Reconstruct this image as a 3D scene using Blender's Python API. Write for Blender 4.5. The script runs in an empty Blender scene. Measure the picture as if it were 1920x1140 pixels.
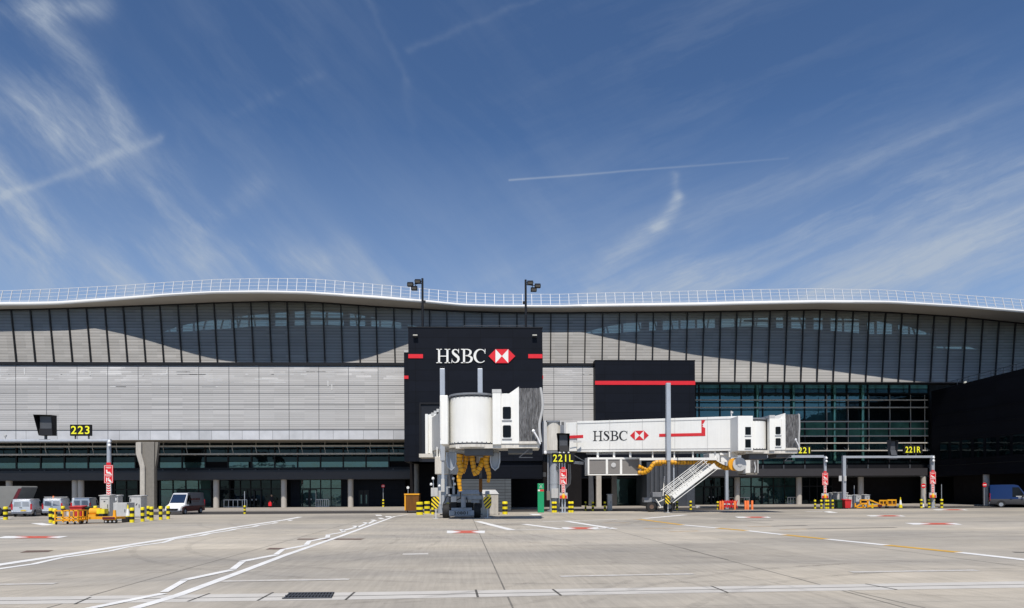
import bpy, bmesh, math, random
from mathutils import Vector, Matrix
random.seed(7)
SC = bpy.context.scene
COL = SC.collection
# ------------------------------------------------------------------ camera
H = 2.2; FPX = 1280.0; CX, CY = 960.0, 920.0
TH = math.atan(0.04); RHO = 0.0052
Fv = Vector((math.sin(TH), math.cos(TH), 0)); R0 = Vector((math.cos(TH), -math.sin(TH), 0)); Zv = Vector((0, 0, 1))
Rv = R0*math.cos(RHO) - Zv*math.sin(RHO); Uv = R0*math.sin(RHO) + Zv*math.cos(RHO)
CAM = Vector((0, 0, H))
cd = bpy.data.cameras.new('camera'); cam = bpy.data.objects.new('camera', cd); COL.objects.link(cam)
cam.matrix_world = Matrix(((Rv.x, Uv.x, -Fv.x, CAM.x), (Rv.y, Uv.y, -Fv.y, CAM.y), (Rv.z, Uv.z, -Fv.z, CAM.z), (0, 0, 0, 1)))
cd.sensor_width = 36; cd.lens = 36*FPX/1920; cd.shift_x = 0; cd.shift_y = (CY-570)/1920
cd.clip_start = 0.1; cd.clip_end = 6000
SC.camera = cam
SC.view_settings.view_transform = 'Standard'; SC.view_settings.look = 'None'
SC.view_settings.exposure = 0.0; SC.view_settings.gamma = 1.0

def ray(px, py):
    return Rv*((px-CX)/FPX) + Uv*((CY-py)/FPX) + Fv
def A(px, py, Y):            # point of the plane y = Y seen at that pixel
    d = ray(px, py); return CAM + d*(Y/d.y)
def G(px, py, z=0.0):        # point of the ground seen at that pixel
    d = ray(px, py); return CAM + d*((z-H)/d.z)
def mpp(Y, px=960):          # metres per pixel at plane Y
    return (A(px+1, 900, Y)-A(px, 900, Y)).x

# ------------------------------------------------------------------ sun and sky
SD = Vector((0.085, 1.0, -1.50)).normalized()          # travel direction of the sunlight
sl = bpy.data.lights.new('sun', 'SUN'); sl.energy = 4.6; sl.angle = math.radians(0.5); sl.color = (1, 0.955, 0.89)
so = bpy.data.objects.new('sun', sl); COL.objects.link(so)
sl.color = (1, 0.93, 0.84)
so.rotation_mode = 'QUATERNION'; so.rotation_quaternion = SD.to_track_quat('-Z', 'Y'); so.location = (0, -20, 60)
W = bpy.data.worlds.new('World'); SC.world = W; W.use_nodes = True
nt = W.node_tree; nt.nodes.clear()
class NB:
    def __init__(s, nt): s.nt = nt
    def node(s, t, **kw):
        n = s.nt.nodes.new(t)
        for k, v in kw.items(): setattr(n, k, v)
        return n
    def put(s, sock, v):
        if hasattr(v, 'is_linked') or isinstance(v, bpy.types.NodeSocket): s.nt.links.new(v, sock)
        else: sock.default_value = v
    def m(s, op, a, b=0.0, c=None, clamp=False):
        n = s.node('ShaderNodeMath', operation=op, use_clamp=clamp)
        s.put(n.inputs[0], a); s.put(n.inputs[1], b)
        if c is not None: s.put(n.inputs[2], c)
        return n.outputs[0]
    def v(s, op, a, b=(0, 0, 0), sc=None):
        n = s.node('ShaderNodeVectorMath', operation=op)
        s.put(n.inputs[0], a)
        if op not in ('LENGTH', 'NORMALIZE', 'SCALE'): s.put(n.inputs[1], b)
        if sc is not None: s.put(n.inputs['Scale'], sc)
        return n.outputs['Value'] if op in ('DOT_PRODUCT', 'LENGTH', 'DISTANCE') else n.outputs['Vector']
    def xyz(s, x, y, z=0.0):
        n = s.node('ShaderNodeCombineXYZ')
        s.put(n.inputs[0], x); s.put(n.inputs[1], y); s.put(n.inputs[2], z); return n.outputs[0]
    def sep(s, a):
        n = s.node('ShaderNodeSeparateXYZ'); s.put(n.inputs[0], a); return n.outputs
    def noise(s, vec, scale=1.0, detail=4.0, rough=0.55, dist=0.0, col=False):
        n = s.node('ShaderNodeTexNoise'); s.put(n.inputs['Vector'], vec)
        n.inputs['Scale'].default_value = scale; n.inputs['Detail'].default_value = detail
        n.inputs['Roughness'].default_value = rough; n.inputs['Distortion'].default_value = dist
        return n.outputs['Color' if col else 'Fac']
    def white(s, vec):
        n = s.node('ShaderNodeTexWhiteNoise', noise_dimensions='3D'); s.put(n.inputs['Vector'], vec); return n.outputs['Value']
    def rng(s, x, a, b, c=0.0, d=1.0):
        n = s.node('ShaderNodeMapRange'); s.put(n.inputs[0], x)
        for i, q in enumerate((a, b, c, d)): s.put(n.inputs[i+1], q)
        return n.outputs[0]
    def mix(s, f, a, b):
        n = s.node('ShaderNodeMix', data_type='RGBA'); s.put(n.inputs[0], f); s.put(n.inputs[6], a); s.put(n.inputs[7], b)
        return n.outputs[2]
nb = NB(nt)
sky = nb.node('ShaderNodeTexSky', sky_type='NISHITA', sun_disc=False)
sky.sun_elevation = math.asin(-SD.z); sky.sun_rotation = math.atan2(-SD.x, -SD.y)
sky.altitude = 300; sky.air_density = 1.0; sky.dust_density = 0.9; sky.ozone_density = 3.0
dirv = nb.node('ShaderNodeTexCoord').outputs['Generated']
# gnomonic chart of the northern half of the sky
fw = nb.v('DOT_PRODUCT', dirv, tuple(Fv)); fwc = nb.m('MAXIMUM', fw, 0.05)
cu = nb.m('DIVIDE', nb.v('DOT_PRODUCT', dirv, tuple(R0)), fwc)
cv = nb.m('DIVIDE', nb.sep(dirv)[2], fwc)
P = nb.xyz(cu, cv)
wob = nb.v('SCALE', nb.v('SUBTRACT', nb.noise(P, 5.0, 5.0, 0.6, col=True), (0.5, 0.5, 0.5)), sc=0.06)
Pw = nb.v('ADD', P, wob); Pw = nb.v('MULTIPLY', Pw, (1, 1, 0))
P0 = nb.v('ADD', P, nb.v('SCALE', wob, sc=0.06)); P0 = nb.v('MULTIPLY', P0, (1, 1, 0))
def px2(x, y): return ((x-CX)/FPX, (CY-y)/FPX)
def seg(a, b, w, k, fade=0.0, coord=None):
    a = px2(*a); b = px2(*b); w = w/FPX
    d = (b[0]-a[0], b[1]-a[1]); L2 = d[0]**2+d[1]**2
    q = nb.v('SUBTRACT', coord or Pw, (a[0], a[1], 0))
    t = nb.m('DIVIDE', nb.v('DOT_PRODUCT', q, (d[0], d[1], 0)), L2)
    tc = nb.m('MINIMUM', nb.m('MAXIMUM', t, 0.0), 1.0)
    r = nb.v('LENGTH', nb.v('SUBTRACT', q, nb.v('SCALE', (d[0], d[1], 0), sc=tc)))
    g = nb.m('EXPONENT', nb.m('MULTIPLY', nb.m('POWER', nb.m('DIVIDE', r, w), 2.0), -1.0))
    if fade: g = nb.m('MULTIPLY', g, nb.m('SUBTRACT', 1.0, nb.m('MULTIPLY', tc, fade)))
    return nb.m('MULTIPLY', g, k)
soft = [((-60,150),(200,300),34,.30),((20,-60),(240,240),30,.30),((200,210),(390,480),26,.20),((-40,20),(190,5),26,.30),
        ((60,180),(210,290),50,.22),((-60,270),(90,420),46,.30),((390,420),(480,350),22,.26),((480,460),(600,500),30,.2),
        ((1105,525),(1235,425),18,.34),((1235,425),(1278,365),11,.38),((1278,365),(1275,325),8,.22),
        ((1130,470),(1480,315),18,.10),((1300,420),(1960,185),18,.15),((1150,580),(1960,330),46,.26),((1350,600),(1960,420),40,.30),
        ((1600,600),(1960,500),40,.30),((430,205),(610,130),9,.05),((250,480),(700,560),60,.18),((900,560),(1300,520),60,.22),((-40,420),(260,560),50,.22),((0,330),(120,520),40,.2),((330,300),(420,480),30,.10),((660,470),(760,560),40,.14),((60,60),(120,220),45,.16),((1500,420),(1960,300),30,.16),((1250,520),(1800,300),22,.10)]
acc = None
for s_ in soft:
    g = seg(*s_); acc = g if acc is None else nb.m('ADD', acc, g)
# fibrous noise, two directions
def fib(ang, sx, sy, off):
    c, s2 = math.cos(ang), math.sin(ang)
    x = nb.m('ADD', nb.m('MULTIPLY', cu, c*sx), nb.m('MULTIPLY', cv, s2*sx))
    y = nb.m('ADD', nb.m('MULTIPLY', cu, -s2*sy), nb.m('MULTIPLY', cv, c*sy))
    q = nb.v('ADD', nb.xyz(x, y, off), nb.v('SCALE', wob, sc=8.0))
    return nb.noise(q, 1.0, 7.0, 0.62)
fa = fib(math.radians(-48), 2.5, 13.0, 0.0); fb = fib(math.radians(22), 2.2, 16.0, 7.0)
side = nb.rng(cu, -0.15, 0.25)
fibn = nb.m('ADD', nb.m('MULTIPLY', fa, nb.m('SUBTRACT', 1.0, side)), nb.m('MULTIPLY', fb, side))
def fine_fib(ang, sx, sy, off):
    c, s2 = math.cos(ang), math.sin(ang)
    q = nb.xyz(nb.m('ADD', nb.m('MULTIPLY', cu, c*sx), nb.m('MULTIPLY', cv, s2*sx)), nb.m('ADD', nb.m('MULTIPLY', cu, -s2*sy), nb.m('MULTIPLY', cv, c*sy)), off)
    return nb.noise(nb.v('ADD', q, nb.v('SCALE', wob, sc=14.0)), 1.0, 6.0, 0.7)
ffn = nb.m('ADD', nb.m('MULTIPLY', fine_fib(math.radians(-40), 9.0, 62.0, 3.0), nb.m('SUBTRACT', 1.0, side)), nb.m('MULTIPLY', fine_fib(math.radians(24), 6.0, 60.0, 5.0), side))
fibm = nb.m('MULTIPLY', nb.rng(fibn, 0.38, 0.70, 0.12, 1.35), nb.rng(ffn, 0.3, 0.7, 0.55, 1.4))
acc = nb.m('MULTIPLY', acc, fibm)
veil = nb.m('MULTIPLY', nb.rng(fibn, 0.45, 0.8), nb.rng(nb.noise(P, 1.7, 3.0), 0.4, 0.7, 0.02, 0.20))
acc = nb.m('ADD', nb.m('MULTIPLY', acc, 1.08), nb.m('MULTIPLY', veil, 1.3))
low = nb.m('MULTIPLY', nb.rng(nb.sep(dirv)[2], 0.46, 0.16, 0.0, 0.44), nb.rng(fibn, 0.3, 0.75, 0.75, 1.3))
acc = nb.m('ADD', acc, low)
fine = nb.rng(nb.noise(P, 60.0, 3.0), 0.3, 0.7, 0.6, 1.2)
for s_ in [((-40,380),(300,248),9,.27,.1,None),((690,-20),(765,140),6,.045,0,None),((765,140),(790,300),10,.035,.8,None),((765,83),(1020,0),6,.07,.4,None)]:
    acc = nb.m('ADD', acc, nb.m('MULTIPLY', seg(*s_), fine))
acc = nb.m('ADD', acc, seg((958,338),(1480,299),1.9,.36,.8,P0))
acc = nb.m('MINIMUM', nb.m('MAXIMUM', acc, 0.0), 0.85)
acc = nb.m('MULTIPLY', acc, nb.rng(fw, 0.05, 0.2))
skyt = nb.v('SCALE', nb.v('MULTIPLY', sky.outputs[0], (0.80, 0.99, 1.20)), sc=nb.rng(nb.sep(dirv)[2], 0.16, 0.50, 1.28, 1.0))
cloudc = nb.mix(acc, skyt, (5.2, 6.0, 7.1, 1))
bg = nb.node('ShaderNodeBackground'); nt.links.new(cloudc, bg.inputs[0]); bg.inputs[1].default_value = 0.085
ow = nb.node('ShaderNodeOutputWorld'); nt.links.new(bg.outputs[0], ow.inputs[0])

# ------------------------------------------------------------------ materials
def newmat(name):
    m = bpy.data.materials.new(name); m.use_nodes = True
    n = NB(m.node_tree); b = m.node_tree.nodes['Principled BSDF']
    return m, n, b
def mat(name, col, rough=0.5, metal=0.0, var=0.12, scale=1.5, bump=0.0, grime=0.0, spec=None, coat=0.0):
    m, n, b = newmat(name)
    g = n.node('ShaderNodeNewGeometry').outputs['Position']
    nz = n.noise(g, scale, 5.0, 0.6)
    f = n.rng(nz, 0.25, 0.75, 1-var, 1+var)
    if grime:
        st = n.noise(n.v('MULTIPLY', g, (5.0, 5.0, 0.35)), 1.0, 4.0, 0.6)
        f = n.m('MULTIPLY', f, n.rng(st, 0.42, 0.72, 1.0, 1-grime))
    c = n.v('SCALE', tuple(col[:3]), sc=f)
    n.put(b.inputs['Base Color'], c)
    b.inputs['Roughness'].default_value = rough; b.inputs['Metallic'].default_value = metal
    if spec is not None: b.inputs['Specular IOR Level'].default_value = spec
    if coat: b.inputs['Coat Weight'].default_value = coat
    if bump:
        bn = n.node('ShaderNodeBump'); bn.inputs['Strength'].default_value = bump; bn.inputs['Distance'].default_value = 0.02
        n.put(bn.inputs['Height'], n.noise(g, scale*12, 3.0)); m.node_tree.links.new(bn.outputs[0], b.inputs['Normal'])
    return m
M = {}
M['white'] = mat('white_paint', (0.80,0.795,0.755), 0.42, var=0.05, scale=0.6, grime=0.045)
M['whiteb'] = mat('white_body_paint', (0.78,0.79,0.80), 0.25, var=0.03, coat=0.4)
M['offwhite'] = mat('cream_paint', (0.62,0.59,0.53), 0.5, var=0.08, grime=0.25)
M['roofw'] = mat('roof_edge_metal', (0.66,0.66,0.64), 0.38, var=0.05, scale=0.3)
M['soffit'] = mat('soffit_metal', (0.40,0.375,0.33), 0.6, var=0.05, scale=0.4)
M['rail'] = mat('rail_metal', (0.52,0.54,0.57), 0.45, metal=0.0, var=0.04)
M['black'] = mat('black_frame', (0.008,0.008,0.010), 0.5, var=0.2, spec=0.3)
M['clad'] = None
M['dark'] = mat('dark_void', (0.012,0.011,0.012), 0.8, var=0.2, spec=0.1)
M['grey'] = mat('grey_paint', (0.21,0.22,0.24), 0.45, var=0.1, grime=0.2)
M['steel'] = mat('blue_grey_steel_paint', (0.30,0.33,0.37), 0.45, var=0.1, grime=0.2)
M['lgrey'] = mat('light_grey_paint', (0.50,0.50,0.49), 0.45, var=0.06, grime=0.15)
M['galv'] = mat('galvanised_steel', (0.42,0.45,0.49), 0.42, metal=0.3, var=0.08, grime=0.1)
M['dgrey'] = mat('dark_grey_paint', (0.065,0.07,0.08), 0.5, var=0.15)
M['fascia'] = mat('fascia_panel', (0.034,0.032,0.035), 0.5, var=0.06)
M['conc'] = mat('column_concrete', (0.20,0.185,0.16), 0.75, var=0.12, scale=3, bump=0.2)
M['concl'] = mat('pale_concrete', (0.46,0.43,0.38), 0.8, var=0.1, scale=2, grime=0.2)
M['colw'] = mat('column_paint', (0.44,0.41,0.37), 0.6, var=0.06, scale=2, grime=0.08)
M['yellow'] = mat('yellow_plastic', (0.80,0.66,0.012), 0.4, var=0.08, grime=0.15)
M['orangey'] = mat('orange_yellow_paint', (0.80,0.36,0.01), 0.5, var=0.1, grime=0.15)
M['orange'] = mat('orange_plastic', (0.85,0.20,0.05), 0.5, var=0.08)
M['ochre'] = mat('dark_ochre_paint', (0.17,0.062,0.002), 0.7, var=0.2, grime=0.3)  # dark tone paints in the shade over the skip
M['rubber'] = mat('black_rubber', (0.012,0.012,0.013), 0.75, var=0.2)
M['red'] = mat('red_paint', (0.68,0.012,0.02), 0.4, var=0.04)
M['redp'] = mat('pale_red_paint', (0.62,0.025,0.03), 0.4, var=0.04)
M['redbin'] = mat('red_plastic', (0.50,0.025,0.025), 0.45, var=0.1)
M['green'] = mat('green_paint', (0.005,0.30,0.12), 0.45, var=0.06)
M['gbin'] = mat('dark_green_plastic', (0.012,0.055,0.025), 0.5, var=0.1)
M['blue'] = mat('blue_body_paint', (0.004,0.026,0.11), 0.5, var=0.05, spec=0.25)
M['silverm'] = mat('silver_metallic_paint', (0.78,0.79,0.82), 0.32, metal=0.72, var=0.03)
M['maroon'] = mat('maroon_paint', (0.10,0.008,0.015), 0.35, var=0.05)
M['greyp'] = mat('bumper_and_shaded_body_grey', (0.20,0.215,0.25), 0.4, metal=0.5, var=0.04)  # bumper grey; on the maroon van it stands in for shade
M['silverd'] = mat('dull_grey_sill', (0.055,0.055,0.06), 0.5, var=0.06)
M['truck'] = mat('grey_truck_panel', (0.19,0.19,0.18), 0.6, var=0.08)
M['ink'] = mat('black_lettering', (0.015,0.015,0.016), 0.4, var=0.1)
M['skin'] = mat('skin', (0.50,0.30,0.20), 0.6, var=0.05)
M['hair'] = mat('blond_hair', (0.42,0.26,0.08), 0.6, var=0.15)
M['cloth'] = mat('dark_clothes', (0.012,0.014,0.02), 0.9, var=0.2)
M['lens'] = mat('lamp_glass', (0.55,0.53,0.45), 0.15, var=0.1)
M['lensd'] = mat('unlit_lamp_glass', (0.10,0.095,0.085), 0.3, var=0.1)
M['tail'] = mat('tail_lamp_red', (0.45,0.01,0.02), 0.2, var=0.05)
M['amber'] = mat('amber_lens', (0.75,0.16,0.02), 0.3, var=0.05)
M['plate'] = mat('yellow_plate', (0.70,0.48,0.03), 0.4, var=0.1)
# glow of an illuminated stand number
m, n, b = newmat('lit_yellow_digits'); b.inputs['Base Color'].default_value = (0.65,0.62,0.02,1)
b.inputs['Emission Color'].default_value = (0.85,0.85,0.03,1); b.inputs['Emission Strength'].default_value = 0.30; M['digits'] = m
# dark cladding with fine panel seams
def cladding(name, col, ph, pw, rough=0.45, vstripe=False):
    m, n, b = newmat(name)
    g = n.node('ShaderNodeNewGeometry').outputs['Position']; x, y, z = n.sep(g)
    h = n.m('ADD', x, y)
    fz = n.m('FRACT', n.m('DIVIDE', z, ph)); fx = n.m('FRACT', n.m('DIVIDE', h, pw))
    seam = n.m('MAXIMUM', n.m('LESS_THAN', fz, 0.05/ph), n.m('LESS_THAN', fx, 0.05/pw))
    cell = n.white(n.xyz(n.m('FLOOR', n.m('DIVIDE', h, pw)), n.m('FLOOR', n.m('DIVIDE', z, ph)), 3.0))
    f = n.m('MULTIPLY', n.rng(cell, 0, 1, 0.88, 1.12), n.rng(n.noise(g, 0.7, 4.0), 0.3, 0.7, 0.9, 1.1))
    f = n.m('MULTIPLY', f, n.m('SUBTRACT', 1.0, n.m('MULTIPLY', seam, 0.55)))
    n.put(b.inputs['Base Color'], n.v('SCALE', col, sc=f)); b.inputs['Roughness'].default_value = rough
    b.inputs['Specular IOR Level'].default_value = 0.12
    return m
M['clad'] = cladding('dark_navy_cladding', (0.0055,0.0072,0.0125), 1.2, 3.6, 0.55)
M['recess'] = mat('recess_panel', (0.022,0.025,0.032), 0.6, var=0.1, spec=0.1)
M['clad2'] = cladding('slate_cladding', (0.055,0.062,0.075), 6.0, 1.1)
M['corr'] = cladding('grey_plank_cladding', (0.085,0.095,0.105), 0.33, 7.0)
M['wing'] = cladding('near_black_cladding', (0.0042,0.0050,0.0082), 1.5, 5.0, 0.75)
M['panelw'] = cladding('pale_metal_panel', (0.50,0.51,0.53), 50.0, 3.78, 0.4)
# metal louvre screen: rows of slats with open gaps
def screen(name, col, pitch, gap, pw, off=0.0, blotch=0.14, rowpow=0.10, ztop=0):
    m, n, b = newmat(name)
    g = n.node('ShaderNodeNewGeometry').outputs['Position']; x, y, z = n.sep(g)
    r = n.m('DIVIDE', z, pitch); fr = n.m('FRACT', r); row = n.m('FLOOR', r)
    colid = n.m('FLOOR', n.m('DIVIDE', n.m('ADD', x, off), pw))
    gapm = n.m('LESS_THAN', fr, gap)
    rv = n.white(n.xyz(row, colid, 1.0)); rr = n.white(n.xyz(row, 0.0, 5.0))
    blk = n.white(n.xyz(n.m('FLOOR', n.m('DIVIDE', z, pitch*6)), colid, 9.0))
    f = n.m('MULTIPLY', n.rng(rv, 0, 1, 1-rowpow, 1+rowpow), n.rng(rr, 0, 1, 0.94, 1.06))
    f = n.m('MULTIPLY', f, n.rng(blk, 0, 1, 1-blotch*.5, 1+blotch*.5))
    f = n.m('MULTIPLY', f, n.rng(n.noise(g, 0.12, 3.0), 0.3, 0.7, 1-blotch*.6, 1+blotch*.6))
    f = n.m('MULTIPLY', f, n.rng(fr, gap, 1.0, 0.86, 1.08))
    if ztop:  # paler cells near the top paint in sunlit structure behind
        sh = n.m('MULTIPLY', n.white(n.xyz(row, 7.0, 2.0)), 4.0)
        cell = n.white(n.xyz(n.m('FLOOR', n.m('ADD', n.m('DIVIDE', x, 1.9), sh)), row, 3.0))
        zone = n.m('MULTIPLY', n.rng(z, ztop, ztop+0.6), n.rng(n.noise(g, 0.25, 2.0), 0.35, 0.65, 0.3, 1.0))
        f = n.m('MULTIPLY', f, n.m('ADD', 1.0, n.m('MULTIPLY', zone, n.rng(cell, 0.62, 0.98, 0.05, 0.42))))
    n.put(b.inputs['Base Color'], n.v('SCALE', col, sc=f)); b.inputs['Roughness'].default_value = 0.5; b.inputs['Metallic'].default_value = 0.0
    tr = n.node('ShaderNodeBsdfTransparent'); tr.inputs[0].default_value = (0.9,0.95,0.97,1)
    ms = n.node('ShaderNodeMixShader'); n.put(b.inputs['Normal'], n.v('NORMALIZE', (0.0, -0.62, 0.78))); b.inputs['Specular IOR Level'].default_value = 0.2
    al = n.m('ADD', n.m('MULTIPLY', gapm, 0.18), n.rng(n.white(n.xyz(row, colid, 4.0)), 0, 1, 0.13, 0.22), clamp=True)
    n.put(ms.inputs[0], al)
    nl = m.node_tree.links; nl.new(b.outputs[0], ms.inputs[1]); nl.new(tr.outputs[0], ms.inputs[2])
    nl.new(ms.outputs[0], m.node_tree.nodes['Material Output'].inputs[0])
    return m
M['scrU'] = screen('upper_louvre_screen', (0.385,0.378,0.365), 0.36, 0.24, 2.27, 0, 0.06, 0.05)
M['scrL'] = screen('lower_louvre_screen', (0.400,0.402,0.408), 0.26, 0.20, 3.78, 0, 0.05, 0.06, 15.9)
def glass(name, tint, dark, refl=0.25, rough=0.03, trans=0.0):
    m, n, b = newmat(name)
    g = n.node('ShaderNodeNewGeometry').outputs['Position']
    nz = n.noise(g, 0.35, 4.0)
    n.put(b.inputs['Base Color'], n.v('SCALE', dark, sc=n.rng(nz, 0.35, 0.65, 0.5, 1.5)))
    b.inputs['Roughness'].default_value = 0.6; b.inputs['Specular IOR Level'].default_value = 0.0
    gl = n.node('ShaderNodeBsdfGlossy'); gl.inputs['Color'].default_value = (*tint, 1); gl.inputs['Roughness'].default_value = rough
    bn = n.node('ShaderNodeBump'); bn.inputs['Strength'].default_value = 0.05; bn.inputs['Distance'].default_value = 0.2
    n.put(bn.inputs['Height'], n.noise(g, 0.8, 2.0)); m.node_tree.links.new(bn.outputs[0], gl.inputs['Normal'])
    fr = n.node('ShaderNodeFresnel'); fr.inputs[0].default_value = 1.5
    fac = n.m('ADD', n.m('MULTIPLY', fr.outputs[0], 1.0), refl, clamp=True)
    nl = m.node_tree.links
    base = b.outputs[0]
    if trans:
        t = n.node('ShaderNodeBsdfTransparent'); t.inputs[0].default_value = (*tint, 1)
        m1 = n.node('ShaderNodeMixShader'); m1.inputs[0].default_value = trans
        nl.new(base, m1.inputs[1]); nl.new(t.outputs[0], m1.inputs[2]); base = m1.outputs[0]
    ms = n.node('ShaderNodeMixShader'); n.put(ms.inputs[0], fac)
    nl.new(base, ms.inputs[1]); nl.new(gl.outputs[0], ms.inputs[2]); nl.new(ms.outputs[0], m.node_tree.nodes['Material Output'].inputs[0])
    return m
M['gteal'] = glass('teal_reflecting_glass', (0.45,0.66,0.68), (0.022,0.052,0.052), 0.13)
M['gdark'] = glass('dark_glass', (0.45,0.60,0.66), (0.003,0.005,0.006), 0.0)
M['gblue'] = glass('blue_reflecting_glass', (0.34,0.56,0.60), (0.016,0.044,0.050), 0.14)
M['ggreen'] = glass('green_spandrel_glass', (0.45,0.74,0.62), (0.06,0.16,0.125), 0.16)
M['gcar'] = glass('vehicle_glass', (0.22,0.25,0.28), (0.010,0.011,0.012), 0.0)
M['gclear'] = glass('clear_tinted_glass', (0.80,0.98,0.84), (0.02,0.03,0.03), 0.0, trans=0.92)
# bellows / hood fabric
m, n, b = newmat('pleated_grey_fabric')
g = n.node('ShaderNodeNewGeometry').outputs['Position']; x, y, z = n.sep(g)
nz = n.noise(n.v('MULTIPLY', g, (7, 7, 2.2)), 1.0, 5.0, 0.7)
n.put(b.inputs['Base Color'], n.v('SCALE', (0.135,0.135,0.138), sc=n.rng(nz, 0.32, 0.68, 0.25, 1.8))); b.inputs['Roughness'].default_value = 0.7
M['bellow'] = m
m, n, b = newmat('ribbed_yellow_hose')
g = n.node('ShaderNodeTexCoord').outputs['UV']; u = n.sep(g)[0]
f = n.m('FRACT', n.m('MULTIPLY', u, 1.0))
nz = n.noise(n.node('ShaderNodeNewGeometry').outputs['Position'], 3.0, 3.0)
k = n.m('MULTIPLY', n.rng(f, 0.0, 0.30, 0.12, 1.0), n.rng(nz, .3, .7, .8, 1.15))
n.put(b.inputs['Base Color'], n.v('SCALE', (0.70,0.33,0.006), sc=k)); b.inputs['Roughness'].default_value = 0.45
M['hose'] = m
m, n, b = newmat('grey_grille')
g = n.node('ShaderNodeNewGeometry').outputs['Position']; x, y, z = n.sep(g)
f = n.m('FRACT', n.m('DIVIDE', z, 0.09)); f2 = n.m('FRACT', n.m('DIVIDE', x, 0.09))
k = n.m('MULTIPLY', n.rng(f, 0.2, 0.9, 0.6, 1.2), n.rng(f2, 0.2, 0.9, 0.75, 1.15))
n.put(b.inputs['Base Color'], n.v('SCALE', (0.24,0.225,0.21), sc=k)); b.inputs['Roughness'].default_value = 0.6
M['grille'] = m
def chevmat(name, ca, cb, wl, sx=1.0):
    m, n, b = newmat(name)
    g = n.node('ShaderNodeTexCoord').outputs['Object']; x, y, z = n.sep(g)
    f = n.m('FRACT', n.m('DIVIDE', n.m('ADD', n.m('MULTIPLY', x, sx), z), wl))
    n.put(b.inputs['Base Color'], n.mix(n.m('LESS_THAN', f, 0.5), (*ca, 1), (*cb, 1))); b.inputs['Roughness'].default_value = 0.45
    return m
M['chev'] = chevmat('yellow_black_hazard_stripes', (0.85,0.62,0.01), (0.01,0.01,0.01), 0.32)
M['chev2'] = chevmat('yellow_black_hazard_stripes_mirrored', (0.85,0.62,0.01), (0.01,0.01,0.01), 0.32, -1.0)

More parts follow.
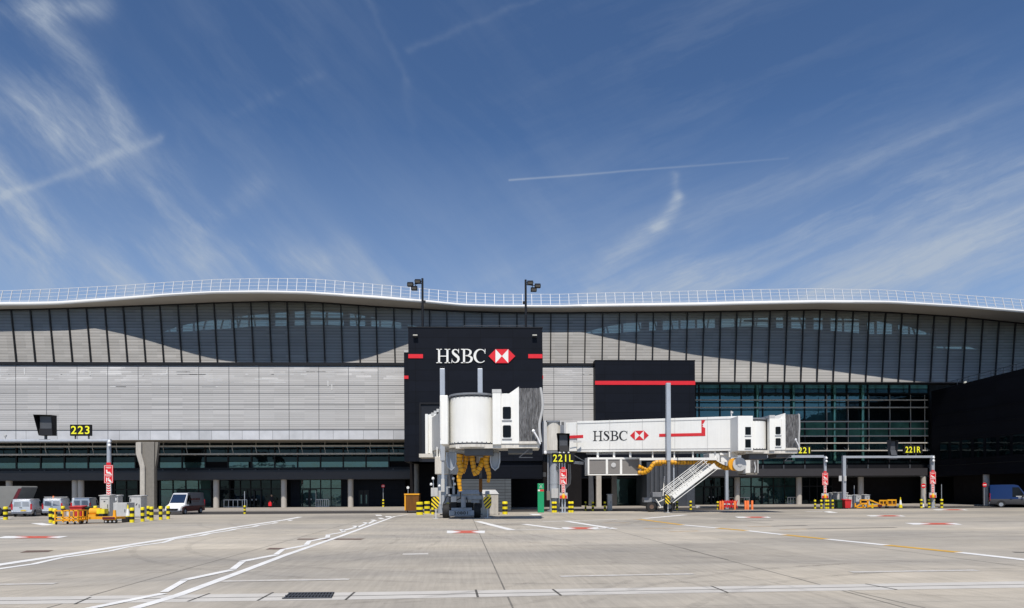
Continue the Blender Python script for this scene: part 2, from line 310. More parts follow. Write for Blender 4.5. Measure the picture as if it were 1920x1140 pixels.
# ------------------------------------------------------------------ mesh builder
class MB:
    def __init__(s): s.v = []; s.f = []; s.mi = []; s.cur = 0; s.uv = {}
    def add(s, vs, fs):
        o = len(s.v); s.v += [tuple(p) for p in vs]
        for f in fs: s.f.append(tuple(o+i for i in f)); s.mi.append(s.cur)
        return s
    def box(s, x0, x1, y0, y1, z0, z1):
        x0, x1 = sorted((x0, x1)); y0, y1 = sorted((y0, y1)); z0, z1 = sorted((z0, z1))
        return s.add([(x0,y0,z0),(x1,y0,z0),(x1,y1,z0),(x0,y1,z0),(x0,y0,z1),(x1,y0,z1),(x1,y1,z1),(x0,y1,z1)],
                     [(0,3,2,1),(4,5,6,7),(0,1,5,4),(1,2,6,5),(2,3,7,6),(3,0,4,7)])
    def bar(s, p, q, w, h=None):                       # rectangular bar between two points
        p = Vector(p); q = Vector(q); d = (q-p).normalized(); h = h or w
        up = Vector((0,0,1)) if abs(d.z) < 0.95 else Vector((0,1,0))
        a = d.cross(up).normalized()*w/2; b = a.cross(d).normalized()*h/2
        vs = [p-a-b, p+a-b, p+a+b, p-a+b, q-a-b, q+a-b, q+a+b, q-a+b]
        return s.add(vs, [(0,3,2,1),(4,5,6,7),(0,1,5,4),(1,2,6,5),(2,3,7,6),(3,0,4,7)])
    def cyl(s, p, q, r, r2=None, n=14, cap=True):
        p = Vector(p); q = Vector(q); d = (q-p).normalized(); r2 = r if r2 is None else r2
        up = Vector((0,0,1)) if abs(d.z) < 0.95 else Vector((1,0,0))
        a = d.cross(up).normalized(); b = d.cross(a).normalized()
        vs = [p+(a*math.cos(2*math.pi*i/n)+b*math.sin(2*math.pi*i/n))*r for i in range(n)] + \
             [q+(a*math.cos(2*math.pi*i/n)+b*math.sin(2*math.pi*i/n))*r2 for i in range(n)]
        fs = [(i, i+n, (i+1)%n+n, (i+1)%n) for i in range(n)]
        if cap: fs += [tuple(range(n)), tuple(reversed(range(n, 2*n)))]
        return s.add(vs, fs)
    def lathe(s, prof, cx=0, cy=0, n=20):              # prof list of (r, z)
        vs = []; fs = []
        for r, z in prof:
            for i in range(n): vs.append((cx+r*math.cos(2*math.pi*i/n), cy+r*math.sin(2*math.pi*i/n), z))
        for k in range(len(prof)-1):
            for i in range(n): fs.append((k*n+i, k*n+(i+1)%n, (k+1)*n+(i+1)%n, (k+1)*n+i))
        if prof[0][0] > 1e-4: fs.append(tuple(reversed(range(n))))
        if prof[-1][0] > 1e-4: fs.append(tuple(range((len(prof)-1)*n, len(prof)*n)))
        return s.add(vs, fs)
    def prism(s, poly, y0, y1):                        # poly in (x, z), extruded along y
        n = len(poly)
        vs = [(x, y0, z) for x, z in poly]+[(x, y1, z) for x, z in poly]
        fs = [(i, (i+1)%n, (i+1)%n+n, i+n) for i in range(n)]+[tuple(reversed(range(n))), tuple(range(n, 2*n))]
        return s.add(vs, fs)
    def prismx(s, poly, x0, x1):                       # poly in (y, z), extruded along x
        n = len(poly)
        vs = [(x0, y, z) for y, z in poly]+[(x1, y, z) for y, z in poly]
        fs = [(i, (i+1)%n, (i+1)%n+n, i+n) for i in range(n)]+[tuple(reversed(range(n))), tuple(range(n, 2*n))]
        return s.add(vs, fs)
    def tube(s, pts, r, n=10, seg=0.0):
        pts = [Vector(p) for p in pts]; vs = []; fs = []; L = 0; us = []
        rs = r if isinstance(r, (list, tuple)) else [r]*len(pts)
        prev = None
        for i, p in enumerate(pts):
            d = (pts[min(i+1, len(pts)-1)]-pts[max(i-1, 0)]).normalized()
            up = Vector((0,1,0)) if abs(d.y) < 0.9 else Vector((0,0,1))
            a = d.cross(up).normalized(); b = d.cross(a).normalized()
            if i: L += (p-pts[i-1]).length
            us.append(L)
            for k in range(n):
                t = 2*math.pi*k/n; vs.append(p+(a*math.cos(t)+b*math.sin(t))*rs[i])
        for i in range(len(pts)-1):
            for k in range(n): fs.append((i*n+k, i*n+(k+1)%n, (i+1)*n+(k+1)%n, (i+1)*n+k))
        o = len(s.v)
        for i in range(len(pts)):
            for k in range(n): s.uv[o+i*n+k] = (us[i]/seg if seg else us[i], k/n)
        fs += [tuple(reversed(range(n))), tuple(range((len(pts)-1)*n, len(pts)*n))]
        return s.add(vs, fs)
    def build(s, name, mats, parent=None, smooth=False, bevel=0.0, loc=None, rz=0.0):
        me = bpy.data.meshes.new(name); me.from_pydata(s.v, [], s.f)
        if not isinstance(mats, (list, tuple)): mats = [mats]
        for m_ in mats: me.materials.append(M[m_] if isinstance(m_, str) else m_)
        for p, i in zip(me.polygons, s.mi): p.material_index = i
        if s.uv:
            ul = me.uv_layers.new(name='UVMap')
            for l in me.loops: ul.data[l.index].uv = s.uv.get(l.vertex_index, (0.5, 0.5))
        bm = bmesh.new(); bm.from_mesh(me); bmesh.ops.recalc_face_normals(bm, faces=bm.faces); bm.to_mesh(me); bm.free()
        if smooth:
            for p in me.polygons: p.use_smooth = True
            me.set_sharp_from_angle(angle=0.9)
        o = bpy.data.objects.new(name, me); COL.objects.link(o)
        if parent: o.parent = parent
        if loc is not None: o.location = loc
        if rz: o.rotation_euler = (0, 0, rz)
        if bevel:
            b = o.modifiers.new('bevel', 'BEVEL'); b.width = bevel; b.segments = 2; b.limit_method = 'ANGLE'; b.angle_limit = 0.7
        return o
def thing(name, label, cat, loc=(0,0,0), rz=0.0, group=None):
    o = bpy.data.objects.new(name, None); COL.objects.link(o); o.location = loc; o.rotation_euler = (0,0,rz)
    o.empty_display_size = 0.3
    o['label'] = label; o['category'] = cat
    if group: o['group'] = group
    return o
def tag(o, label, cat, group=None):
    o['label'] = label; o['category'] = cat
    if group: o['group'] = group
    return o
def dup(root, loc, rz=None, label=None, group=None):
    r = root.copy(); COL.objects.link(r); r.location = loc
    if rz is not None: r.rotation_euler = (0,0,rz)
    if label: r['label'] = label
    if group: r['group'] = group
    for ch in list(root.children):
        c = ch.copy(); COL.objects.link(c); c.parent = r
        for g_ in ch.children:
            d_ = g_.copy(); COL.objects.link(d_); d_.parent = c
    return r
def struct(o): o['kind'] = 'structure'; return o
# ------------------------------------------------------------------ ground
m, n, b = newmat('apron_concrete')
g0 = n.node('ShaderNodeNewGeometry').outputs['Position']
ph = math.radians(2.1); cs, sn = math.cos(ph), math.sin(ph)
x0_, y0_, _z = n.sep(g0)
gx = n.m('ADD', n.m('MULTIPLY', x0_, cs), n.m('MULTIPLY', y0_, sn)); gy = n.m('ADD', n.m('MULTIPLY', x0_, -sn), n.m('MULTIPLY', y0_, cs))
gx = n.m('ADD', gx, 300.0); gy = n.m('ADD', gy, 300.0)
q = n.xyz(gx, gy, 0.0)
bay = n.m('FLOOR', n.m('DIVIDE', n.m('ADD', gy, 1.3), 7.3)); bx = n.m('FLOOR', n.m('DIVIDE', gx, 8.2))
bv = n.white(n.xyz(bay, 0.0, 2.0)); bw = n.white(n.xyz(bay, bx, 6.0))
f = n.m('MULTIPLY', n.rng(bv, 0, 1, 0.88, 1.07), n.rng(bw, 0, 1, 0.90, 1.06))
big = n.noise(n.v('MULTIPLY', q, (0.06, 0.16, 1)), 1.0, 5.0, 0.6)
f = n.m('MULTIPLY', f, n.rng(big, 0.3, 0.7, 0.78, 1.14))
mid = n.noise(n.v('MULTIPLY', q, (0.5, 0.9, 1)), 1.0, 6.0, 0.65)
f = n.m('MULTIPLY', f, n.rng(mid, 0.25, 0.75, 0.86, 1.12))
brush = n.noise(n.v('MULTIPLY', q, (7.5, 0.35, 1)), 1.0, 4.0, 0.7)
f = n.m('MULTIPLY', f, n.rng(brush, 0.25, 0.75, 0.87, 1.12))
scr = n.noise(n.v('MULTIPLY', n.xyz(n.m('ADD', gx, n.m('MULTIPLY', gy, 0.9)), n.m('SUBTRACT', gy, gx), 0.0), (3.0, 0.18, 1)), 1.0, 3.0, 0.6, 0.4)
f = n.m('MULTIPLY', f, n.rng(scr, 0.62, 0.80, 1.0, 0.86))
grit = n.noise(n.v('MULTIPLY', q, (30, 30, 1)), 1.0, 3.0, 0.7)
f = n.m('MULTIPLY', f, n.rng(grit, 0.2, 0.8, 0.90, 1.10))
seam = n.m('LESS_THAN', n.m('FRACT', n.m('DIVIDE', n.m('ADD', gy, 1.3), 7.3)), 0.006)
f = n.m('MULTIPLY', f, n.m('SUBTRACT', 1.0, n.m('MULTIPLY', seam, 0.22)))
stain = n.rng(n.noise(n.v('MULTIPLY', q, (0.9, 0.9, 1)), 1.0, 5.0, 0.7), 0.62, 0.74, 1.0, 0.76)
f = n.m('MULTIPLY', f, stain)
tint = n.mix(n.rng(big, 0.35, 0.65), (0.385, 0.360, 0.318, 1), (0.430, 0.388, 0.318, 1))
n.put(b.inputs['Base Color'], n.v('SCALE', tint, sc=f)); b.inputs['Roughness'].default_value = 0.85; b.inputs['Specular IOR Level'].default_value = 0.25
bn = n.node('ShaderNodeBump'); bn.inputs['Strength'].default_value = 0.25; bn.inputs['Distance'].default_value = 0.01
n.put(bn.inputs['Height'], brush); m.node_tree.links.new(bn.outputs[0], b.inputs['Normal'])
M['apron'] = m
M['dkground'] = mat('dark_strip_ground', (0.040,0.036,0.034), 0.85, var=0.15, scale=1.0)
M['pave'] = mat('pavement_concrete', (0.33,0.30,0.26), 0.85, var=0.12, scale=0.6)
M['chan'] = mat('drain_channel_concrete', (0.52,0.50,0.46), 0.8, var=0.10, scale=1.2)
M['slot'] = mat('dark_slot', (0.09,0.085,0.075), 0.9, var=0.3, scale=2)
M['joint'] = mat('joint_sealant', (0.16,0.15,0.13), 0.9, var=0.35, scale=1.2)
M['rust'] = mat('rusty_iron', (0.13,0.085,0.065), 0.85, var=0.3, scale=3)
def paint(name, col, wear):
    m, n, b = newmat(name)
    g = n.node('ShaderNodeNewGeometry').outputs['Position']
    w = n.rng(n.noise(g, 5.0, 6.0, 0.7), wear, wear+0.18, 0.0, 1.0)
    w = n.m('MULTIPLY', w, 0.8)
    f = n.rng(n.noise(g, 1.2, 4.0), .3, .7, .88, 1.08)
    n.put(b.inputs['Base Color'], n.mix(w, n.v('SCALE', col, sc=f), (0.45,0.41,0.355,1))); b.inputs['Roughness'].default_value = 0.7
    return m
M['pw'] = paint('white_line_paint', (0.74,0.74,0.72), 0.60)
M['pfaint'] = paint('faded_white_line_paint', (0.56,0.55,0.52), 0.40)
M['pr'] = paint('red_line_paint', (0.55,0.10,0.06), 0.55)
M['po'] = paint('orange_line_paint', (0.62,0.36,0.05), 0.60)
M['pob'] = paint('worn_orange_line_paint', (0.50,0.33,0.14), 0.45)
bmg = MB(); bmg.add([(-3000,-200,0),(3000,-200,0),(3000,3000,0),(-3000,3000,0)], [(0,1,2,3)])
struct(bmg.build('apron', 'apron'))
def gpoly(mb, pts, z): mb.add([tuple(Vector((G(*p).x, G(*p).y, z))) for p in pts], [tuple(range(len(pts)))])
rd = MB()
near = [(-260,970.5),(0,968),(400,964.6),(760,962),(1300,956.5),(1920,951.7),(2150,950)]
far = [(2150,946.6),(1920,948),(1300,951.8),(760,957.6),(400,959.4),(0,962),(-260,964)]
gpoly(rd, near+far, 0.004); struct(rd.build('dark_ground_strip', 'dkground'))  # dark strip of ground along the foot of the terminal
# raised pavement behind the dark strip with its kerb
pv = MB(); fp = [G(*p) for p in far]; top = [(p.x, p.y, 0.12) for p in fp]
back = [(-140, 130, 0.12), (160, 130, 0.12)]
vs = top + back + [(p.x, p.y, 0.0) for p in fp]
nf = len(fp); pv.add(vs, [tuple(range(nf+2))]+[(i, i+nf+2, i+nf+3, i+1) for i in range(nf-1)])
struct(pv.build('pavement', 'pave'))
# drainage channel across the foreground
def gx_line(p, q, w, z, mb, ends=True):        # strip of width w (m) between two picture points on the ground
    a = G(*p); c = G(*q); a.z = c.z = 0; d = (c-a).normalized(); s_ = Vector((-d.y, d.x, 0))*w/2
    mb.add([(*(a-s_).xy, z), (*(c-s_).xy, z), (*(c+s_).xy, z), (*(a+s_).xy, z)], [(0,1,2,3)])
ctop = [(-120,1121.5),(0,1120),(633,1111.2),(1037,1105),(1280,1101),(1920,1090),(2060,1087.6)]
cbot = [(2060,1099.6),(1920,1102),(1280,1112.3),(1037,1117),(633,1125),(0,1133.5),(-120,1135)]
ch = MB(); gpoly(ch, ctop+cbot, 0.004); struct(ch.build('drain_channel', 'chan'))
sl_ = MB()
cm = [((a[0]+c[0])/2, (a[1]+c[1])/2) for a, c in zip(ctop, reversed(cbot))]
for a, c in zip(cm[:-1], cm[1:]): gx_line(a, c, 0.035, 0.008, sl_)
for a, c in (((170,1120),(140,1133)),((393,1113),(352,1128)),((512,1111),(483,1126.5)),((665,1110.5),(648,1125)),((892,1106),(896,1120)),((1036,1105),(1052,1117)),((1333,1099),(1365,1111.5)),((1622,1095),(1682,1106))): gx_line(a, c, 0.05, 0.008, sl_)
struct(sl_.build('drain_slot', 'slot'))
gr = thing('drain_grate', 'dark iron slotted grate set in the pale drain channel', 'grate', tuple(Vector((G(577,1118).x, G(577,1118).y, 0))))
g0p = gr.location; gw = 0.0
a = G(529,1123.4); c = G(541,1113.4); d_ = G(627,1112.6); e = G(622,1122)
mb = MB(); mb.add([tuple(Vector((p.x-g0p.x, p.y-g0p.y, 0.012))) for p in (a, e, d_, c)], [(0,1,2,3)]); mb.build('grate_pan', 'dark', gr)
mb = MB()
for i in range(15):
    t = (i+.5)/15; p = a.lerp(e, t)-g0p; q_ = c.lerp(d_, t)-g0p; mb.bar((p.x,p.y,.02),(q_.x,q_.y,.02),.02,.02)
for t in (0,.5,1):
    p = a.lerp(c, t)-g0p; q_ = e.lerp(d_, t)-g0p; mb.bar((p.x,p.y,.022),(q_.x,q_.y,.022),.035,.02)
mb.build('grate_bar', 'dgrey', gr)
# slab joints
jt = MB()
for pts in ([(-230,1230),(170,1117),(557,1009),(760,952)], [(975,1170),(951.7,1118),(900,1003),(880,958)], [(1720,1146),(1533,1095),(1280,1028),(1167,998),(1030,961)],
            [(-200,1044),(45,1033)], [(1590,1107),(1735,1140)], [(1280,1028),(1366,1050)], [(2300,1107),(1920,1063),(1560,1016)],[(-400,1005),(-20,985)]):
    for p, q_ in zip(pts[:-1], pts[1:]): gx_line(p, q_, 0.038, 0.003, jt)
struct(jt.build('slab_joint', 'joint'))
# tyre marks
m, n, b = newmat('tyre_rubber_marks'); g = n.node('ShaderNodeNewGeometry').outputs['Position']
b.inputs['Base Color'].default_value = (0.10,0.095,0.09,1); b.inputs['Roughness'].default_value = 0.9
t_ = n.node('ShaderNodeBsdfTransparent'); ms = n.node('ShaderNodeMixShader'); n.put(ms.inputs[0], n.rng(n.noise(g, 1.6, 5.0, 0.7), 0.38, 0.62, 0.88, 1.0))
m.node_tree.links.new(b.outputs[0], ms.inputs[1]); m.node_tree.links.new(t_.outputs[0], ms.inputs[2]); m.node_tree.links.new(ms.outputs[0], m.node_tree.nodes['Material Output'].inputs[0]); M['tyre'] = m
tm = MB()
def arc(cx_, cy_, r, a0, a1, w, k=26):
    for rr in (r, r+1.9):
        pts = [(cx_+rr*math.cos(math.radians(a0+(a1-a0)*i/k)), cy_+rr*math.sin(math.radians(a0+(a1-a0)*i/k))) for i in range(k+1)]
        inn = [(cx_+(rr+w)*math.cos(math.radians(a0+(a1-a0)*i/k)), cy_+(rr+w)*math.sin(math.radians(a0+(a1-a0)*i/k))) for i in range(k+1)]
        for i in range(k): tm.add([(*pts[i], .0055), (*pts[i+1], .0055), (*inn[i+1], .0055), (*inn[i], .0055)], [(0,1,2,3)])
for a_ in ((-6, 22, 9, 200, 330, .22), (14, 6, 12, 40, 150, .25), (3, 34, 16, 180, 300, .25), (-18, 30, 14, 250, 380, .2), (22, 38, 20, 170, 260, .25), (4, -3, 15.5, 60, 110, .18), (10, 60, 30, 200, 300, .3), (-2, 14, 7, 300, 420, .16), (-12, 55, 22, 230, 350, .25)): arc(*a_)
struct(tm.build('tyre_marks', 'tyre'))
# painted lines
wl = MB(); Z1 = 0.009
def pl(mb, pts, w, z=Z1):
    for p, q_ in zip(pts[:-1], pts[1:]): gx_line(p, q_, w*1.75, z, mb)
def r4(l): return [(x/3, 940+y/3) for x, y in l]
def r5(l): return [(640+x/3, 940+y/3) for x, y in l]
def r6(l): return [(1280+x/3, 940+y/3) for x, y in l]
pl(wl, [(-150,1083)]+r4([(0,357),(350,305),(700,250),(1000,203),(1300,150),(1600,105),(1690,88)]), 0.26)
pl(wl, [(-150,1090)]+r4([(0,380),(190,353)]), 0.16); pl(wl, r4([(190,353),(350,317)]), 0.13)
pl(wl, r4([(350,317),(620,280)]), 0.16); pl(wl, r4([(620,280),(715,258)]), 0.12)
pl(wl, r4([(715,258),(920,232)]), 0.16); pl(wl, r4([(920,232),(975,213)]), 0.13)
pl(wl, r4([(975,213),(1135,193)]), 0.16); pl(wl, r4([(1135,193),(1170,183)]), 0.17)
pl(wl, r4([(1170,183),(1300,163)]), 0.16); pl(wl, r4([(1300,163),(1325,156)]), 0.17)
pl(wl, r4([(1325,156),(1430,143)]), 0.15); pl(wl, r4([(1430,143),(1450,136)]), 0.17)
pl(wl, r4([(1450,136),(1540,124)]), 0.15); pl(wl, r4([(1540,124),(1556,119)]), 0.17)
pl(wl, r4([(1625,110),(1640,105)]), 0.17)
struct(wl.build('painted_line', 'pw'))
wl = MB()
pl(wl, [(180,1168)]+r4([(765,600),(1000,530),(1310,415),(1600,305),(1920,195)])+r5([(300,85),(370,75),(420,73)]), 0.14)
pl(wl, [(120,1156)]+r4([(525,600),(920,520)]), 0.13, 0.013)
pl(wl, r4([(922,513),(1036,447)]), 0.10, 0.013); pl(wl, r4([(1036,444),(1312,386)]), 0.15, 0.013); pl(wl, r4([(1310,383),(1365,340)]), 0.11, 0.013)
pl(wl, r4([(1365,338),(1552,302)]), 0.17); pl(wl, r4([(1552,300),(1590,272)]), 0.11); pl(wl, r4([(1592,272),(1722,248)]), 0.17); pl(wl, r4([(1722,246),(1740,225)]), 0.12)
pl(wl, r4([(1742,225),(1842,205)]), 0.17); pl(wl, r4([(1842,204),(1846,187)]), 0.13); pl(wl, r4([(1848,188),(1925,176)]), 0.16)
pl(wl, r5([(0,158),(14,172)]), 0.14); pl(wl, r5([(10,165),(80,147)]), 0.16); pl(wl, r5([(92,146),(135,128)]), .13); pl(wl, r5([(150,127),(180,112)]), .13); pl(wl, r5([(72,138),(92,148)]), 0.15)
pl(wl, r5([(130,119),(150,129)]), 0.16); pl(wl, r5([(175,104),(192,112)]), 0.18); pl(wl, r5([(215,93),(232,100)]), 0.2); pl(wl, r5([(205,76),(215,82)]), 0.3); pl(wl, r5([(262,84),(270,90)]), 0.3)
struct(wl.build('painted_line', 'pw'))
wl = MB()
for pts, w in (([(895,977.5),(960,994)],.28),([(1053,992.3),(960,994)],.12),([(983,983),(1053,992.3)],.28),([(1063,977.5),(1152,991.6)],.28),([(1017,978.5),(1157,974)],.2),
               ([(1207,972.4),(1285,965.5)],.3),([(1510,959.5),(1551,958.9)],.3),([(1548,958.6),(1563,961.6)],.45),([(1700,951),(1920,949)],.12),([(0,973),(20,971)],.3),
               ([(68,981),(92,985)],.4),([(855,976),(1095,976)],.06),([(1330,958.6),(1500,957)],.08),([(1000,963.6),(1008,966)],.5),([(1120,992),(1150,989)],.1)): pl(wl, pts, w)
struct(wl.build('painted_line', 'pw'))
wl = MB()
for pts, w in (([(-60,1097.3),(105,1094.5)],.17),([(415,1090.2),(655,1086.5)],.17),([(1595,1073),(1832,1069.5)],.17),([(1050,1081),(1300,1076.5)],.15),([(755,1039.5),(803,1038.7)],.35)): pl(wl, pts, w)
struct(wl.build('faded_line', 'pfaint'))
al = MB(); al.cur = 0
pts = [(1200,974),(1280,984.3),(1345,990.2),(1400,995.2),(1470,1002.8),(1550,1011),(1662,1022.3),(1797,1035.9),(1920,1049.6),(2060,1066)]
for i, (p, q_) in enumerate(zip(pts[:-1], pts[1:])):
    al.cur = (0,1,0,1,1,0,1,0,0)[i] if False else (1,0,1,0,1,0,1,0,0)[i]; gx_line(p, q_, 0.42, 0.009, al)
struct(al.build('lead_in_line', ['pw', 'po']))
al = MB()
for p, q_, w, k in (((1207,990.8),(1262,990.4),.30,0),((1255,997),(1310,995.5),.3,0),((1403,987.6),(1447,986.8),.3,0),((1447,986.8),(1512,985.2),.35,1),((1463,993),(1512,992),.3,0),((1512,992),(1680,989),.35,1),
                  ((1345,977.5),(1450,975.8),.2,1),((1165,980.5),(1180,980.4),.3,0),((905,983.5),(985,982.7),.35,1),((1900,1035.5),(1960,1036.5),.3,1),((1130,980.6),(1176,980.2),.3,0),((1190,973.5),(1225,976),.35,0)):
    al.cur = k; gx_line(p, q_, w, 0.006, al)
struct(al.build('worn_line', ['pob', 'slot']))
al = MB()
for pp in ([(37,1036.5),(50,1032.5),(101,1031.8),(90,1035)], [(498,1030.5),(506,1027.5),(548,1027.8),(540,1030.3)], [(556,1012),(560,1010),(684,1010),(676,1012.2)]): gpoly(al, pp, 0.007)
struct(al.build('iron_cover', 'rust'))
# stand markers: white bars with a red diamond
for (x0, x1, y, hh, k) in ((838,909,997.6,2.4,0),(0,118,1007.5,2.0,1),(1055,1123,990.8,1.9,2),(1381,1443,970,1.1,3),(1628,1694,967.4,1.0,4),(1704,1797,982.3,1.6,5),(1752,1812,955.9,0.8,6)):
    sk = -30*hh/2.4*(0.0 if k == 0 else (-1 if x0 < 860 else 1)*0.35)
    if k == 0: hw = 3
    mk = MB(); mk.cur = 0; wsk = (x0-862)*0.012*hh/2.0
    gpoly(mk, [(x0-wsk*-1, y+hh), (x1+wsk*1, y+hh), (x1-wsk*1, y-hh), (x0-wsk, y-hh)], 0.009)
    xm = (x0+x1)/2 + (x1-x0)*(0.0 if k in (0,2) else 0.08); w = (x1-x0)*0.28; mk.cur = 1
    gpoly(mk, [(xm-w*1.3, y+hh), (xm-w*.4, y), (xm-w*1.3, y-hh), (xm+w*1.3, y-hh), (xm+w*.5, y), (xm+w*1.3, y+hh)], 0.013)
    struct(mk.build('stand_marker', ['pw', 'pr']))

# ------------------------------------------------------------------ terminal building
def interp(tab, x):
    if x <= tab[0][0]: (x0, y0), (x1, y1) = tab[0], tab[1]
    elif x >= tab[-1][0]: (x0, y0), (x1, y1) = tab[-2], tab[-1]
    else:
        for (x0, y0), (x1, y1) in zip(tab[:-1], tab[1:]):
            if x0 <= x <= x1: break
    return y0+(y1-y0)*(x-x0)/(x1-x0)
def smooth_tab(tab, lo, hi, step=8, rad=28):
    xs = list(range(lo, hi+1, step)); raw = {x: interp(tab, x) for x in range(lo-80, hi+81, 4)}
    out = []
    for x in xs:
        s = w = 0
        for k in range(-rad, rad+1, 4):
            xx = x+k; xx = xx-(xx-lo) % 4
            g_ = math.exp(-(k/(rad*.55))**2); s += g_*interp(tab, x+k); w += g_
        out.append((x, s/w))
    return out
tFT = [(-160,570),(0,563.5),(52,563.4),(105,562.3),(210,554.8),(316,547.3),(400,543),(490,541.8),(573,543.6),(700,551.2),(800,560.2),(868,567),(940,569.3),(1060,569.5),(1100,567.6),(1200,566),(1300,564.5),(1400,562.2),(1535,560),(1670,561.3),(1800,569),(1920,578.7),(2100,596)]
tFB = [(-160,580),(0,572.8),(52,572.6),(105,571.5),(210,564.2),(316,555.3),(400,550.8),(490,550),(573,551.6),(700,560),(800,568.2),(868,574.8),(940,577),(1060,577),(1100,576),(1200,574.8),(1300,573.8),(1400,571.4),(1535,568.6),(1670,569.2),(1800,576.5),(1920,586.3),(2100,604)]
tFA = [(-160,588),(0,580.2),(52,579.6),(105,578),(210,574.6),(316,570.6),(400,567.2),(505,564.2),(573,565.2),(610,567),(700,573.6),(800,579.8),(868,583.2),(940,585.4),(1060,586),(1100,585.4),(1200,584.6),(1300,583.8),(1400,582.2),(1535,580),(1670,585),(1800,593.4),(1920,606),(2100,627)]
tRT = [(-160,548),(0,544.8),(100,541),(210,535.6),(316,528.4),(400,523.6),(505,521.9),(573,522.5),(610,525),(700,533),(800,542),(868,548),(940,551.6),(1060,551.6),(1100,549.9),(1200,548),(1300,545.6),(1400,543.3),(1535,541.2),(1670,543.6),(1800,552),(1920,560.7),(2100,578)]
tSH = [(-160,612),(0,604.4),(84,605.2),(127,609.4),(165,615.6),(200,622.6),(235,632.4),(270,643.8),(305,656.4),(340,667.2),(376,675.8),(420,681),(500,684),(590,683),(645,678.5),(700,664),(765,640.6),(820,624),(885,612.5),(950,609),(1000,609.3),(1040,612),(1065,616.5),(1100,624),(1130,630.5),(1160,637),(1190,643),(1222,649),(1254,654.8),(1285,661),(1316,666),(1347,669.8),(1400,674.8),(1440,679),(1500,685.5),(1560,691.5),(1620,699),(1680,706.2),(1720,711),(1770,715.6),(1920,730),(2100,745)]
XLO, XHI = -160, 2090
FT = smooth_tab(tFT, XLO, XHI); FB = smooth_tab(tFB, XLO, XHI); FA = smooth_tab(tFA, XLO, XHI); RT = smooth_tab(tRT, XLO, XHI); SH = smooth_tab(tSH, XLO, XHI)
YF = 87.3; LEAN = 0.15
ZB = A(380, 680, YF).z                             # foot of the upper screen on the left
ZBR = A(1600, 716.7, YF).z                         # and on the right
def on_facade(px, py, off=0.0):
    Y = YF+off
    for _ in range(8):
        p = A(px, py, Y); Y = YF+off-LEAN*max(0, p.z-ZB)
    return A(px, py, Y)
TE = -SD.z/SD.y
edge = []; noseT = []; face = []; railp = []
for i, (px, pyB) in enumerate(FB):
    S = on_facade(px, SH[i][1])
    lo, hi = 74.0, 87.0
    for _ in range(30):                            # depth of the edge that throws its shadow there
        Ye = (lo+hi)/2; E = A(px, pyB, Ye); zs = E.z-(S.y-Ye)*TE
        if zs > S.z: hi = Ye                       # shadow too high: edge must come nearer
        else: lo = Ye
    edge.append((px, Ye)); face.append(on_facade(px, FA[i][1]))
ys = [e[1] for e in edge]
for _ in range(3): ys = [sum(ys[max(0,i-3):i+4])/len(ys[max(0,i-3):i+4]) for i in range(len(ys))]
ys = [min(y, face[i].y-1.4) for i, y in enumerate(ys)]
print('EDGE Y', [round(y,1) for y in ys[::12]], 'ZB', ZB, ZBR)
edge = [A(FB[i][0], FB[i][1], ys[i]) for i in range(len(ys))]
noseT = [A(FT[i][0], FT[i][1], ys[i]+0.25) for i in range(len(ys))]
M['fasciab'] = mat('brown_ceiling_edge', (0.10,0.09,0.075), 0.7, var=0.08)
term = thing('terminal_building', 'long grey louvred terminal building with wavy white roof edge behind the apron', 'building', (0, 90, 0))
TL = Vector((0, 90, 0))
class TB(MB):                                      # builder whose input is in world coordinates
    def build(s, name, mats, parent=None, **kw):
        if parent is not None:
            o = Vector((0,0,0)); p = parent
            while p is not None: o += p.location; p = p.parent
            s.v = [(x-o.x, y-o.y, z-o.z) for x, y, z in s.v]
        return MB.build(s, name, mats, parent, **kw)
def strip(mb, rows):                               # rows: list of equally long point lists
    k = len(rows[0]); vs = [tuple(p) for r in rows for p in r]; fs = []
    for j in range(len(rows)-1):
        for i in range(k-1): fs.append((j*k+i, j*k+i+1, (j+1)*k+i+1, (j+1)*k+i))
    mb.add(vs, fs)
# roof edge nose, rounded
R_ = range(len(edge)); rows = []
for t in (0, .12, .3, .5, .7, .88, 1.0):
    bulge = math.sin(math.pi*min(1, t*1.0))*0.28
    rows.append([noseT[i].lerp(edge[i], t)+Vector((0, -bulge+ (0.5*(1-t)**2), 0)) for i in R_])
rows.insert(0, [noseT[i]+Vector((0, 2.2, 0.18)) for i in R_])
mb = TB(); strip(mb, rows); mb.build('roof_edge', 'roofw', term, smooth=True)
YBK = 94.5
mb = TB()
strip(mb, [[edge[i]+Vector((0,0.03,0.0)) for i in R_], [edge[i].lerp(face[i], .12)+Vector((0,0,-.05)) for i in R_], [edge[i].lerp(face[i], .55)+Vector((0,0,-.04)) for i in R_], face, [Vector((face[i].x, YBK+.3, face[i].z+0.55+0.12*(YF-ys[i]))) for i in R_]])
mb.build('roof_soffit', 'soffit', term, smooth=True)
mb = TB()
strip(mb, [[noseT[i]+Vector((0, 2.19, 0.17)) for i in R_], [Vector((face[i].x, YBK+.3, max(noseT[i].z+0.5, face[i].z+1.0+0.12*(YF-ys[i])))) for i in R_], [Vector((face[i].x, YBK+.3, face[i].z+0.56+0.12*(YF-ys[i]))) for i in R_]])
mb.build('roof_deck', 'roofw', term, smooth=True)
mb = TB()
for k in range(0, len(face)-1): mb.bar(face[k]+Vector((0,-.06,-.06)), face[k+1]+Vector((0,-.06,-.06)), .12, .2)
mb.build('head_rail', 'black', term)
# expansion joint and louvre seams of the soffit
mb = TB()
for px in list(range(60, 2000, 172)):
    i = int((px-XLO)/8); mb.bar(edge[i]+Vector((0,.1,-.0)), face[i]+Vector((0,0,-.0)), .05, .03)
mb.build('soffit_seam', 'grey', term)
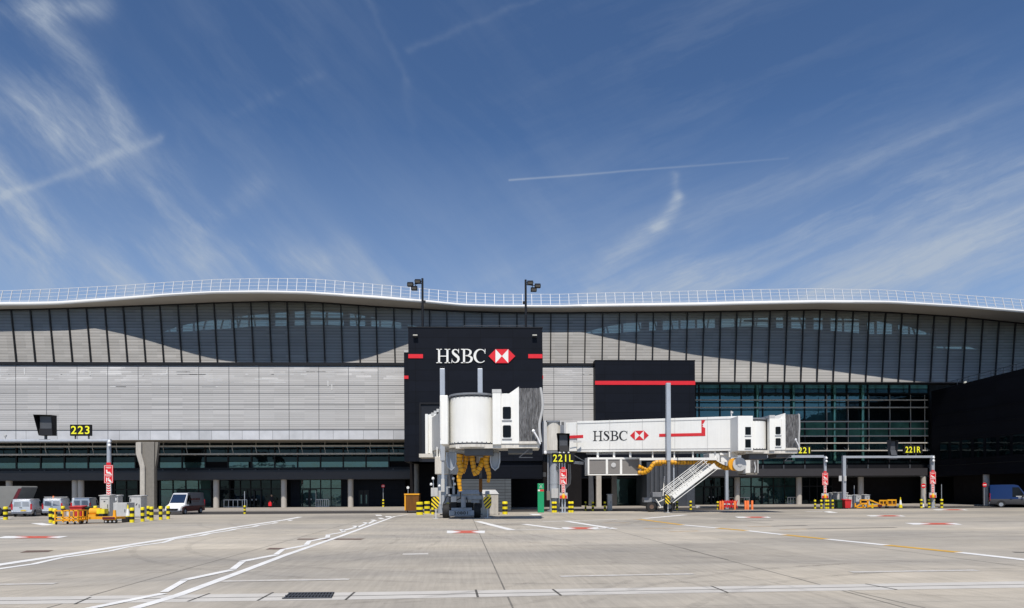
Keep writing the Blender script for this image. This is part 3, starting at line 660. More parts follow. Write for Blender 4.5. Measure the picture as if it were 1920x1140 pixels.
# roof railing
rb = [noseT[i]+Vector((0, .9, .12)) for i in R_]
rt = [Vector((rb[i].x, rb[i].y+.45, A(RT[i][0], RT[i][1], rb[i].y+.45).z)) for i in R_]
rail = TB()
for t, w in ((1.0,.07),(.70,.045),(.40,.045),(.10,.045)):
    for i in range(len(rt)-1): rail.bar(rb[i].lerp(rt[i], t), rb[i+1].lerp(rt[i+1], t), w*.72)
rl = rail.build('roof_railing', 'rail', term)
post_pts = []
px = XLO+6.0
while px < XHI-8:
    f_ = (px-XLO)/8; i = int(f_); t = f_-i
    post_pts.append((rb[i].lerp(rb[i+1], t), rt[i].lerp(rt[i+1], t))); px += 18.1 if px < 500 else (18.1-(px-500)/1420*1.3)
for j, (p, q_) in enumerate(post_pts):
    mb = TB(); mb.bar(p, q_, .06, .09); mb.build('railing_post', 'rail', rl)
# upper louvred screen
XL, XR = A(XLO, 700, YF).x, A(XHI, 700, YF).x
def fpt(x, z, off=0.0): return Vector((x, YF+off-LEAN*max(0, z-ZB), z))
xs_face = [p.x for p in face]
def face_z(x):
    return interp([(p.x, p.z) for p in face], x)
xsw = A(1116, 690, YF).x                            # the right part reaches lower
cols_x = [XL+(XR-XL)*i/140 for i in range(141)]
mb = TB()
strip(mb, [[fpt(x, ZB if x < xsw else ZBR) for x in cols_x], [fpt(x, ZB) for x in cols_x], [fpt(x, face_z(x)) for x in cols_x]])
mb.build('upper_screen', 'scrU', term)
# mullions every 2.27 m, placed where the photograph has them
mul = []
mx = [-38,-2.5,32,67.6,102.5,137,171.6,206,240,274,308,341.6,376,408.5,443,476.6,510,543.6,576.6,609.8,643,675.6,708,741,774,807,839,871.5,904,936.5,969,1000.5,1032,1064,1096,1128,1159,1191,1222,1253.5,1285,1316,1347,1377,1406.5,1438.5,1470,1500.5,1530.7,1561,1592,1622,1652.5,1683,1713,1743,1773,1803,1834,1864,1895,1926,1957,1988]
for px in mx:
    base = A(px, 682 if px < 1300 else 716, YF); x = base.x
    z0 = ZB if px < 1116 else ZBR
    mb = TB(); mb.bar(fpt(x, z0-.05, -.14), fpt(x, face_z(x)-.02, -.10), .14, .16); mb.build('mullion', 'black', term)
mb = TB()
mb.box(XL, xsw, YF-.28, YF+.1, ZB-.34, ZB-.0); mb.box(xsw, XR, YF-.26, YF+1.5, ZBR-.12, ZBR-.003); mb.build('ledge', 'black', term)
# interior behind the screen
mb = TB(); cx_ = cols_x
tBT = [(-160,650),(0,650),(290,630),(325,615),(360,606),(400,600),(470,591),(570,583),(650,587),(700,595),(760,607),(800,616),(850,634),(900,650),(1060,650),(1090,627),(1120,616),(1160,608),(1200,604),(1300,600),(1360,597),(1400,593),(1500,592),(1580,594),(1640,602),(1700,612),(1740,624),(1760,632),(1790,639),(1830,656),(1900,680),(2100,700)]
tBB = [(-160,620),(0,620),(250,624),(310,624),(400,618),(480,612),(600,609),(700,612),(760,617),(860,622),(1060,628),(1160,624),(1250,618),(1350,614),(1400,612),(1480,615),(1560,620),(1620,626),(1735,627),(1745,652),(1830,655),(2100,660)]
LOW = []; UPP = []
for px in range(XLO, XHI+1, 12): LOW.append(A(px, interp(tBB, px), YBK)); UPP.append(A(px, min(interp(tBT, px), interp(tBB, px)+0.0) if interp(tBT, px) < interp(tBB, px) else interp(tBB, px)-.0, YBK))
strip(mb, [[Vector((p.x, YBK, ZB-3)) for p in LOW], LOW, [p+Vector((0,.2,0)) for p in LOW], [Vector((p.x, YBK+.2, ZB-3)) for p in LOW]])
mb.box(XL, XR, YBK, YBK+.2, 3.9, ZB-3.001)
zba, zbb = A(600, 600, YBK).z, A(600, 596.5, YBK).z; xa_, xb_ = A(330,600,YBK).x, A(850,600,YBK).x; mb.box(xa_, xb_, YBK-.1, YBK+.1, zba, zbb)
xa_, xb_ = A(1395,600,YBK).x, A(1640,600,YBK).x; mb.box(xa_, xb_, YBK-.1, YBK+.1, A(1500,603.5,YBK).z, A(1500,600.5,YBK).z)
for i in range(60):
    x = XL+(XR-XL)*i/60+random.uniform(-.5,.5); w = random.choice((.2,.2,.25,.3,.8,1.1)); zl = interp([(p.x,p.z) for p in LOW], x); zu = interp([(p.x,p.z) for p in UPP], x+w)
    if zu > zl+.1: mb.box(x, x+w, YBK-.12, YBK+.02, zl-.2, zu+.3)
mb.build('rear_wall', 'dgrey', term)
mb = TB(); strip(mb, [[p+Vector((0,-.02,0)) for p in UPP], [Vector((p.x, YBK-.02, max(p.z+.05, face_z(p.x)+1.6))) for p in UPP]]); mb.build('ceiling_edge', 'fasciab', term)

mb = TB()
for i in range(70):
    x = XL+(XR-XL)*i/70; mb.bar((x, YF+1.6, ZB-1), (x+random.choice((-1.6,1.6)), YF+3.2, face_z(x)+.5), .16)
mb.build('roof_strut', 'lgrey', term)
mb = TB()
for z in (ZB+.0, ZB+4.1): mb.box(XL, XR, YF+1.0, YBK, z-.25, z)
mb.build('floor_slab', 'grey', term)
mb = TB()
for i in range(len(cols_x)-1):
    mb.add([(cols_x[i], YF+.9-LEAN*6, ZB+6), (cols_x[i+1], YF+.9-LEAN*6, ZB+6)], [])
strip(mb, [[Vector((x, YF+1.2, ZB-.1)) for x in cols_x], [Vector((x, YF+1.2-LEAN*(face_z(x)-ZB), face_z(x)+.05)) for x in cols_x]])
mb.build('clear_glazing', 'gclear', term)
# lower louvred screen on the left, part by part
z684 = ZB-.34; z806 = A(380, 806.4, YF).z; z824 = A(380, 824.7, YF).z
xe = A(1118, 750, YF).x
pj = [-28.3,29,86.7,144,200.8,258,315.6,373,430,485.8,542,598.3,653.5,709.2]
YL = YF-.12
mb = TB(); mb.box(XL, xe, YL, YL+.02, z806+.05, z684); mb.build('lower_screen', 'scrL', term)
mb = TB()
pjx = [A(p, 750, YL).x for p in pj]; stp = (pjx[-1]-pjx[0])/(len(pjx)-1)
xx = pjx[0]-stp*3; jx = []
while xx < xe: jx.append(xx); xx += stp
for x in jx: mb.box(x-.028, x+.028, YL-.02, YL-.003, z824+.02, z684)
for py, h in ((722,.03),(737,.03),(757.5,.035),(768,.03),(806.3,.12)):
    z = A(380, py, YL).z; mb.box(XL, xe, YL-.0235, YL-.0035, z-h/2, z+h/2)
mb.build('screen_joint', 'dgrey', term)
mb = TB(); mb.box(XL, xe, YL-.01, YL+.4, z824, z806-.06); mb.build('cill_panel', 'panelw', term)
mb = TB(); mb.box(XL, xe, YL+.4, YBK, z824+.02, z824+.25); mb.build('lower_soffit', 'soffit', term)
M['glintw'] = mat('pale_glint_paint', (0.58,0.58,0.57), 0.5, var=0.1)
# pale strips on the mesh, painting in glints of structure behind
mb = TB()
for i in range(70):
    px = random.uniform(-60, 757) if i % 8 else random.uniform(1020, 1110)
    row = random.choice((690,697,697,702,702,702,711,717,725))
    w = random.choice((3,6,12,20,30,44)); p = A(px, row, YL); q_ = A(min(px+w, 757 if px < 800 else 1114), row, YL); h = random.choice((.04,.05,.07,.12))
    mb.box(p.x, q_.x, YL-.012, YL-.004, p.z-h/2, p.z+h/2); mb.build('painted_glint', 'glintw', term); mb = TB()
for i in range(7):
    px = random.uniform(-60, 750); py = random.uniform(688, 725); p = A(px, py, YL); mb.box(p.x, p.x+.12, YL-.03, YL-.006, p.z-random.uniform(.2,1.0), p.z); mb.build('painted_glint', 'glintw', term); mb = TB()
mb = TB()
for i in range(16):
    px = -40+i*56; a1 = A(px, 802, YL+.3); a2 = A(px+(34 if i%2 else -34)+20, 762, YL+.3); mb.bar(a1, a2, .10)
    a1 = A(px, 720, YL+.5); a2 = A(px+(20 if i%2 else -20), 690, YL+.5); mb.bar(a1, a2, .16)
mb.box(XL, xe, YL+.8, YL+1.0, A(380,733,YL).z, A(380,730,YL).z)
mb.build('brace', 'white', term)
# glazed strip below, with its two sunshade rails
xs0 = XL; xs1 = A(775, 850, 93).x; YG = 93.0
zg1 = z824+.1; zg0 = A(400, 876.8, YG).z; zgm = A(400, 866.5, YG).z
mb = TB(); mb.box(xs0, xs1, YG, YG+.1, zgm+.05, zg1); mb.build('dark_glazing', 'gdark', term)
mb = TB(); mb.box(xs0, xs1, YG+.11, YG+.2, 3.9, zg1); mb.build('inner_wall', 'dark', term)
brx = [-49.5,-5,39.5,85,129.5,174,218.5,262.5,306.5,350,393.5,436,480,523.5,566.3,609.2,651.8,694.5,737.3]
for i, (p, q_) in enumerate(zip(brx[:-1], brx[1:])):
    if i in (7, 10): continue
    a1 = A(p-6.5, 870, YG-.02); a2 = A(q_-9.5, 870, YG-.02)
    if i == 11: a2 = A(466, 870, YG-.02)
    mb = TB(); mb.box(a1.x, a2.x, YG-.04, YG-.005, zg0, zgm); mb.build('window', 'gteal', term)
mb = TB()
for p in brx:
    x = A(p-8, 870, YG).x; mb.box(x-.09, x+.09, YG-.14, YG-.045, zg0-.6, zg1)
mb.box(xs0, xs1, YG-.12, YG-.05, zg0-.15, zg0-.0); mb.build('window_frame', 'black', term)
YR = 90.2
for py, nme in ((836.6,'sunshade_rail'),(851.3,'sunshade_rail')):
    z = A(400, py, YR).z; mb = TB(); mb.box(xs0, A(757,850,YR).x, YR-.25, YR+.25, z-.11, z+.08); mb.build(nme, 'concl', term)
for p in brx:
    mb = TB(); a1 = A(p, 845, YR); zt = A(400,836.6,YR).z; zb_ = A(400,851.3,YR).z
    mb.bar((a1.x-.12, YR+.1, zt-.1), (a1.x+.10, YR+.05, zb_+.05), .07); mb.box(a1.x-.03, a1.x+.03, YR-.05, YR+.05, zt+.08, z824+.02)
    mb.bar((a1.x-.05, YR, zb_+.1), (a1.x+.12, YG-.2, zb_-.05), .06)
    mb.build('rail_bracket', 'concl', term)
ZF1, ZF0 = 4.86, 3.86
mb = TB(); mb.box(xs0, A(786,890,91.4).x, 91.4, 92.0, ZF0, ZF1); mb.box(xs0, xs1+1, 91.9, YG+.2, ZF1-.01, ZF1+.25); mb.build('fascia', 'fascia', term)
mb = TB(); mb.box(xs0, xs1, 92.4, 92.5, ZF1+.2, zg0-.05); mb.build('upstand', 'black', term)
mb = TB()
for p in brx:
    x = A(p, 880, 92.3).x; mb.box(x-.08, x+.08, 92.1, 92.3, ZF1-.1, zg0-.25)
mb.build('fascia_post', 'dgrey', term)
mb = TB(); mb.box(xs0, XR, 92.0, 95.6, ZF0-.02, ZF0+.1); mb.build('canopy_ceiling', 'dgrey', term)
# ground floor columns
def column(px, yb, Y=92.35, r=0.37, top=ZF0, matn='colw'):
    p = A(px, 930, Y); mb = TB()
    mb.cyl((p.x, Y, .1), (p.x, Y, top), r, n=20, cap=False); return mb.build('column', matn, term, smooth=True)
for px in (17.5,141,152,405.5,532.5,657.5,1382,1498,1614,1732): column(px, 0)
mb = TB(); p = A(405.5,930,91.2)
# ground floor walls, glazing and doors
YW = 95.0
def wallseg(a, b, matn, name, z0=.12, z1=ZF0, Y=YW):
    x0 = A(a, 930, Y).x; x1 = A(b, 930, Y).x; mb = TB(); mb.box(x0, x1, Y, Y+.15, z0, z1); return mb.build(name, matn, term)
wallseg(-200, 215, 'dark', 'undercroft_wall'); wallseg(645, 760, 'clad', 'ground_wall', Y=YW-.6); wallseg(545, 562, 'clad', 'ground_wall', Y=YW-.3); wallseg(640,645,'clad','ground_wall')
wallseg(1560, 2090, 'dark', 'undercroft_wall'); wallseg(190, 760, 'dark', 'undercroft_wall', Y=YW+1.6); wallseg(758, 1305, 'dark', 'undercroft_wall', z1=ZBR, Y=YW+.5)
def glassbay(a, b, matn='gdark', n_=4, door=None):
    Y = YW; x0 = A(a, 930, Y).x; x1 = A(b, 930, Y).x
    mb = TB(); mb.box(x0, x1, Y+.1, Y+.15, .12, ZF0); mb.build('glazing', matn, term)
    fr_ = TB()
    for i in range(n_+1):
        x = x0+(x1-x0)*i/n_; fr_.box(x-.05, x+.05, Y-.05, Y+.09, .12, ZF0)
    fr_.box(x0, x1, Y-.04, Y+.08, 2.55, 2.68); fr_.build('glazing_bar', 'black', term)
    if door is not None:
        dx0 = A(door-14, 930, Y).x; dx1 = A(door+14, 930, Y).x; xm = (dx0+dx1)/2
        d = TB()
        for u in (dx0, dx1-.12, xm-.1, xm+.0): d.box(u, u+.1, Y-.1, Y-.055, .12, 2.5)
        d.box(dx0, dx1, Y-.1, Y-.052, 2.4, 2.52); do = d.build('door', 'black', term)
        for s_ in (-.28, .28):
            hd = TB(); hd.box(xm+s_-.07, xm+s_+.07, Y-.16, Y-.11, 1.05, 1.25); hd.build('handle', 'lgrey', do)
glassbay(215, 258, n_=2); glassbay(300, 396, 'gteal', 4); glassbay(412, 527, n_=6, door=477); glassbay(562, 640, 'gteal', 4, door=580)
glassbay(1303, 1376, 'gdark', 4, door=1333); glassbay(1388, 1492, 'gteal', 5, door=1428); glassbay(1504, 1560, 'gdark', 4)
d = TB()
for px in (677,687): 
    x0 = A(px-4.5,930,YW-.62).x; x1 = A(px+4.5,930,YW-.62).x; d.box(x0,x1,YW-.68,YW-.61,.12,2.4)
do = d.build('door', 'black', term)
for px in (677.5,687):
    p = A(px,930,YW-.7); hd = TB(); hd.box(p.x-.09,p.x+.09,YW-.73,YW-.69,.55,1.75); hd.build('door_window','gblue',do)
# right-hand curtain wall
YC = 93.4
xc0 = A(1300, 800, YC).x; xc1 = A(1741, 800, YC).x; zc0 = A(1500, 871, YC).z
zt = ZBR+.6
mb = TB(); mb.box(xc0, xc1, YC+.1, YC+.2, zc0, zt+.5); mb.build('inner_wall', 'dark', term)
cxs = [1304,1311,1350,1390,1430,1469,1508.6,1548,1587.5,1627,1666.5,1705.5,1741]
yrow = [(717,728.5,'ggreen'),(730,736.5,'gblue'),(739,749,'gblue'),(751,763,'gblue'),(765.5,788,'gblue'),(791.5,803,'ggreen'),(805,817,'ggreen'),(818.5,830,'gteal'),(832.5,844,'gteal'),(846,869,'gteal')]
random.seed(11)
for i, (a_, c_) in enumerate(zip(cxs[:-1], cxs[1:])):
    x0 = A(a_+1.6, 800, YC).x; x1 = A(c_-1.6, 800, YC).x
    for j, (t_, b_, mm) in enumerate(yrow):
        z1 = A(1500, t_, YC).z; z0 = A(1500, b_, YC).z
        if a_ > 1600-(j-2)*20 and 2 <= j <= 4: mm = 'gdark'
        elif j in (7, 8) and random.random() < .35: mm = 'gdark'
        elif j == 9: mm = 'gteal' if a_ < 1560 else 'gdark'
        tl = random.uniform(-.004, .004)
        mb = TB(); mb.box(x0, x1, YC+tl, YC+.05+tl, z0, z1); mb.build('window', mm, term)
mb = TB()
for c_ in cxs: x = A(c_, 800, YC).x; mb.box(x-.085, x+.085, YC-.12, YC+.09, zc0, zt)
mb.box(xc0, xc1, YC-.10, YC+.08, zc0-.12, zc0-.0)
for t_ in (737.6,): z = A(1500, t_, YC).z; mb.box(xc0, xc1, YC-.1, YC+.08, z-.13, z+.1)
mb.build('curtain_wall_frame', 'black', term)
YQ = 92.0
xq0 = A(1303, 800, YQ).x; xq1 = A(1739, 800, YQ).x
for py in (750,764,790.4,804,817.6,830.8,845):
    z = A(1500, py, YQ).z; mb = TB(); mb.box(xq0, xq1, YQ-.18, YQ+.18, z-.085, z+.06); mb.build('sunshade_rail', 'concl', term)
mb = TB()
for c_ in (1552,1592,1631,1670.5,1709.5,1736): p = A(c_, 800, YQ); mb.box(p.x-.03, p.x+.03, YQ+.19, YQ+.26, A(1500,846,YQ).z, A(1500,740,YQ).z)
for c_ in cxs: p = A(c_+3, 800, YQ); mb.bar((p.x, YQ+.1, A(1500,845,YQ).z), (p.x+.1, YC-.1, A(1500,845,YQ).z+.5), .06)
mb.build('rail_hanger', 'concl', term)
mb = TB(); mb.box(A(1215,880,90.3).x, A(1739,880,90.3).x, 90.3, 91.5, A(1450,892.6,90.3).z, A(1450,878.8,90.3).z); mb.build('fascia', 'fascia', term)
mb = TB(); mb.box(xc0, xc1, 92.8, 92.9, A(1450,879.5,92.8).z, zc0-.1); mb.build('upstand', 'black', term)
mb = TB()
for c_ in cxs: x = A(c_, 875, 92.6).x; mb.box(x-.08, x+.08, 92.5, 92.7, A(1450,879,92.6).z, zc0-.1)
mb.build('fascia_post', 'dgrey', term)
for px, Yi in ((1420,YC-.3),(1488,YC-.3),(1565,YC-.3),(1618,YC-.3)):
    mb = TB(); p = A(px, 800, Yi); mb.cyl((p.x, Yi, zc0+.5), (p.x, Yi, zt), .22, n=12)
    mb.build('inner_column', 'ggreen', term, smooth=True)
# big flared concrete pier on the left
YP = 86.0
def P_(x, y): p = A(x, y, YP); return (p.x, p.z)
mb = TB(); mb.prism([P_(264.5,975), P_(264.5,886), P_(257,858), P_(257,828.5), P_(289,828.5), P_(289,975)], YP, YP+.8)
mb.build('concrete_pier', 'conc', term, bevel=.04)
mb = TB(); mb.prism([P_(264.4,975), P_(264.4,874), P_(256.6,850), P_(256.6,829.5), P_(266.5,829.5), P_(266.5,850), P_(273,874), P_(273,975)], YP-.25, YP-.01); mb.build('pier_rib', 'concl', term)
mb = TB(); mb.prism([P_(273.2,828.6), P_(295,828.6), P_(292,858), P_(289.5,876), P_(289.5,975), P_(280,975), P_(280,876)], YP+.2, YP+.7); mb.build('pier_flange', 'conc', term)

# right-hand wing running towards the camera
X0 = A(1745, 850, 91.0).x
wing = thing('dark_wing_building', 'near black angled wing building at the right edge behind the blue van', 'building', (X0, 60, 0))
zA = A(1749, 733, 90.5).z
def side_pt(px, py):                               # on the plane x = X0
    d = ray(px, py); return CAM + d*(X0/d.x)
e1 = side_pt(1920, 690.5)
def ztop(Y): return zA+(e1.z-zA)*(90.5-Y)/(90.5-e1.y)
mb = TB(); mb.prismx([(90.8, A(1745,893,91).z), (40, A(1745,893,91).z), (40, ztop(40)), (90.8, ztop(90.8))], X0, X0+26); mb.build('wall', 'wing', wing)
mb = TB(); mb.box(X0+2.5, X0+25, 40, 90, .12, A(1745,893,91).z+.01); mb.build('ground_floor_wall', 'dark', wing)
mb = TB()
for Y0_, Y1_ in ((41, 90),):
    for k in range(26):
        Y = Y0_+(Y1_-Y0_)*k/25; mb.bar((X0+.3, Y, ztop(Y)), (X0+.3, Y, ztop(Y)+.75), .05)
    mb.bar((X0+.3, 41, ztop(41)+.75), (X0+.3, 90, ztop(90)+.75), .06); mb.bar((X0+.3, 41, ztop(41)+.4), (X0+.3, 90, ztop(90)+.4), .04)
mb.build('roof_railing', 'dgrey', wing)
for k in range(8):
    Y = 89-k*2.1; a_ = side_pt(1790, 852)
    mb = TB(); mb.box(X0-.03, X0-.002, Y-1.6, Y, 6.1, 8.3); mb.build('window', 'gdark', wing)
for z in (5.9, 7.2, 8.5, 10.2, 12.0):
    mb = TB(); mb.box(X0-.35, X0-.25, 70, 89, z-.03, z+.03); mb.build('sunshade_rail', 'wing', wing)
mb = TB(); mb.bar((X0-.05, 84, A(1833,716,84).z), (X0-.35, 84, A(1833,716,84).z-.1), .2); mb.build('wall_lamp', 'lens', wing)
mb = TB(); mb.box(X0-.05, X0-.01, 41, 89.5, 5.2, 5.3); mb.build('band', 'black', wing)

q_ = side_pt(1843, 930); mb = TB(); mb.cyl((X0+.45, q_.y, .05), (X0+.45, q_.y, A(1745,893,91).z), .36, n=18, cap=False); mb.build('column', 'colw', wing, smooth=True)
YWC = q_.y-.8
# ------------------------------------------------------------------ lettering
def stroke(pts):
    out = []; L = []; Rr = []
    for i, (x, z, w) in enumerate(pts):
        a = pts[max(i-1, 0)]; c = pts[min(i+1, len(pts)-1)]; dx, dz = c[0]-a[0], c[1]-a[1]; l = math.hypot(dx, dz) or 1
        nx, nz = -dz/l*w/2, dx/l*w/2; L.append((x+nx, z+nz)); Rr.append((x-nx, z-nz))
    for i in range(len(pts)-1): out.append([L[i], L[i+1], Rr[i+1], Rr[i]])
    return out
def rect(x0, x1, z0, z1): return [(x0,z0),(x1,z0),(x1,z1),(x0,z1)]
def serif(x, w, top): 
    return [[(x-w/2,0),(x+w/2,0),(x+w/2,.035),(x+.08,.07),(x-.08,.07),(x-w/2,.035)]] if not top else [[(x-w/2,1),(x-w/2,.965),(x-.08,.93),(x+.08,.93),(x+w/2,.965),(x+w/2,1)]]
GL = {
 'H': (1.04, [rect(.15,.29,.0,1.0), rect(.73,.87,.0,1.0), rect(.29,.73,.46,.52)]+serif(.22,.40,0)+serif(.22,.40,1)+serif(.80,.40,0)+serif(.80,.40,1)),
 'S': (.70, stroke([(.54,.76,.05),(.49,.88,.05),(.38,.95,.06),(.27,.96,.06),(.17,.90,.11),(.14,.80,.15),(.17,.70,.17),(.28,.60,.19),(.40,.51,.20),(.51,.40,.18),(.54,.27,.16),(.49,.14,.13),(.40,.06,.08),(.30,.03,.05),(.18,.07,.05),(.10,.17,.05),(.06,.28,.05)])+[rect(.52,.565,.70,1.0), rect(.045,.085,0,.30)]),
 'B': (.88, [rect(.15,.29,0,1)]+serif(.18,.36,0)+serif(.18,.36,1)+stroke([(.2,.975,.05),(.46,.97,.06),(.60,.92,.10),(.67,.83,.15),(.68,.74,.16),(.62,.62,.12),(.50,.54,.06),(.25,.52,.05)])+stroke([(.25,.52,.05),(.50,.51,.06),(.66,.46,.11),(.75,.36,.16),(.75,.25,.17),(.68,.12,.13),(.54,.04,.06),(.2,.025,.05)])),
 'C': (.92, stroke([(.80,.72,.05)]+[(.49+.40*math.cos(t), .5+.465*math.sin(t), .055+.125*max(0,-math.cos(t))**1.2) for t in [math.radians(a) for a in range(50, 326, 12)]])+[rect(.79,.83,.66,1.0)]),
}
def hexlogo():
    red = [[(0,.5),(.26,1),(.26,0)], [(1,.5),(.74,0),(.74,1)], [(.26,1),(.74,1),(.5,.5)], [(.26,0),(.5,.5),(.74,0)]]
    white = [[(.26,0),(.26,1),(.5,.5)], [(.74,1),(.74,0),(.5,.5)]]
    return red, white
def hitplane(P0, N):
    def f(px, py):
        d = ray(px, py); return CAM + d*((P0-CAM).dot(N)/d.dot(N))
    return f
def emb(mb, polys, fn, off):                       # raised flat shapes; polys in picture points on the plane of fn
    for pl_ in polys:
        b_ = [fn(*p) for p in pl_]; f_ = [p+off for p in b_]; k = len(b_)
        mb.add(f_+b_, [tuple(range(k))]+[(i, i+k, (i+1)%k+k, (i+1)%k) for i in range(k)])
def place(polys, x0, y0, sx, sy, slope=0.0):       # glyph units to picture points
    return [[(x0+u*sx, y0-v*sy+slope*u*sx) for u, v in p] for p in polys]
def word(mb, text, fn, off, x0, y0, x1, hgt, slope=0.0):
    tot = sum(GL[c][0] for c in text); s_ = (x1-x0)/tot; x = x0
    for c in text:
        emb(mb, place(GL[c][1], x, y0+slope*(x-x0), s_, hgt, slope), fn, off); x += GL[c][0]*s_
def digits(text, p0, width, height, mname, parent, nrm=(0,-1,0), rzq=0.0, name='number', depth=0.02, bold=0.02):
    cu_ = bpy.data.curves.new('t', 'FONT'); cu_.body = text; cu_.size = 1.0; cu_.extrude = 0.02; cu_.offset = bold; cu_.space_character = 1.15
    o_ = bpy.data.objects.new('t', cu_); COL.objects.link(o_); bpy.context.view_layer.update()
    me = bpy.data.meshes.new_from_object(o_.evaluated_get(bpy.context.evaluated_depsgraph_get()))
    bpy.data.objects.remove(o_); bpy.data.curves.remove(cu_)
    xs = [v.co.x for v in me.vertices]; yz = [v.co.y for v in me.vertices]
    w0, w1, h0, h1 = min(xs), max(xs), min(yz), max(yz)
    for v in me.vertices:
        x, y, z = v.co; v.co = ((x-w0)/(w1-w0)*width, -z/0.02*depth, (y-h0)/(h1-h0)*height)
    me.materials.clear(); me.materials.append(M[mname]); me.name = name
    o = bpy.data.objects.new(name, me); COL.objects.link(o); o.parent = parent; o.location = p0; o.rotation_euler = (0,0,rzq); return o
def pb(mb, x0, x1, y0, y1, Y, d=0.3, front=True):   # box from a picture rectangle at depth plane Y, thickness d
    a_ = A(x0, y1, Y); c_ = A(x1, y0, Y); mb.box(a_.x, c_.x, Y if front else Y-d/2, Y+d if front else Y+d/2, a_.z, c_.z)
# ------------------------------------------------------------------ black entrance tower with the big sign
YT = 76.0
def tower(name, label, loc): return thing(name, label, 'building', loc)
p = A(890, 955, YT)
tw = tower('sign_tower', 'tall navy black tower with large white lettering and red and white hexagon emblem', (p.x, YT, 0))
xl = A(765.5,650,YT).x; xr = A(1017,650,YT).x; zt1 = A(890,615,YT).z; zbt = A(800,865,YT).z
xl2 = A(757.5,700,YT+.6).x; zt2 = A(760,657,YT+.6).z
mb = TB(); mb.box(xl, xr, YT, YT+9, zbt, zt1); mb.build('wall', 'clad', tw)
mb = TB(); mb.box(xl2, xr+.08, YT+.6, YF+.3, zbt, zt2); mb.build('side_wall', 'clad', tw)
mb = TB(); mb.box(xl-.05, xr+.05, YT-.06, YT+9, zt1, zt1+.12); mb.build('roof_cap', 'black', tw)
mb = TB(); pb(mb, 757.5, 766.5, 656, 660.5, YT+.55, .6); mb.build('wall_vent', 'lgrey', tw)
fnT = lambda px, py: A(px, py, YT-.003)
OFF = Vector((0, -.10, 0))
for (x, c_) in zip((817.5,), ('HSBC',)):
    tot = sum(GL[k][0] for k in c_); s_ = (912.5-817.5)/tot; xx = x
    for ch_ in c_:
        mb = TB(); emb(mb, place(GL[ch_][1], xx, 681, s_, 26.5), fnT, OFF); mb.build('letter', 'white', tw); xx += GL[ch_][0]*s_
rd_, wh_ = hexlogo()
mb = TB(); emb(mb, place(rd_, 916, 681, 50, 26), fnT, OFF); lg = mb.build('emblem', 'red', tw)
mb = TB(); emb(mb, place(wh_, 916, 681, 50, 26), fnT, OFF); mb.build('emblem_inset', 'white', lg)
for a_ in ((765.6,793,664,671.6),(990.5,1016.9,664,671.6)):
    mb = TB(); pb(mb, *a_, YT-.06, .055); mb.build('red_band', 'red', tw)
mb = TB(); pb(mb, 757.4, 766.5, 704.3, 710.3, YT+.54, .055); mb.build('red_band', 'red', tw)
mb = TB(); pb(mb, 1017.2, 1018.6, 704.3, 710.3, YT+.54, .055); mb.build('red_band', 'red', tw)
for px in (779.3, 1002):
    q_ = A(px, 630, YT); mb = TB(); mb.prismx([(YT-.02,q_.z+.12),(YT-.45,q_.z+.05),(YT-.45,q_.z-.1),(YT-.02,q_.z-.16)], q_.x-.26, q_.x+.26); wl_ = mb.build('wall_lamp', 'dgrey', tw)
    mb = TB(); mb.box(q_.x-.24, q_.x+.24, YT-.47, YT-.452, q_.z-.05, q_.z+.06); mb.build('lens', 'lens', wl_)
rb_ = TB()
for t in (0,.5): rb_.bar((A(870,612,YT+2).x, YT+2, zt1+.75-t*.5), (A(996,612,YT+2).x, YT+2, zt1+.75-t*.5), .06)
for i in range(7): px = 870+i*21; rb_.bar((A(px,612,YT+2).x, YT+2, zt1), (A(px,612,YT+2).x, YT+2, zt1+.75), .06)
rb_.build('roof_railing', 'dgrey', tw)
# recessed door to the bridge
mb = TB(); pb(mb, 786.5, 862, 754.5, 757.5, YT-.18, .17); pb(mb, 786.5, 789, 757.5, 866, YT-.18, .17); mb.build('opening_frame', 'black', tw)
mb = TB(); pb(mb, 789, 862, 757.5, 866, YT-.03, .025); mb.build('opening_panel', 'recess', tw)
mb = TB(); mb.box(xl2, xr, YT+.3, YT+.6, .12, A(800,895,YT).z); 
mb = TB(); pb(mb, 862, 958, 898, 962.5, YT-1.2, 5.0); mb.build('plank_wall', 'corr', tw)
mb = TB(); pb(mb, 862, 1017, 865, 898, YT+.3, 6.0); mb.build('beam_panel', 'clad', tw)
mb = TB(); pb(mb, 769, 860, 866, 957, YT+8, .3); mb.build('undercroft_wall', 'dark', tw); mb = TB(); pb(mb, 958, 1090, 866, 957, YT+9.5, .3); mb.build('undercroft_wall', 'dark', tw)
mb = TB(); pb(mb, 958, 1024, 885.5, 894, YT+4, .4); mb.build('door_lintel', 'dgrey', tw)
mb = TB(); q_ = A(781.5, 930, YT+7); mb.cyl((q_.x,q_.y,0),(q_.x,q_.y,A(0,850,YT+7).z), .30, n=16); mb.build('column', 'conc', tw, smooth=True)
YK = 85.6
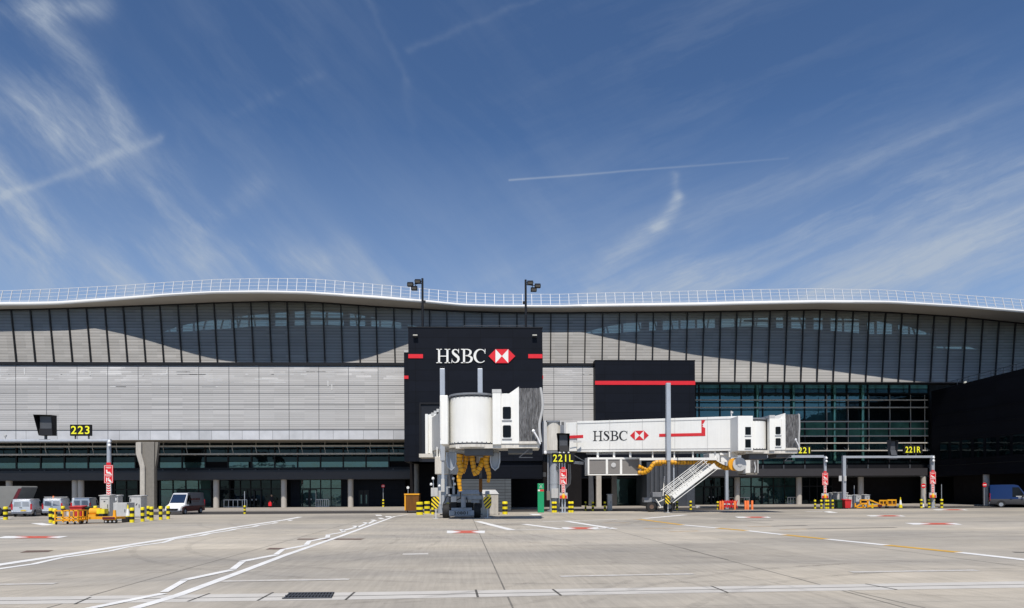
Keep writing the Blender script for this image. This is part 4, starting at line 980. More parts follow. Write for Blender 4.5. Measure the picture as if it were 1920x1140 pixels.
# ------------------------------------------------------------------ lower black block with a red band
xl3 = A(1116,700,YK).x; xr3 = A(1303,700,YK).x; zt3 = A(1210,676.5,YK).z; zb3 = A(1210,866,YK).z
t2 = tower('gate_block', 'lower navy black block with one full width red stripe behind the white bridge', ((xl3+xr3)/2, YK, 0))
mb = TB(); mb.box(xl3, xr3, YK, YF+.2, zb3, zt3); mb.build('wall', 'clad', t2)
mb = TB(); mb.box(xl3-.04, xr3+.04, YK-.05, YF-.3, zt3, zt3+.1); mb.build('roof_cap', 'black', t2)
mb = TB(); pb(mb, 1115.8, 1303.6, 714.3, 721.4, YK-.06, .055); mb.build('red_band', 'red', t2)
mb = TB(); pb(mb, 1213, 1303, 866, 956.5, YK, 6); mb.build('lower_wall', 'clad2', t2)
mb = TB(); pb(mb, 1150, 1212, 897, 955, YK+8.8, .1); mb.build('glazing', 'gteal', t2)
for px, yb_ in ((1123,957),(1152,955)):
    Yc = YK-.6 if px == 1123 else YK+4
    mb = TB(); pb(mb, px-4.5, px+4.5, 862, yb_+1, Yc, .55); mb.build('pier', 'concl' if px == 1123 else 'conc', t2, bevel=.03)
mb = TB(); pb(mb, 1104, 1113, 862, 956, YK+3, .5); mb.build('pier', 'dgrey', t2)
mb = TB()
for i, px in enumerate((1222,1230,1239,1247,1255)): pb(mb, px-2, px+2, 874, 925, YK-.25, .2)
mb.build('wall_fin', 'dgrey', t2)
# ------------------------------------------------------------------ floodlight masts
def flood(px, side, ytop, label):
    Y = YT+1.5; b_ = A(px, 612, Y)
    t_ = thing('floodlight_mast', label, 'floodlight mast', (b_.x, Y, zt1+.12), group='floodlight masts on the tower roof')
    zt_ = A(px, ytop, Y).z-zt1-.12; s_ = mpp(Y)
    mb = MB(); mb.cyl((0,0,0),(0,0,.35),.17,n=12); mb.cyl((0,0,.35),(0,0,zt_),.135,.12,n=12); mb.build('mast', 'black', t_, smooth=True)
    mb = MB(); mb.bar((0,0,zt_-.55),(side*1.6,-.1,zt_-.75),.07); mb.bar((0,0,zt_-.35),(side*.9,-.1,zt_-.3),.06); mb.bar((side*.5,-.1,zt_-.35),(side*1.0,-.1,zt_-1.2),.06); mb.build('bracket', 'black', t_)
    for (dx, dz, tl) in ((.5,-.42,0),(1.35,-.75,.35),(.9,-1.18,.15)):
        mb = MB(); x = side*dx; z = zt_+dz
        mb.prismx([(-.55,z+.05),(-.15,z+.30),(.25,z+.18),(.22,z-.16),(-.45,z-.26)], x-.33, x+.33); l_ = mb.build('lamp_head', 'black', t_, bevel=.03)
        mb = MB(); mb.add([(x-.26,-.58,z-.0),(x+.26,-.58,z-.0),(x+.26,-.50,z-.22),(x-.26,-.50,z-.22)], [(0,1,2,3)]); mb.build('lamp_glass', 'lensd', l_)
    mb = MB(); mb.box(-.1 if side > 0 else .1, side*-.35, -.08, .08, zt_*.52, zt_*.52+.3); mb.build('junction_box', 'black', t_)
flood(792.5, -1, 522, 'black floodlight mast on the tower roof with its lamps pointing left')
flood(986, 1, 524.5, 'black floodlight mast on the tower roof with its lamps pointing right')

# ------------------------------------------------------------------ passenger boarding bridges
def xfm(mb, M4): mb.v = [tuple(M4 @ Vector(v)) for v in mb.v]; return mb
def cab(root, C, ang, Hc, r=1.75, left_post=True, BU=1.0, sx=1.0):
    M4 = Matrix.Translation(C) @ Matrix.Rotation(ang, 4, 'Z') @ Matrix.Scale(sx, 4, (1,0,0))
    def B(mb, name, m_, par=root, **kw):
        xfm(mb, M4); return mb.build(name, m_, par, **kw)
    mb = TB(); mb.lathe([(r, .0), (r, Hc-.25)], n=48); dr = B(mb, 'cab_drum', 'white', smooth=True)
    mb = TB(); mb.lathe([(r-.08, Hc-.25), (r-.08, Hc-.12), (r+.06, Hc-.10), (r+.06, Hc+.04), (.1, Hc+.12)], n=48); B(mb, 'drum_roof', 'grey')
    mb = TB(); mb.lathe([(r-.05,-.13),(r-.05,Hc-.12)], n=60)
    for k in range(60):
        t = 2*math.pi*k/60; x, y = math.cos(t)*(r+.02), math.sin(t)*(r+.02)
        if k % 2: mb.bar((x, y, -.12), (x, y, .06), .07, .05)
        else: mb.bar((x, y, Hc-.24), (x, y, Hc-.13), .09, .05)
    B(mb, 'curtain_guide', 'dgrey', dr)
    mb = TB(); mb.lathe([(r+.12, -.32), (r+.12, -.12), (.3, -.10)], n=40); mb.box(-1.2, 4.9, -1.6, 1.6, -.42, -.13); B(mb, 'underframe', 'offwhite')
    mb = TB(); mb.box(-.6, 1.5, -1.2, 1.0, -.9, -.43); mb.box(2.6, 4.4, -1.1, .9, -.75, -.43); mb.bar((4.2,-1.5,-.45),(3.4,-1.5,-1.1),.05); mb.bar((3.4,-1.5,-1.1),(4.4,-1.5,-1.1),.05); B(mb, 'underfloor_gear', 'dgrey')
    mb = TB(); mb.box(1.5, 2.12, -1.78, -1.2, -.16, Hc+.0); cp = B(mb, 'corner_post', 'white', bevel=.03)
    mb = TB(); mb.box(1.48, 2.14, -1.8, 1.4, Hc+.003, Hc+.26); B(mb, 'post_cap', 'lgrey', cp)
    mb = TB(); mb.box(2.123, 3.42, -1.66, 1.66, -.1, Hc-.04); mb.prism([(2.7,Hc-.04),(3.42,Hc+.46),(3.42,Hc-.04)], -1.64, 1.64); mb.box(2.95, 3.0, -1.7, -1.661, -.1, Hc-.06); pn = B(mb, 'cab_body', 'white')
    for z0, z1 in ((.10*Hc,.345*Hc),(.475*Hc,.72*Hc)):
        pts = []; x0, x1 = 2.24, 2.84; c_ = .1
        for (cx_, cz_, a0) in ((x1-c_,z0+c_,-90),(x1-c_,z1-c_,0),(x0+c_,z1-c_,90),(x0+c_,z0+c_,180)):
            for k in range(4): t = math.radians(a0+k*30); pts.append((cx_+c_*math.cos(t), cz_+c_*math.sin(t)))
        mb = TB(); mb.prism(pts, -1.695, -1.662); w_ = B(mb, 'window', 'gcar', root)
        mb = TB(); mb.box(x0-.06, x1+.06, -1.72, -1.663, z0-.16, z0-.10); B(mb, 'window_sill', 'grey', w_)
    if left_post:
        mb = TB(); mb.box(-2.35, -1.78, -1.45, 1.3, -.1, Hc-.1); mb.bar((-2.3,-1.5,.3),(-2.3,-1.5,Hc-.5),.06); B(mb, 'end_frame', 'white', bevel=.03)
    # pleated weather hood
    n_ = 17; vs = []; fs = []; zT = Hc+.34
    for k in range(n_):
        x = 3.425+1.55*k/(n_-1); z_ = .09 if k % 2 else 0.0
        for j in range(13):                          # section: up the front, over the top, down the back
            if j <= 5: yy, zz = -1.6-z_, .0+zT*j/5
            elif j <= 7: yy, zz = -1.6+3.2*(j-5)/3, zT+z_*.6
            else: yy, zz = 1.6+z_, zT-zT*(j-8)/4
            bul = BU*.14*math.sin(math.pi*max(0,(zz/zT-.35)/.65))*k/(n_-1) - BU*.10*math.sin(math.pi*min(1,zz/zT/.6))*k/(n_-1)
            vs.append((x+bul*1.0+random.uniform(-.015,.015), yy+random.uniform(-.02,.02), zz))
    for k in range(n_-1):
        for j in range(12): fs.append((k*13+j, k*13+j+1, (k+1)*13+j+1, (k+1)*13+j))
    mb = TB(); mb.add(vs, fs); bl = B(mb, 'weather_hood', 'bellow')
    mb = TB(); pts = [(3.425+1.57+BU*.14*math.sin(math.pi*max(0,(t-.35)/.65))-BU*.10*math.sin(math.pi*min(1,t/.6)), -1.68, zT*t) for t in [i/12 for i in range(13)]]
    mb.tube(pts, .10, n=8); mb.tube([(x, 1.68, z) for x, y, z in pts], .10, n=8); mb.bar((5.0,-1.6,zT),(5.0,1.6,zT),.12); B(mb, 'hood_rim', 'lgrey', bl, smooth=False)
    mb = TB(); mb.box(3.4, 4.9, -1.75, 1.7, -.12, .06); B(mb, 'threshold', 'offwhite')
    mb = TB(); mb.tube([(4.95,-1.9,-.15),(4.75,-1.95,.3),(4.5,-1.95,.72)], .06, n=8); mb.lathe([(.02,.66),(.10,.72),(.12,.80),(.08,.88),(.01,.92)], 4.45, -1.95, n=10); B(mb, 'lamp_arm', 'whiteb')
    mb = TB(); mb.box(2.3, 2.55, -.5, -.1, Hc-.03, Hc+.14); B(mb, 'roof_light', 'lgrey')
def tunnel(root, name, a_, b_, w, h, m_='white'):    # a_, b_: centres of the floor at both ends
    d = (b_-a_); dh = Vector((d.x, d.y, 0)).normalized(); s_ = Vector((-dh.y, dh.x, 0))*w/2; u = Vector((0,0,h))
    vs = [a_-s_, b_-s_, b_+s_, a_+s_, a_-s_+u, b_-s_+u, b_+s_+u, a_+s_+u]
    mb = TB(); mb.add(vs, [(0,3,2,1),(4,5,6,7),(0,1,5,4),(1,2,6,5),(2,3,7,6),(3,0,4,7)]); return mb.build(name, m_, root, bevel=.03)

# bridge in front of the tower --------------------------------------------------
YB1 = 55.8
c1 = G(866, 969.5); wb = Vector((c1.x, c1.y, 0))
b1 = thing('boarding_bridge', 'white boarding bridge pointing at the camera with round cab and hanging yellow hoses', 'boarding bridge', tuple(wb), group='white passenger boarding bridges')
YC1 = 51.3; zc = A(889, 829.5, YC1-1.75).z; Hc = A(889, 737, YC1-1.75).z-zc
C1 = Vector((A(889, 830, YC1-1.75).x, YC1, zc)); C1.x = A(888, 830, YC1).x
cab(b1, C1, math.radians(-3), Hc)
Yf = 68.0; fa = A(829, 846, Yf-1.6); fb = A(829, 778, Yf-1.6); hT = 3.25
ctr = A(831, 846, Yf); zfl = fa.z
rot = Vector((ctr.x, Yf, zfl))
mb = TB(); mb.lathe([(1.55, -.25), (1.55, fb.z-zfl+.0), (.1, fb.z-zfl+.1)], rot.x, rot.y, n=32); mb.v = [(x,y,z+zfl) for x,y,z in mb.v]; mb.build('rotunda', 'white', b1, smooth=True)
mb = TB()
for px in (797.5, 806, 813): q_ = A(px, 812, Yf-1.9); mb.box(q_.x, q_.x+.26, Yf-2.0, Yf-1.0, zfl-.25, fb.z+.05)
mb.box(A(797.5,812,Yf-1.9).x, A(815,812,Yf-1.9).x, Yf-1.8, Yf-.9, zfl-.2, fb.z); mb.build('rotunda_frame', 'white', b1)
mb = TB(); mb.cyl((rot.x, rot.y, 0), (rot.x, rot.y, zfl-.2), .6, n=20); mb.build('rotunda_column', 'galv', b1, smooth=True)
mb = TB(); mb.box(rot.x-2.2, rot.x+1, Yf-2, Yf+1, zfl-.6, zfl-.26); mb.build('rotunda_base', 'offwhite', b1)
ta = Vector((rot.x+.1, Yf-1.2, zfl)); tb_ = Vector((C1.x-.15, C1.y+1.3, zc+.05)); mid_ = ta.lerp(tb_, .5)
t1 = tunnel(b1, 'inner_tunnel', ta, mid_+Vector((0,0,.0)), 2.4, hT, 'lgrey')
t2_ = tunnel(b1, 'outer_tunnel', mid_.lerp(ta,.12)-Vector((0,0,.12)), tb_, 2.75, hT+.3, 'lgrey')  # tunnels grey on a white bridge, painting in the flank's shade
# lettering on its shaded left flank
dT = (tb_-ta); dh = Vector((dT.x, dT.y, 0)).normalized(); nl_ = Vector((dh.y, -dh.x, 0))
nl_ = nl_ if nl_.x < 0 else -nl_
Pn = mid_+nl_*(1.375+.004); 
mb = TB(); fnS = hitplane(Pn, nl_)
try:
    tot = sum(GL[k][0] for k in 'HSBC'); L_ = 7.0; s_ = L_/tot; u = 0.0; O_ = mid_+dh*.6+nl_*1.385+Vector((0,0,1.2))
    for ch_ in 'HSBC':
        for pl_ in GL[ch_][1]:
            b_ = [O_+dh*((u+a0)*s_)+Vector((0,0,v0*1.5)) for a0, v0 in pl_]; f_ = [p_+nl_*.02 for p_ in b_]; k = len(b_)
            mb.add(f_+b_, [tuple(range(k))]+[(i, i+k, (i+1)%k+k, (i+1)%k) for i in range(k)])
        u += GL[ch_][0]
    mb.build('lettering', 'ink', t2_)
except Exception as ex: print('flank', ex)
mb = TB()
for k in range(5):
    q_ = mid_.lerp(ta, k/4.0)+nl_*1.3+Vector((0,0,hT+.05)); mb.box(q_.x-.12, q_.x+.12, q_.y-.1, q_.y+.1, q_.z, q_.z+.28)
mb.build('roof_fitting', 'lgrey', b1)
# lift columns
for px, yb_ in ((830.6, 955), (901.2, 955)):
    q_ = A(px, 900, YB1); mb = TB(); s_ = mpp(YB1)
    mb.box(q_.x-.20, q_.x+.20, YB1-.2, YB1+.2, A(px,864,YB1).z, A(px,691.5,YB1).z); lc = mb.build('lift_column', 'galv', b1, bevel=.03)
    mb = TB(); mb.box(q_.x-.19, q_.x+.19, YB1-.19, YB1+.19, A(px,691.5,YB1).z+.002, A(px,687,YB1).z); mb.build('column_cap', 'black', lc)
    mb = TB(); mb.box(q_.x-.11, q_.x+.11, YB1-.11, YB1+.11, A(px,952,YB1).z, A(px,864,YB1).z-.002); mb.build('lift_ram', 'galv' if px < 850 else 'dgrey', lc)
    mb = TB(); mb.box(q_.x-.14, q_.x+.14, YB1-.3, YB1-.113, A(px,922,YB1).z, A(px,898,YB1).z); mb.build('ram_cover', 'ochre' if px > 850 else 'lgrey', lc)
# bogie
for px in (836.5, 895):
    q_ = A(px, 957, YB1); mb = TB(); rr = .60
    mb.lathe([(rr*.55,-.28),(rr*.93,-.27),(rr,-.18),(rr,.18),(rr*.93,.27),(rr*.55,.28)], n=28)
    mb.v = [(q_.x+z, YB1+y, rr+x) for x, y, z in mb.v]; wh = mb.build('wheel', 'rubber', b1, smooth=True)
    mb = TB(); mb.cyl((q_.x-.285, YB1, rr), (q_.x+.285, YB1, rr), .3, n=18); mb.build('rim', 'grey', wh)
mb = TB(); pb(mb, 842, 889, 957, 967, YB1-.75, .5); pb(mb, 846, 885, 952, 957.5, YB1-.55, .9); bg_ = mb.build('bogie_frame', 'steel', b1, bevel=.03)
digits('20801', (A(851,966,YB1-.77).x-wb.x, YB1-.755-wb.y, A(851,965,YB1-.77).z), 26*mpp(YB1), .26, 'ink', b1, name='fleet_number', depth=.006, bold=0.03)
mb = TB(); pb(mb, 825, 905, 963.5, 965.5, YB1+.9, .3); mb.build('bump_rail', 'dgrey', b1)
mb = TB(); pb(mb, 866, 905, 929, 937, YB1-.2, .4); pb(mb, 884, 906, 937, 943, YB1-.1, .4); pb(mb, 834, 868, 927, 931, YB1+.3, .3); pb(mb, 836, 840, 915, 927, YB1+.1, .3); pb(mb, 848, 853, 915, 927, YB1+.1, .3); pb(mb, 836, 853, 912.5, 915, YB1+.1, .3); mb.build('cross_beam', 'steel', b1, bevel=.03)
mb = TB(); q_ = A(869, 950, YB1-.5); mb.cyl((q_.x,q_.y,A(0,957,YB1).z),(q_.x,q_.y,A(0,938,YB1).z),.2,n=14); mb.cyl((q_.x,q_.y,A(0,938,YB1).z),(q_.x,q_.y,A(0,935.5,YB1).z),.26,n=14); mb.build('steering_pivot', 'steel', b1)
mb = TB(); pb(mb, 845, 856, 930.5, 941.5, YB1-.4, .2); mb.build('control_box', 'lgrey', b1, bevel=.02)
mb = TB(); pb(mb, 845.5, 855.5, 942, 955, YB1-.3, .3); mb.build('battery_box', 'black', b1)
for xa, xb_, ya, yb_ in ((831,845,945,932),(856,872,938,945),(872,878,934,948)):
    mb = TB(); P1 = A(xa,ya,YB1-.45); P2 = A(xb_,yb_,YB1-.45); mm_ = (P1+P2)/2+Vector((0,-.1,.35))
    mb.tube([P1, P1.lerp(mm_,.6), mm_, mm_.lerp(P2,.4), P2], .035, n=6); mb.build('cable', 'rubber', b1)
mb = TB()
for px in (812.5, 850.5):
    pb(mb, px-.6, px+.6, 897, 926, YB1-.1, .05); 
mb.build('lamp_post', 'galv', b1)
for px, py in ((812,897),(808.5,908),(850,897),(852.5,907.5),(824,911)):
    mb = TB(); q_ = A(px, py, YB1-.2); mb.lathe([(.02,-.12),(.1,-.08),(.12,.02),(.06,.10),(.01,.12)], n=10); mb.v = [(x+q_.x, y+q_.y, z+q_.z) for x,y,z in mb.v]; mb.build('work_lamp', 'whiteb', b1, smooth=True)
mb = TB(); pb(mb, 808, 821, 914.5, 931, YB1-.6, .4); pb(mb, 822, 827, 920, 946, YB1-.4, .3); mb.build('control_cabinet', 'lgrey', b1, bevel=.02)
for (cx_, y0, y1, tl, mm_, nm) in ((816.8, 930.5, 953.5, .25, 'chev', 'l'), (913.8, 932, 953.5, .0, 'chev2', 'r')):
    Yg = YB1-1.0; q_ = A(cx_, (y0+y1)/2, Yg); w_ = 7.6*mpp(Yg); h_ = (y1-y0)*mpp(Yg)/2
    mb = MB(); mb.prism([(-w_*.95,-h_*.55),(-w_*.3,-h_),(w_*.55,-h_),(w_*1.0,h_*.3),(w_*.8,h_*.85),(0,h_),(-w_,h_*.7)] if nm == 'l' else [(-w_*.5,-h_),(w_*.6,-h_),(w_,-h_*.3),(w_,h_),(-w_*.8,h_),(-w_,h_*.4)], -.03, .03)
    mb.build('hazard_plate', mm_, b1, loc=(q_.x-wb.x, q_.y-wb.y, q_.z))
    mb = TB(); q2 = A(cx_, 969, Yg); mb.bar((q_.x+.02, Yg+.06, q_.z-h_), (q_.x+.02, Yg+.06, .05), .09); mb.lathe([(.3,.0),(.3,.05),(.1,.07)], q_.x+.02, Yg+.06, n=12); mb.build('support_foot', 'lgrey', b1)
mb = TB(); pb(mb, 914, 920, 927.5, 931.5, YB1-1.05, .06); mb.build('warning_plate', 'yellow', b1)
# hose baskets and hoses
YH = 51.6
for cx_ in (846.5, 928.3):
    pts = [(cx_-8, 848.5), (cx_+8, 848.5), (cx_+8, 866), (cx_+5.5, 875), (cx_, 880), (cx_-5.5, 875), (cx_-8, 866)]
    mb = TB(); vv = [A(x, y, YH-.35) for x, y in pts]; mb.prism([(p_.x, p_.z) for p_ in vv], YH-.35, YH+.35); mb.build('hose_basket', 'steel', b1, bevel=.02)
mb = TB()
for cx_ in (846.5, 928.3):
    pts = [(cx_-8.5, 848), (cx_-8.5, 866), (cx_-6, 876), (cx_, 881.5), (cx_+6, 876), (cx_+8.5, 866), (cx_+8.5, 848)]
    mb = TB(); mb.tube([A(x, y, YH-.4) for x, y in pts], .06, n=6); mb.build('basket_rim', 'galv', b1)
mb = TB(); pb(mb, 842, 936, 844, 850, YH-.2, .5); pb(mb, 846, 930, 834.5, 838, YH-.6, 1.2); pb(mb, 868, 874, 838, 870, YH+.3, .2); pb(mb, 893, 898, 838, 868, YH+.3, .2); mb.build('hanger_beam', 'lgrey', b1)
def hose(pts, r, Y, root, seg_=.27):
    P_ = [A(x, y, Y+dy) for x, y, dy in pts]; out = []
    for i in range(len(P_)-1):
        p0 = P_[max(i-1,0)]; p1 = P_[i]; p2 = P_[i+1]; p3 = P_[min(i+2,len(P_)-1)]
        for k in range(6):
            t = k/6; out.append(.5*((2*p1)+(-p0+p2)*t+(2*p0-5*p1+4*p2-p3)*t*t+(-p0+3*p1-3*p2+p3)*t**3))
    out.append(P_[-1]); n_ = len(out); rr = []
    # rebuild evenly so that the ribs can be modelled
    tot = sum((out[i+1]-out[i]).length for i in range(n_-1)); m_ = int(tot/(seg_/2)); ev = []; acc_ = 0; i = 0; d_ = 0
    for k in range(m_+1):
        tgt = tot*k/m_
        while i < n_-2 and d_+(out[i+1]-out[i]).length < tgt: d_ += (out[i+1]-out[i]).length; i += 1
        L = (out[i+1]-out[i]).length; ev.append(out[i].lerp(out[i+1], min(1, (tgt-d_)/max(L, 1e-6))))
    R2 = [(r[0]+(r[1]-r[0])*k/m_)*(1.0 if k % 2 else .89) for k in range(m_+1)]
    mb = TB(); mb.tube(ev, R2, n=14, seg=seg_); return mb.build('hose', 'hose', root, smooth=True)
hose([(861.5,851,0),(861,866,0),(865,880,-.05),(861,893,0),(861.5,910,0),(863.5,921,0)], (.29,.14), YH-.25, b1)
hose([(875,851,.25),(873,864,.3),(870,876,.25),(866,886,.2)], (.22,.24), YH, b1)
hose([(884.5,851,0),(886,864,0),(889,880,0),(891.5,889,-.05),(897,881,-.1),(902,872,-.1),(905,860,.1)], (.22,.2), YH-.1, b1)
hose([(914,851,0),(911,866,.0),(914.5,880,0),(917,892,0),(915,905,0)], (.30,.12), YH-.2, b1)
mb = TB()
q_ = A(863.5,923,YH-.25); mb.cyl(q_, q_-Vector((0,0,.5)), .06, .03, n=8); mb.build('hose_strap', 'rubber', b1)
mb = TB(); pb(mb, 815.5, 841, 856, 889, 60, 2.6); ac = mb.build('air_unit', 'offwhite', b1, bevel=.04)
mb = TB(); pb(mb, 842, 866, 858, 889, 60.2, 2.2); mb.build('air_unit_panel', 'lgrey', ac)
mb = TB()
for px in (819.5, 824, 846, 853): pb(mb, px-.9, px+.9, 838, 857, 60.3, .1)
mb.build('unit_hanger', 'white', ac)
mb = TB(); pb(mb, 839, 848, 889, 915, YB1+1.6, 1.0); mb.build('service_column', 'dgrey', b1)
mb = TB(); pb(mb, 843, 888, 942, 957, YB1+.5, .6); mb.build('gear_case', 'black', b1, bevel=.04)

# bridge running along the terminal ---------------------------------------------
def Y2(px): 
    dep = 1/((1/72.0)+((1/63.0)-(1/72.0))*(px-1050)/335.0)
    return dep*(Fv.y-(px-960)/FPX*math.sin(TH))*1.0
W2 = 3.0
wpx = 1237
c2 = G(1237, 957); Yw2 = Y2(1240)+1.5
wb2 = Vector((A(1237,957,Yw2).x, Yw2, 0))
b2 = thing('boarding_bridge', 'long white boarding bridge with dark serif lettering seen from its side', 'boarding bridge', tuple(wb2), group='white passenger boarding bridges')
PL = A(1050, 848, Y2(1050)); PR = A(1388, 845.4, Y2(1388))
dirb = Vector((PR.x-PL.x, PR.y-PL.y, 0)).normalized(); nb2 = Vector((dirb.y, -dirb.x, 0)); nb2 = nb2 if nb2.y < 0 else -nb2
fnB = hitplane(PL, nb2)
def tseg(x0, x1, yt0, yt1, yb0, yb1, name, m_='white', off=0.0, width=W2):
    f_ = hitplane(PL+nb2*off, nb2); q = [f_(x0,yb0), f_(x1,yb1), f_(x1,yt1), f_(x0,yt0)]; k = [p_-nb2*width for p_ in q]
    mb = TB(); mb.add(q+k, [(0,1,2,3),(7,6,5,4),(0,4,5,1),(1,5,6,2),(2,6,7,3),(3,7,4,0)]); return mb.build(name, m_, b2, bevel=.03)
mid2 = tseg(1082, 1386, 790, 780, 847.5, 845, 'outer_tunnel')
inn = tseg(1050, 1083, 796.5, 794.5, 845, 844.5, 'inner_tunnel', off=-.35, width=2.3)
tseg(1060, 1081, 792.5, 791.5, 846, 846, 'tunnel_collar', off=-.1, width=2.8)
mb = TB(); Op = nb2*.03
emb(mb, [[(1081.5,794.6),(1386,785.2),(1386,784.2),(1081.5,793.6)], [(1081.5,843.2),(1386,841),(1386,840),(1081.5,842.2)]], lambda x, y: fnB(x, y)+nb2*.004, Op); mb.build('tunnel_trim', 'lgrey', mid2)
for sx_ in (1143, 1204, 1265, 1326):
    mb = TB(); emb(mb, [[(sx_,844),(sx_+.7,844),(sx_+.7,788.5-(sx_-1082)*.026),(sx_,788.5-(sx_-1082)*.026)]], lambda x, y: fnB(x, y)+nb2*.003, nb2*.006); mb.build('panel_seam', 'lgrey', mid2)
tot = sum(GL[k][0] for k in 'HSBC'); xx = 1111.5; s_ = (1178-1111.5)/tot
for ch_ in 'HSBC':
    mb = TB(); emb(mb, place(GL[ch_][1], xx, 826.8-(xx-1111.5)*.012, s_, 18.6, -.012), lambda x, y: fnB(x, y)+nb2*.004, nb2*.02); mb.build('letter', 'ink', b2); xx += GL[ch_][0]*s_
mb = TB(); emb(mb, place(rd_, 1181.5, 825.4, 35, 17.6, -.012), lambda x, y: fnB(x, y)+nb2*.004, nb2*.02); lg = mb.build('emblem', 'redp', b2)
mb = TB(); emb(mb, place(wh_, 1181.5, 825.4, 35, 17.6, -.012), lambda x, y: fnB(x, y)+nb2*.004, nb2*.02); mb.build('emblem_inset', 'white', lg)
mb = TB(); emb(mb, [[(1236,819),(1322.5,817.3),(1315,811.8),(1236,813.4)], [(1315.3,811.8),(1322.5,817.3),(1322.5,802.5),(1315.3,799)], [(1315.3,796),(1319,794),(1322.5,787.8),(1315.3,787.8)], [(1315.3,799),(1318.5,798.6),(1318,796.4),(1315.3,796)]], lambda x, y: fnB(x, y)+nb2*.004, nb2*.02); mb.build('red_line', 'redp', b2)
mb = TB(); emb(mb, [[(1066,822.3),(1093.5,821),(1093.5,815.4),(1066,816.8)]], lambda x, y: fnB(x, y)+nb2*.004, nb2*.02); mb.build('red_line', 'redp', b2)
# rotunda
Yr = Y2(1040)+.4; q_ = A(1037, 846, Yr)
zr0 = A(1037, 844, Yr-1.2).z; zr1 = A(1037, 791, Yr-1.2).z
mb = TB(); mb.lathe([(1.05, 0), (1.05, zr1-zr0)], q_.x, Yr, n=32); mb.v = [(x,y,z+zr0) for x,y,z in mb.v]; ro = mb.build('rotunda', 'offwhite', b2, smooth=True)
mb = TB(); pb(mb, 1019.8, 1025.5, 788, 847, Yr-1.1, 2.0); pb(mb, 1050.3, 1052.5, 789, 812, Yr-1.2, 2.0); pb(mb, 1058, 1061.5, 791, 846, Yr-1.1, 2.0); mb.build('rotunda_frame', 'lgrey', ro)
mb = TB(); pb(mb, 1052.5, 1057.5, 791, 845, Yr-.9, 1.8); mb.build('bellows_joint', 'bellow', ro)
mb = TB(); pb(mb, 1020, 1060, 845, 850, Yr-1.2, 2.4); pb(mb, 1024, 1050, 788.5, 791.5, Yr-1.1, 2.0); mb.build('rotunda_base', 'grey', ro)
mb = TB(); qq = A(1039, 950, Yr); mb.cyl((qq.x, Yr, 0), (qq.x, Yr, A(0,851,Yr).z), .50, n=24); mb.cyl((qq.x,Yr,0),(qq.x,Yr,.12),.75,n=20); mb.cyl((qq.x,Yr,2.9),(qq.x,Yr,2.98),.53,n=24); rc = mb.build('rotunda_column', 'galv', b2, smooth=True)
digits('5', (A(1036,0,Yr).x+.05-wb2.x, Yr-.53-wb2.y, A(0,885,Yr).z), .30, .42, 'ink', b2, name='painted_number', depth=.01, bold=.02)
mb = TB(); pb(mb, 1033.8, 1047, 916, 934, Yr-.85, .28); mb.build('control_box', 'lgrey', b2, bevel=.02)
mb = TB(); pb(mb, 1025.3, 1031.5, 920.5, 938, Yr-.6, .3); mb.build('junction_box', 'conc', b2, bevel=.02)
for pts in ([(1027.5,851),(1027.5,925)], [(1049,868),(1049,955)]):
    mb = TB(); mb.tube([A(x,y,Yr-.5) for x,y in pts], .06, n=8); mb.build('conduit', 'galv', b2)
for dx in (0, 3):
    mb = TB(); mb.tube([A(x,y,Yr-.3) for x,y in ((1066+dx,870),(1067+dx,895),(1066+dx,907),(1061,913+dx))], .07, n=8); mb.build('cable', 'dgrey', b2)
mb = TB(); mb.bar(A(1070,850,Yr-.8), A(1098,866,Yr-.8), .08); mb.bar(A(1076,867,Yr-.9), A(1094,868.5,Yr-.9), .30); mb.build('drive_arm', 'lgrey', b2)
mb = TB(); q3 = A(1022.5, 848.5, Yr-1.3); mb.lathe([(.02,-.2),(.16,-.12),(.18,.05),(.1,.16),(.01,.2)], n=12); mb.v = [(x+q3.x,y+q3.y,z+q3.z) for x,y,z in mb.v]; mb.build('work_lamp', 'whiteb', b2, smooth=True)
mb = TB(); q3 = A(1092,829.5,Y2(1092)-.4)
mb.bar(A(1069,828,Y2(1070)-.3), A(1082,828.5,Y2(1080)-.3), .05); mb.box(q3.x-.9, q3.x-.1, q3.y-.1, q3.y+.1, q3.z-.0, q3.z+.18); mb.build('camera_arm', 'lgrey', b2)
# cab
Yc2 = Y2(1405)+.9; zc2 = A(1405, 841.5, Yc2-1.75).z; Hc2 = A(1405, 784, Yc2-1.75).z-zc2
cab(b2, Vector((A(1410,840,Yc2-.5).x, Yc2, zc2)), math.radians(-2), Hc2, left_post=False, BU=.25, sx=.775)
fr2 = lambda x0, x1, y0, y1, name, m_, d=1.0, off=0.0, **kw: pb2(x0, x1, y0, y1, name, m_, d, off, **kw)
Yp2 = Yc2-1.95
mb = TB(); pb(mb, 1384, 1412, 779.7, 845.5, Yp2, 3.0); op = mb.build('operator_side', 'white', b2, bevel=.04)
for y0, y1 in ((800.5,815),(823.5,839)):
    mb = TB(); pb(mb, 1397.5, 1408, y0, y1, Yp2-.03, .027); w_ = mb.build('window', 'gcar', op)
    mb = TB(); pb(mb, 1396.5, 1409, y1+2, y1+3.2, Yp2-.05, .046); mb.build('window_sill', 'grey', w_)
mb = TB(); q3 = A(1371.5, 772, Y2(1371)+.6); mb.bar(A(1371.5,781,Y2(1371)+.6), A(1371,770.5,Y2(1371)+.6), .09); mb.bar(A(1370,773,Y2(1371)+.6), A(1374,773.5,Y2(1371)+.6), .16); mb.build('wind_sensor', 'lgrey', b2)
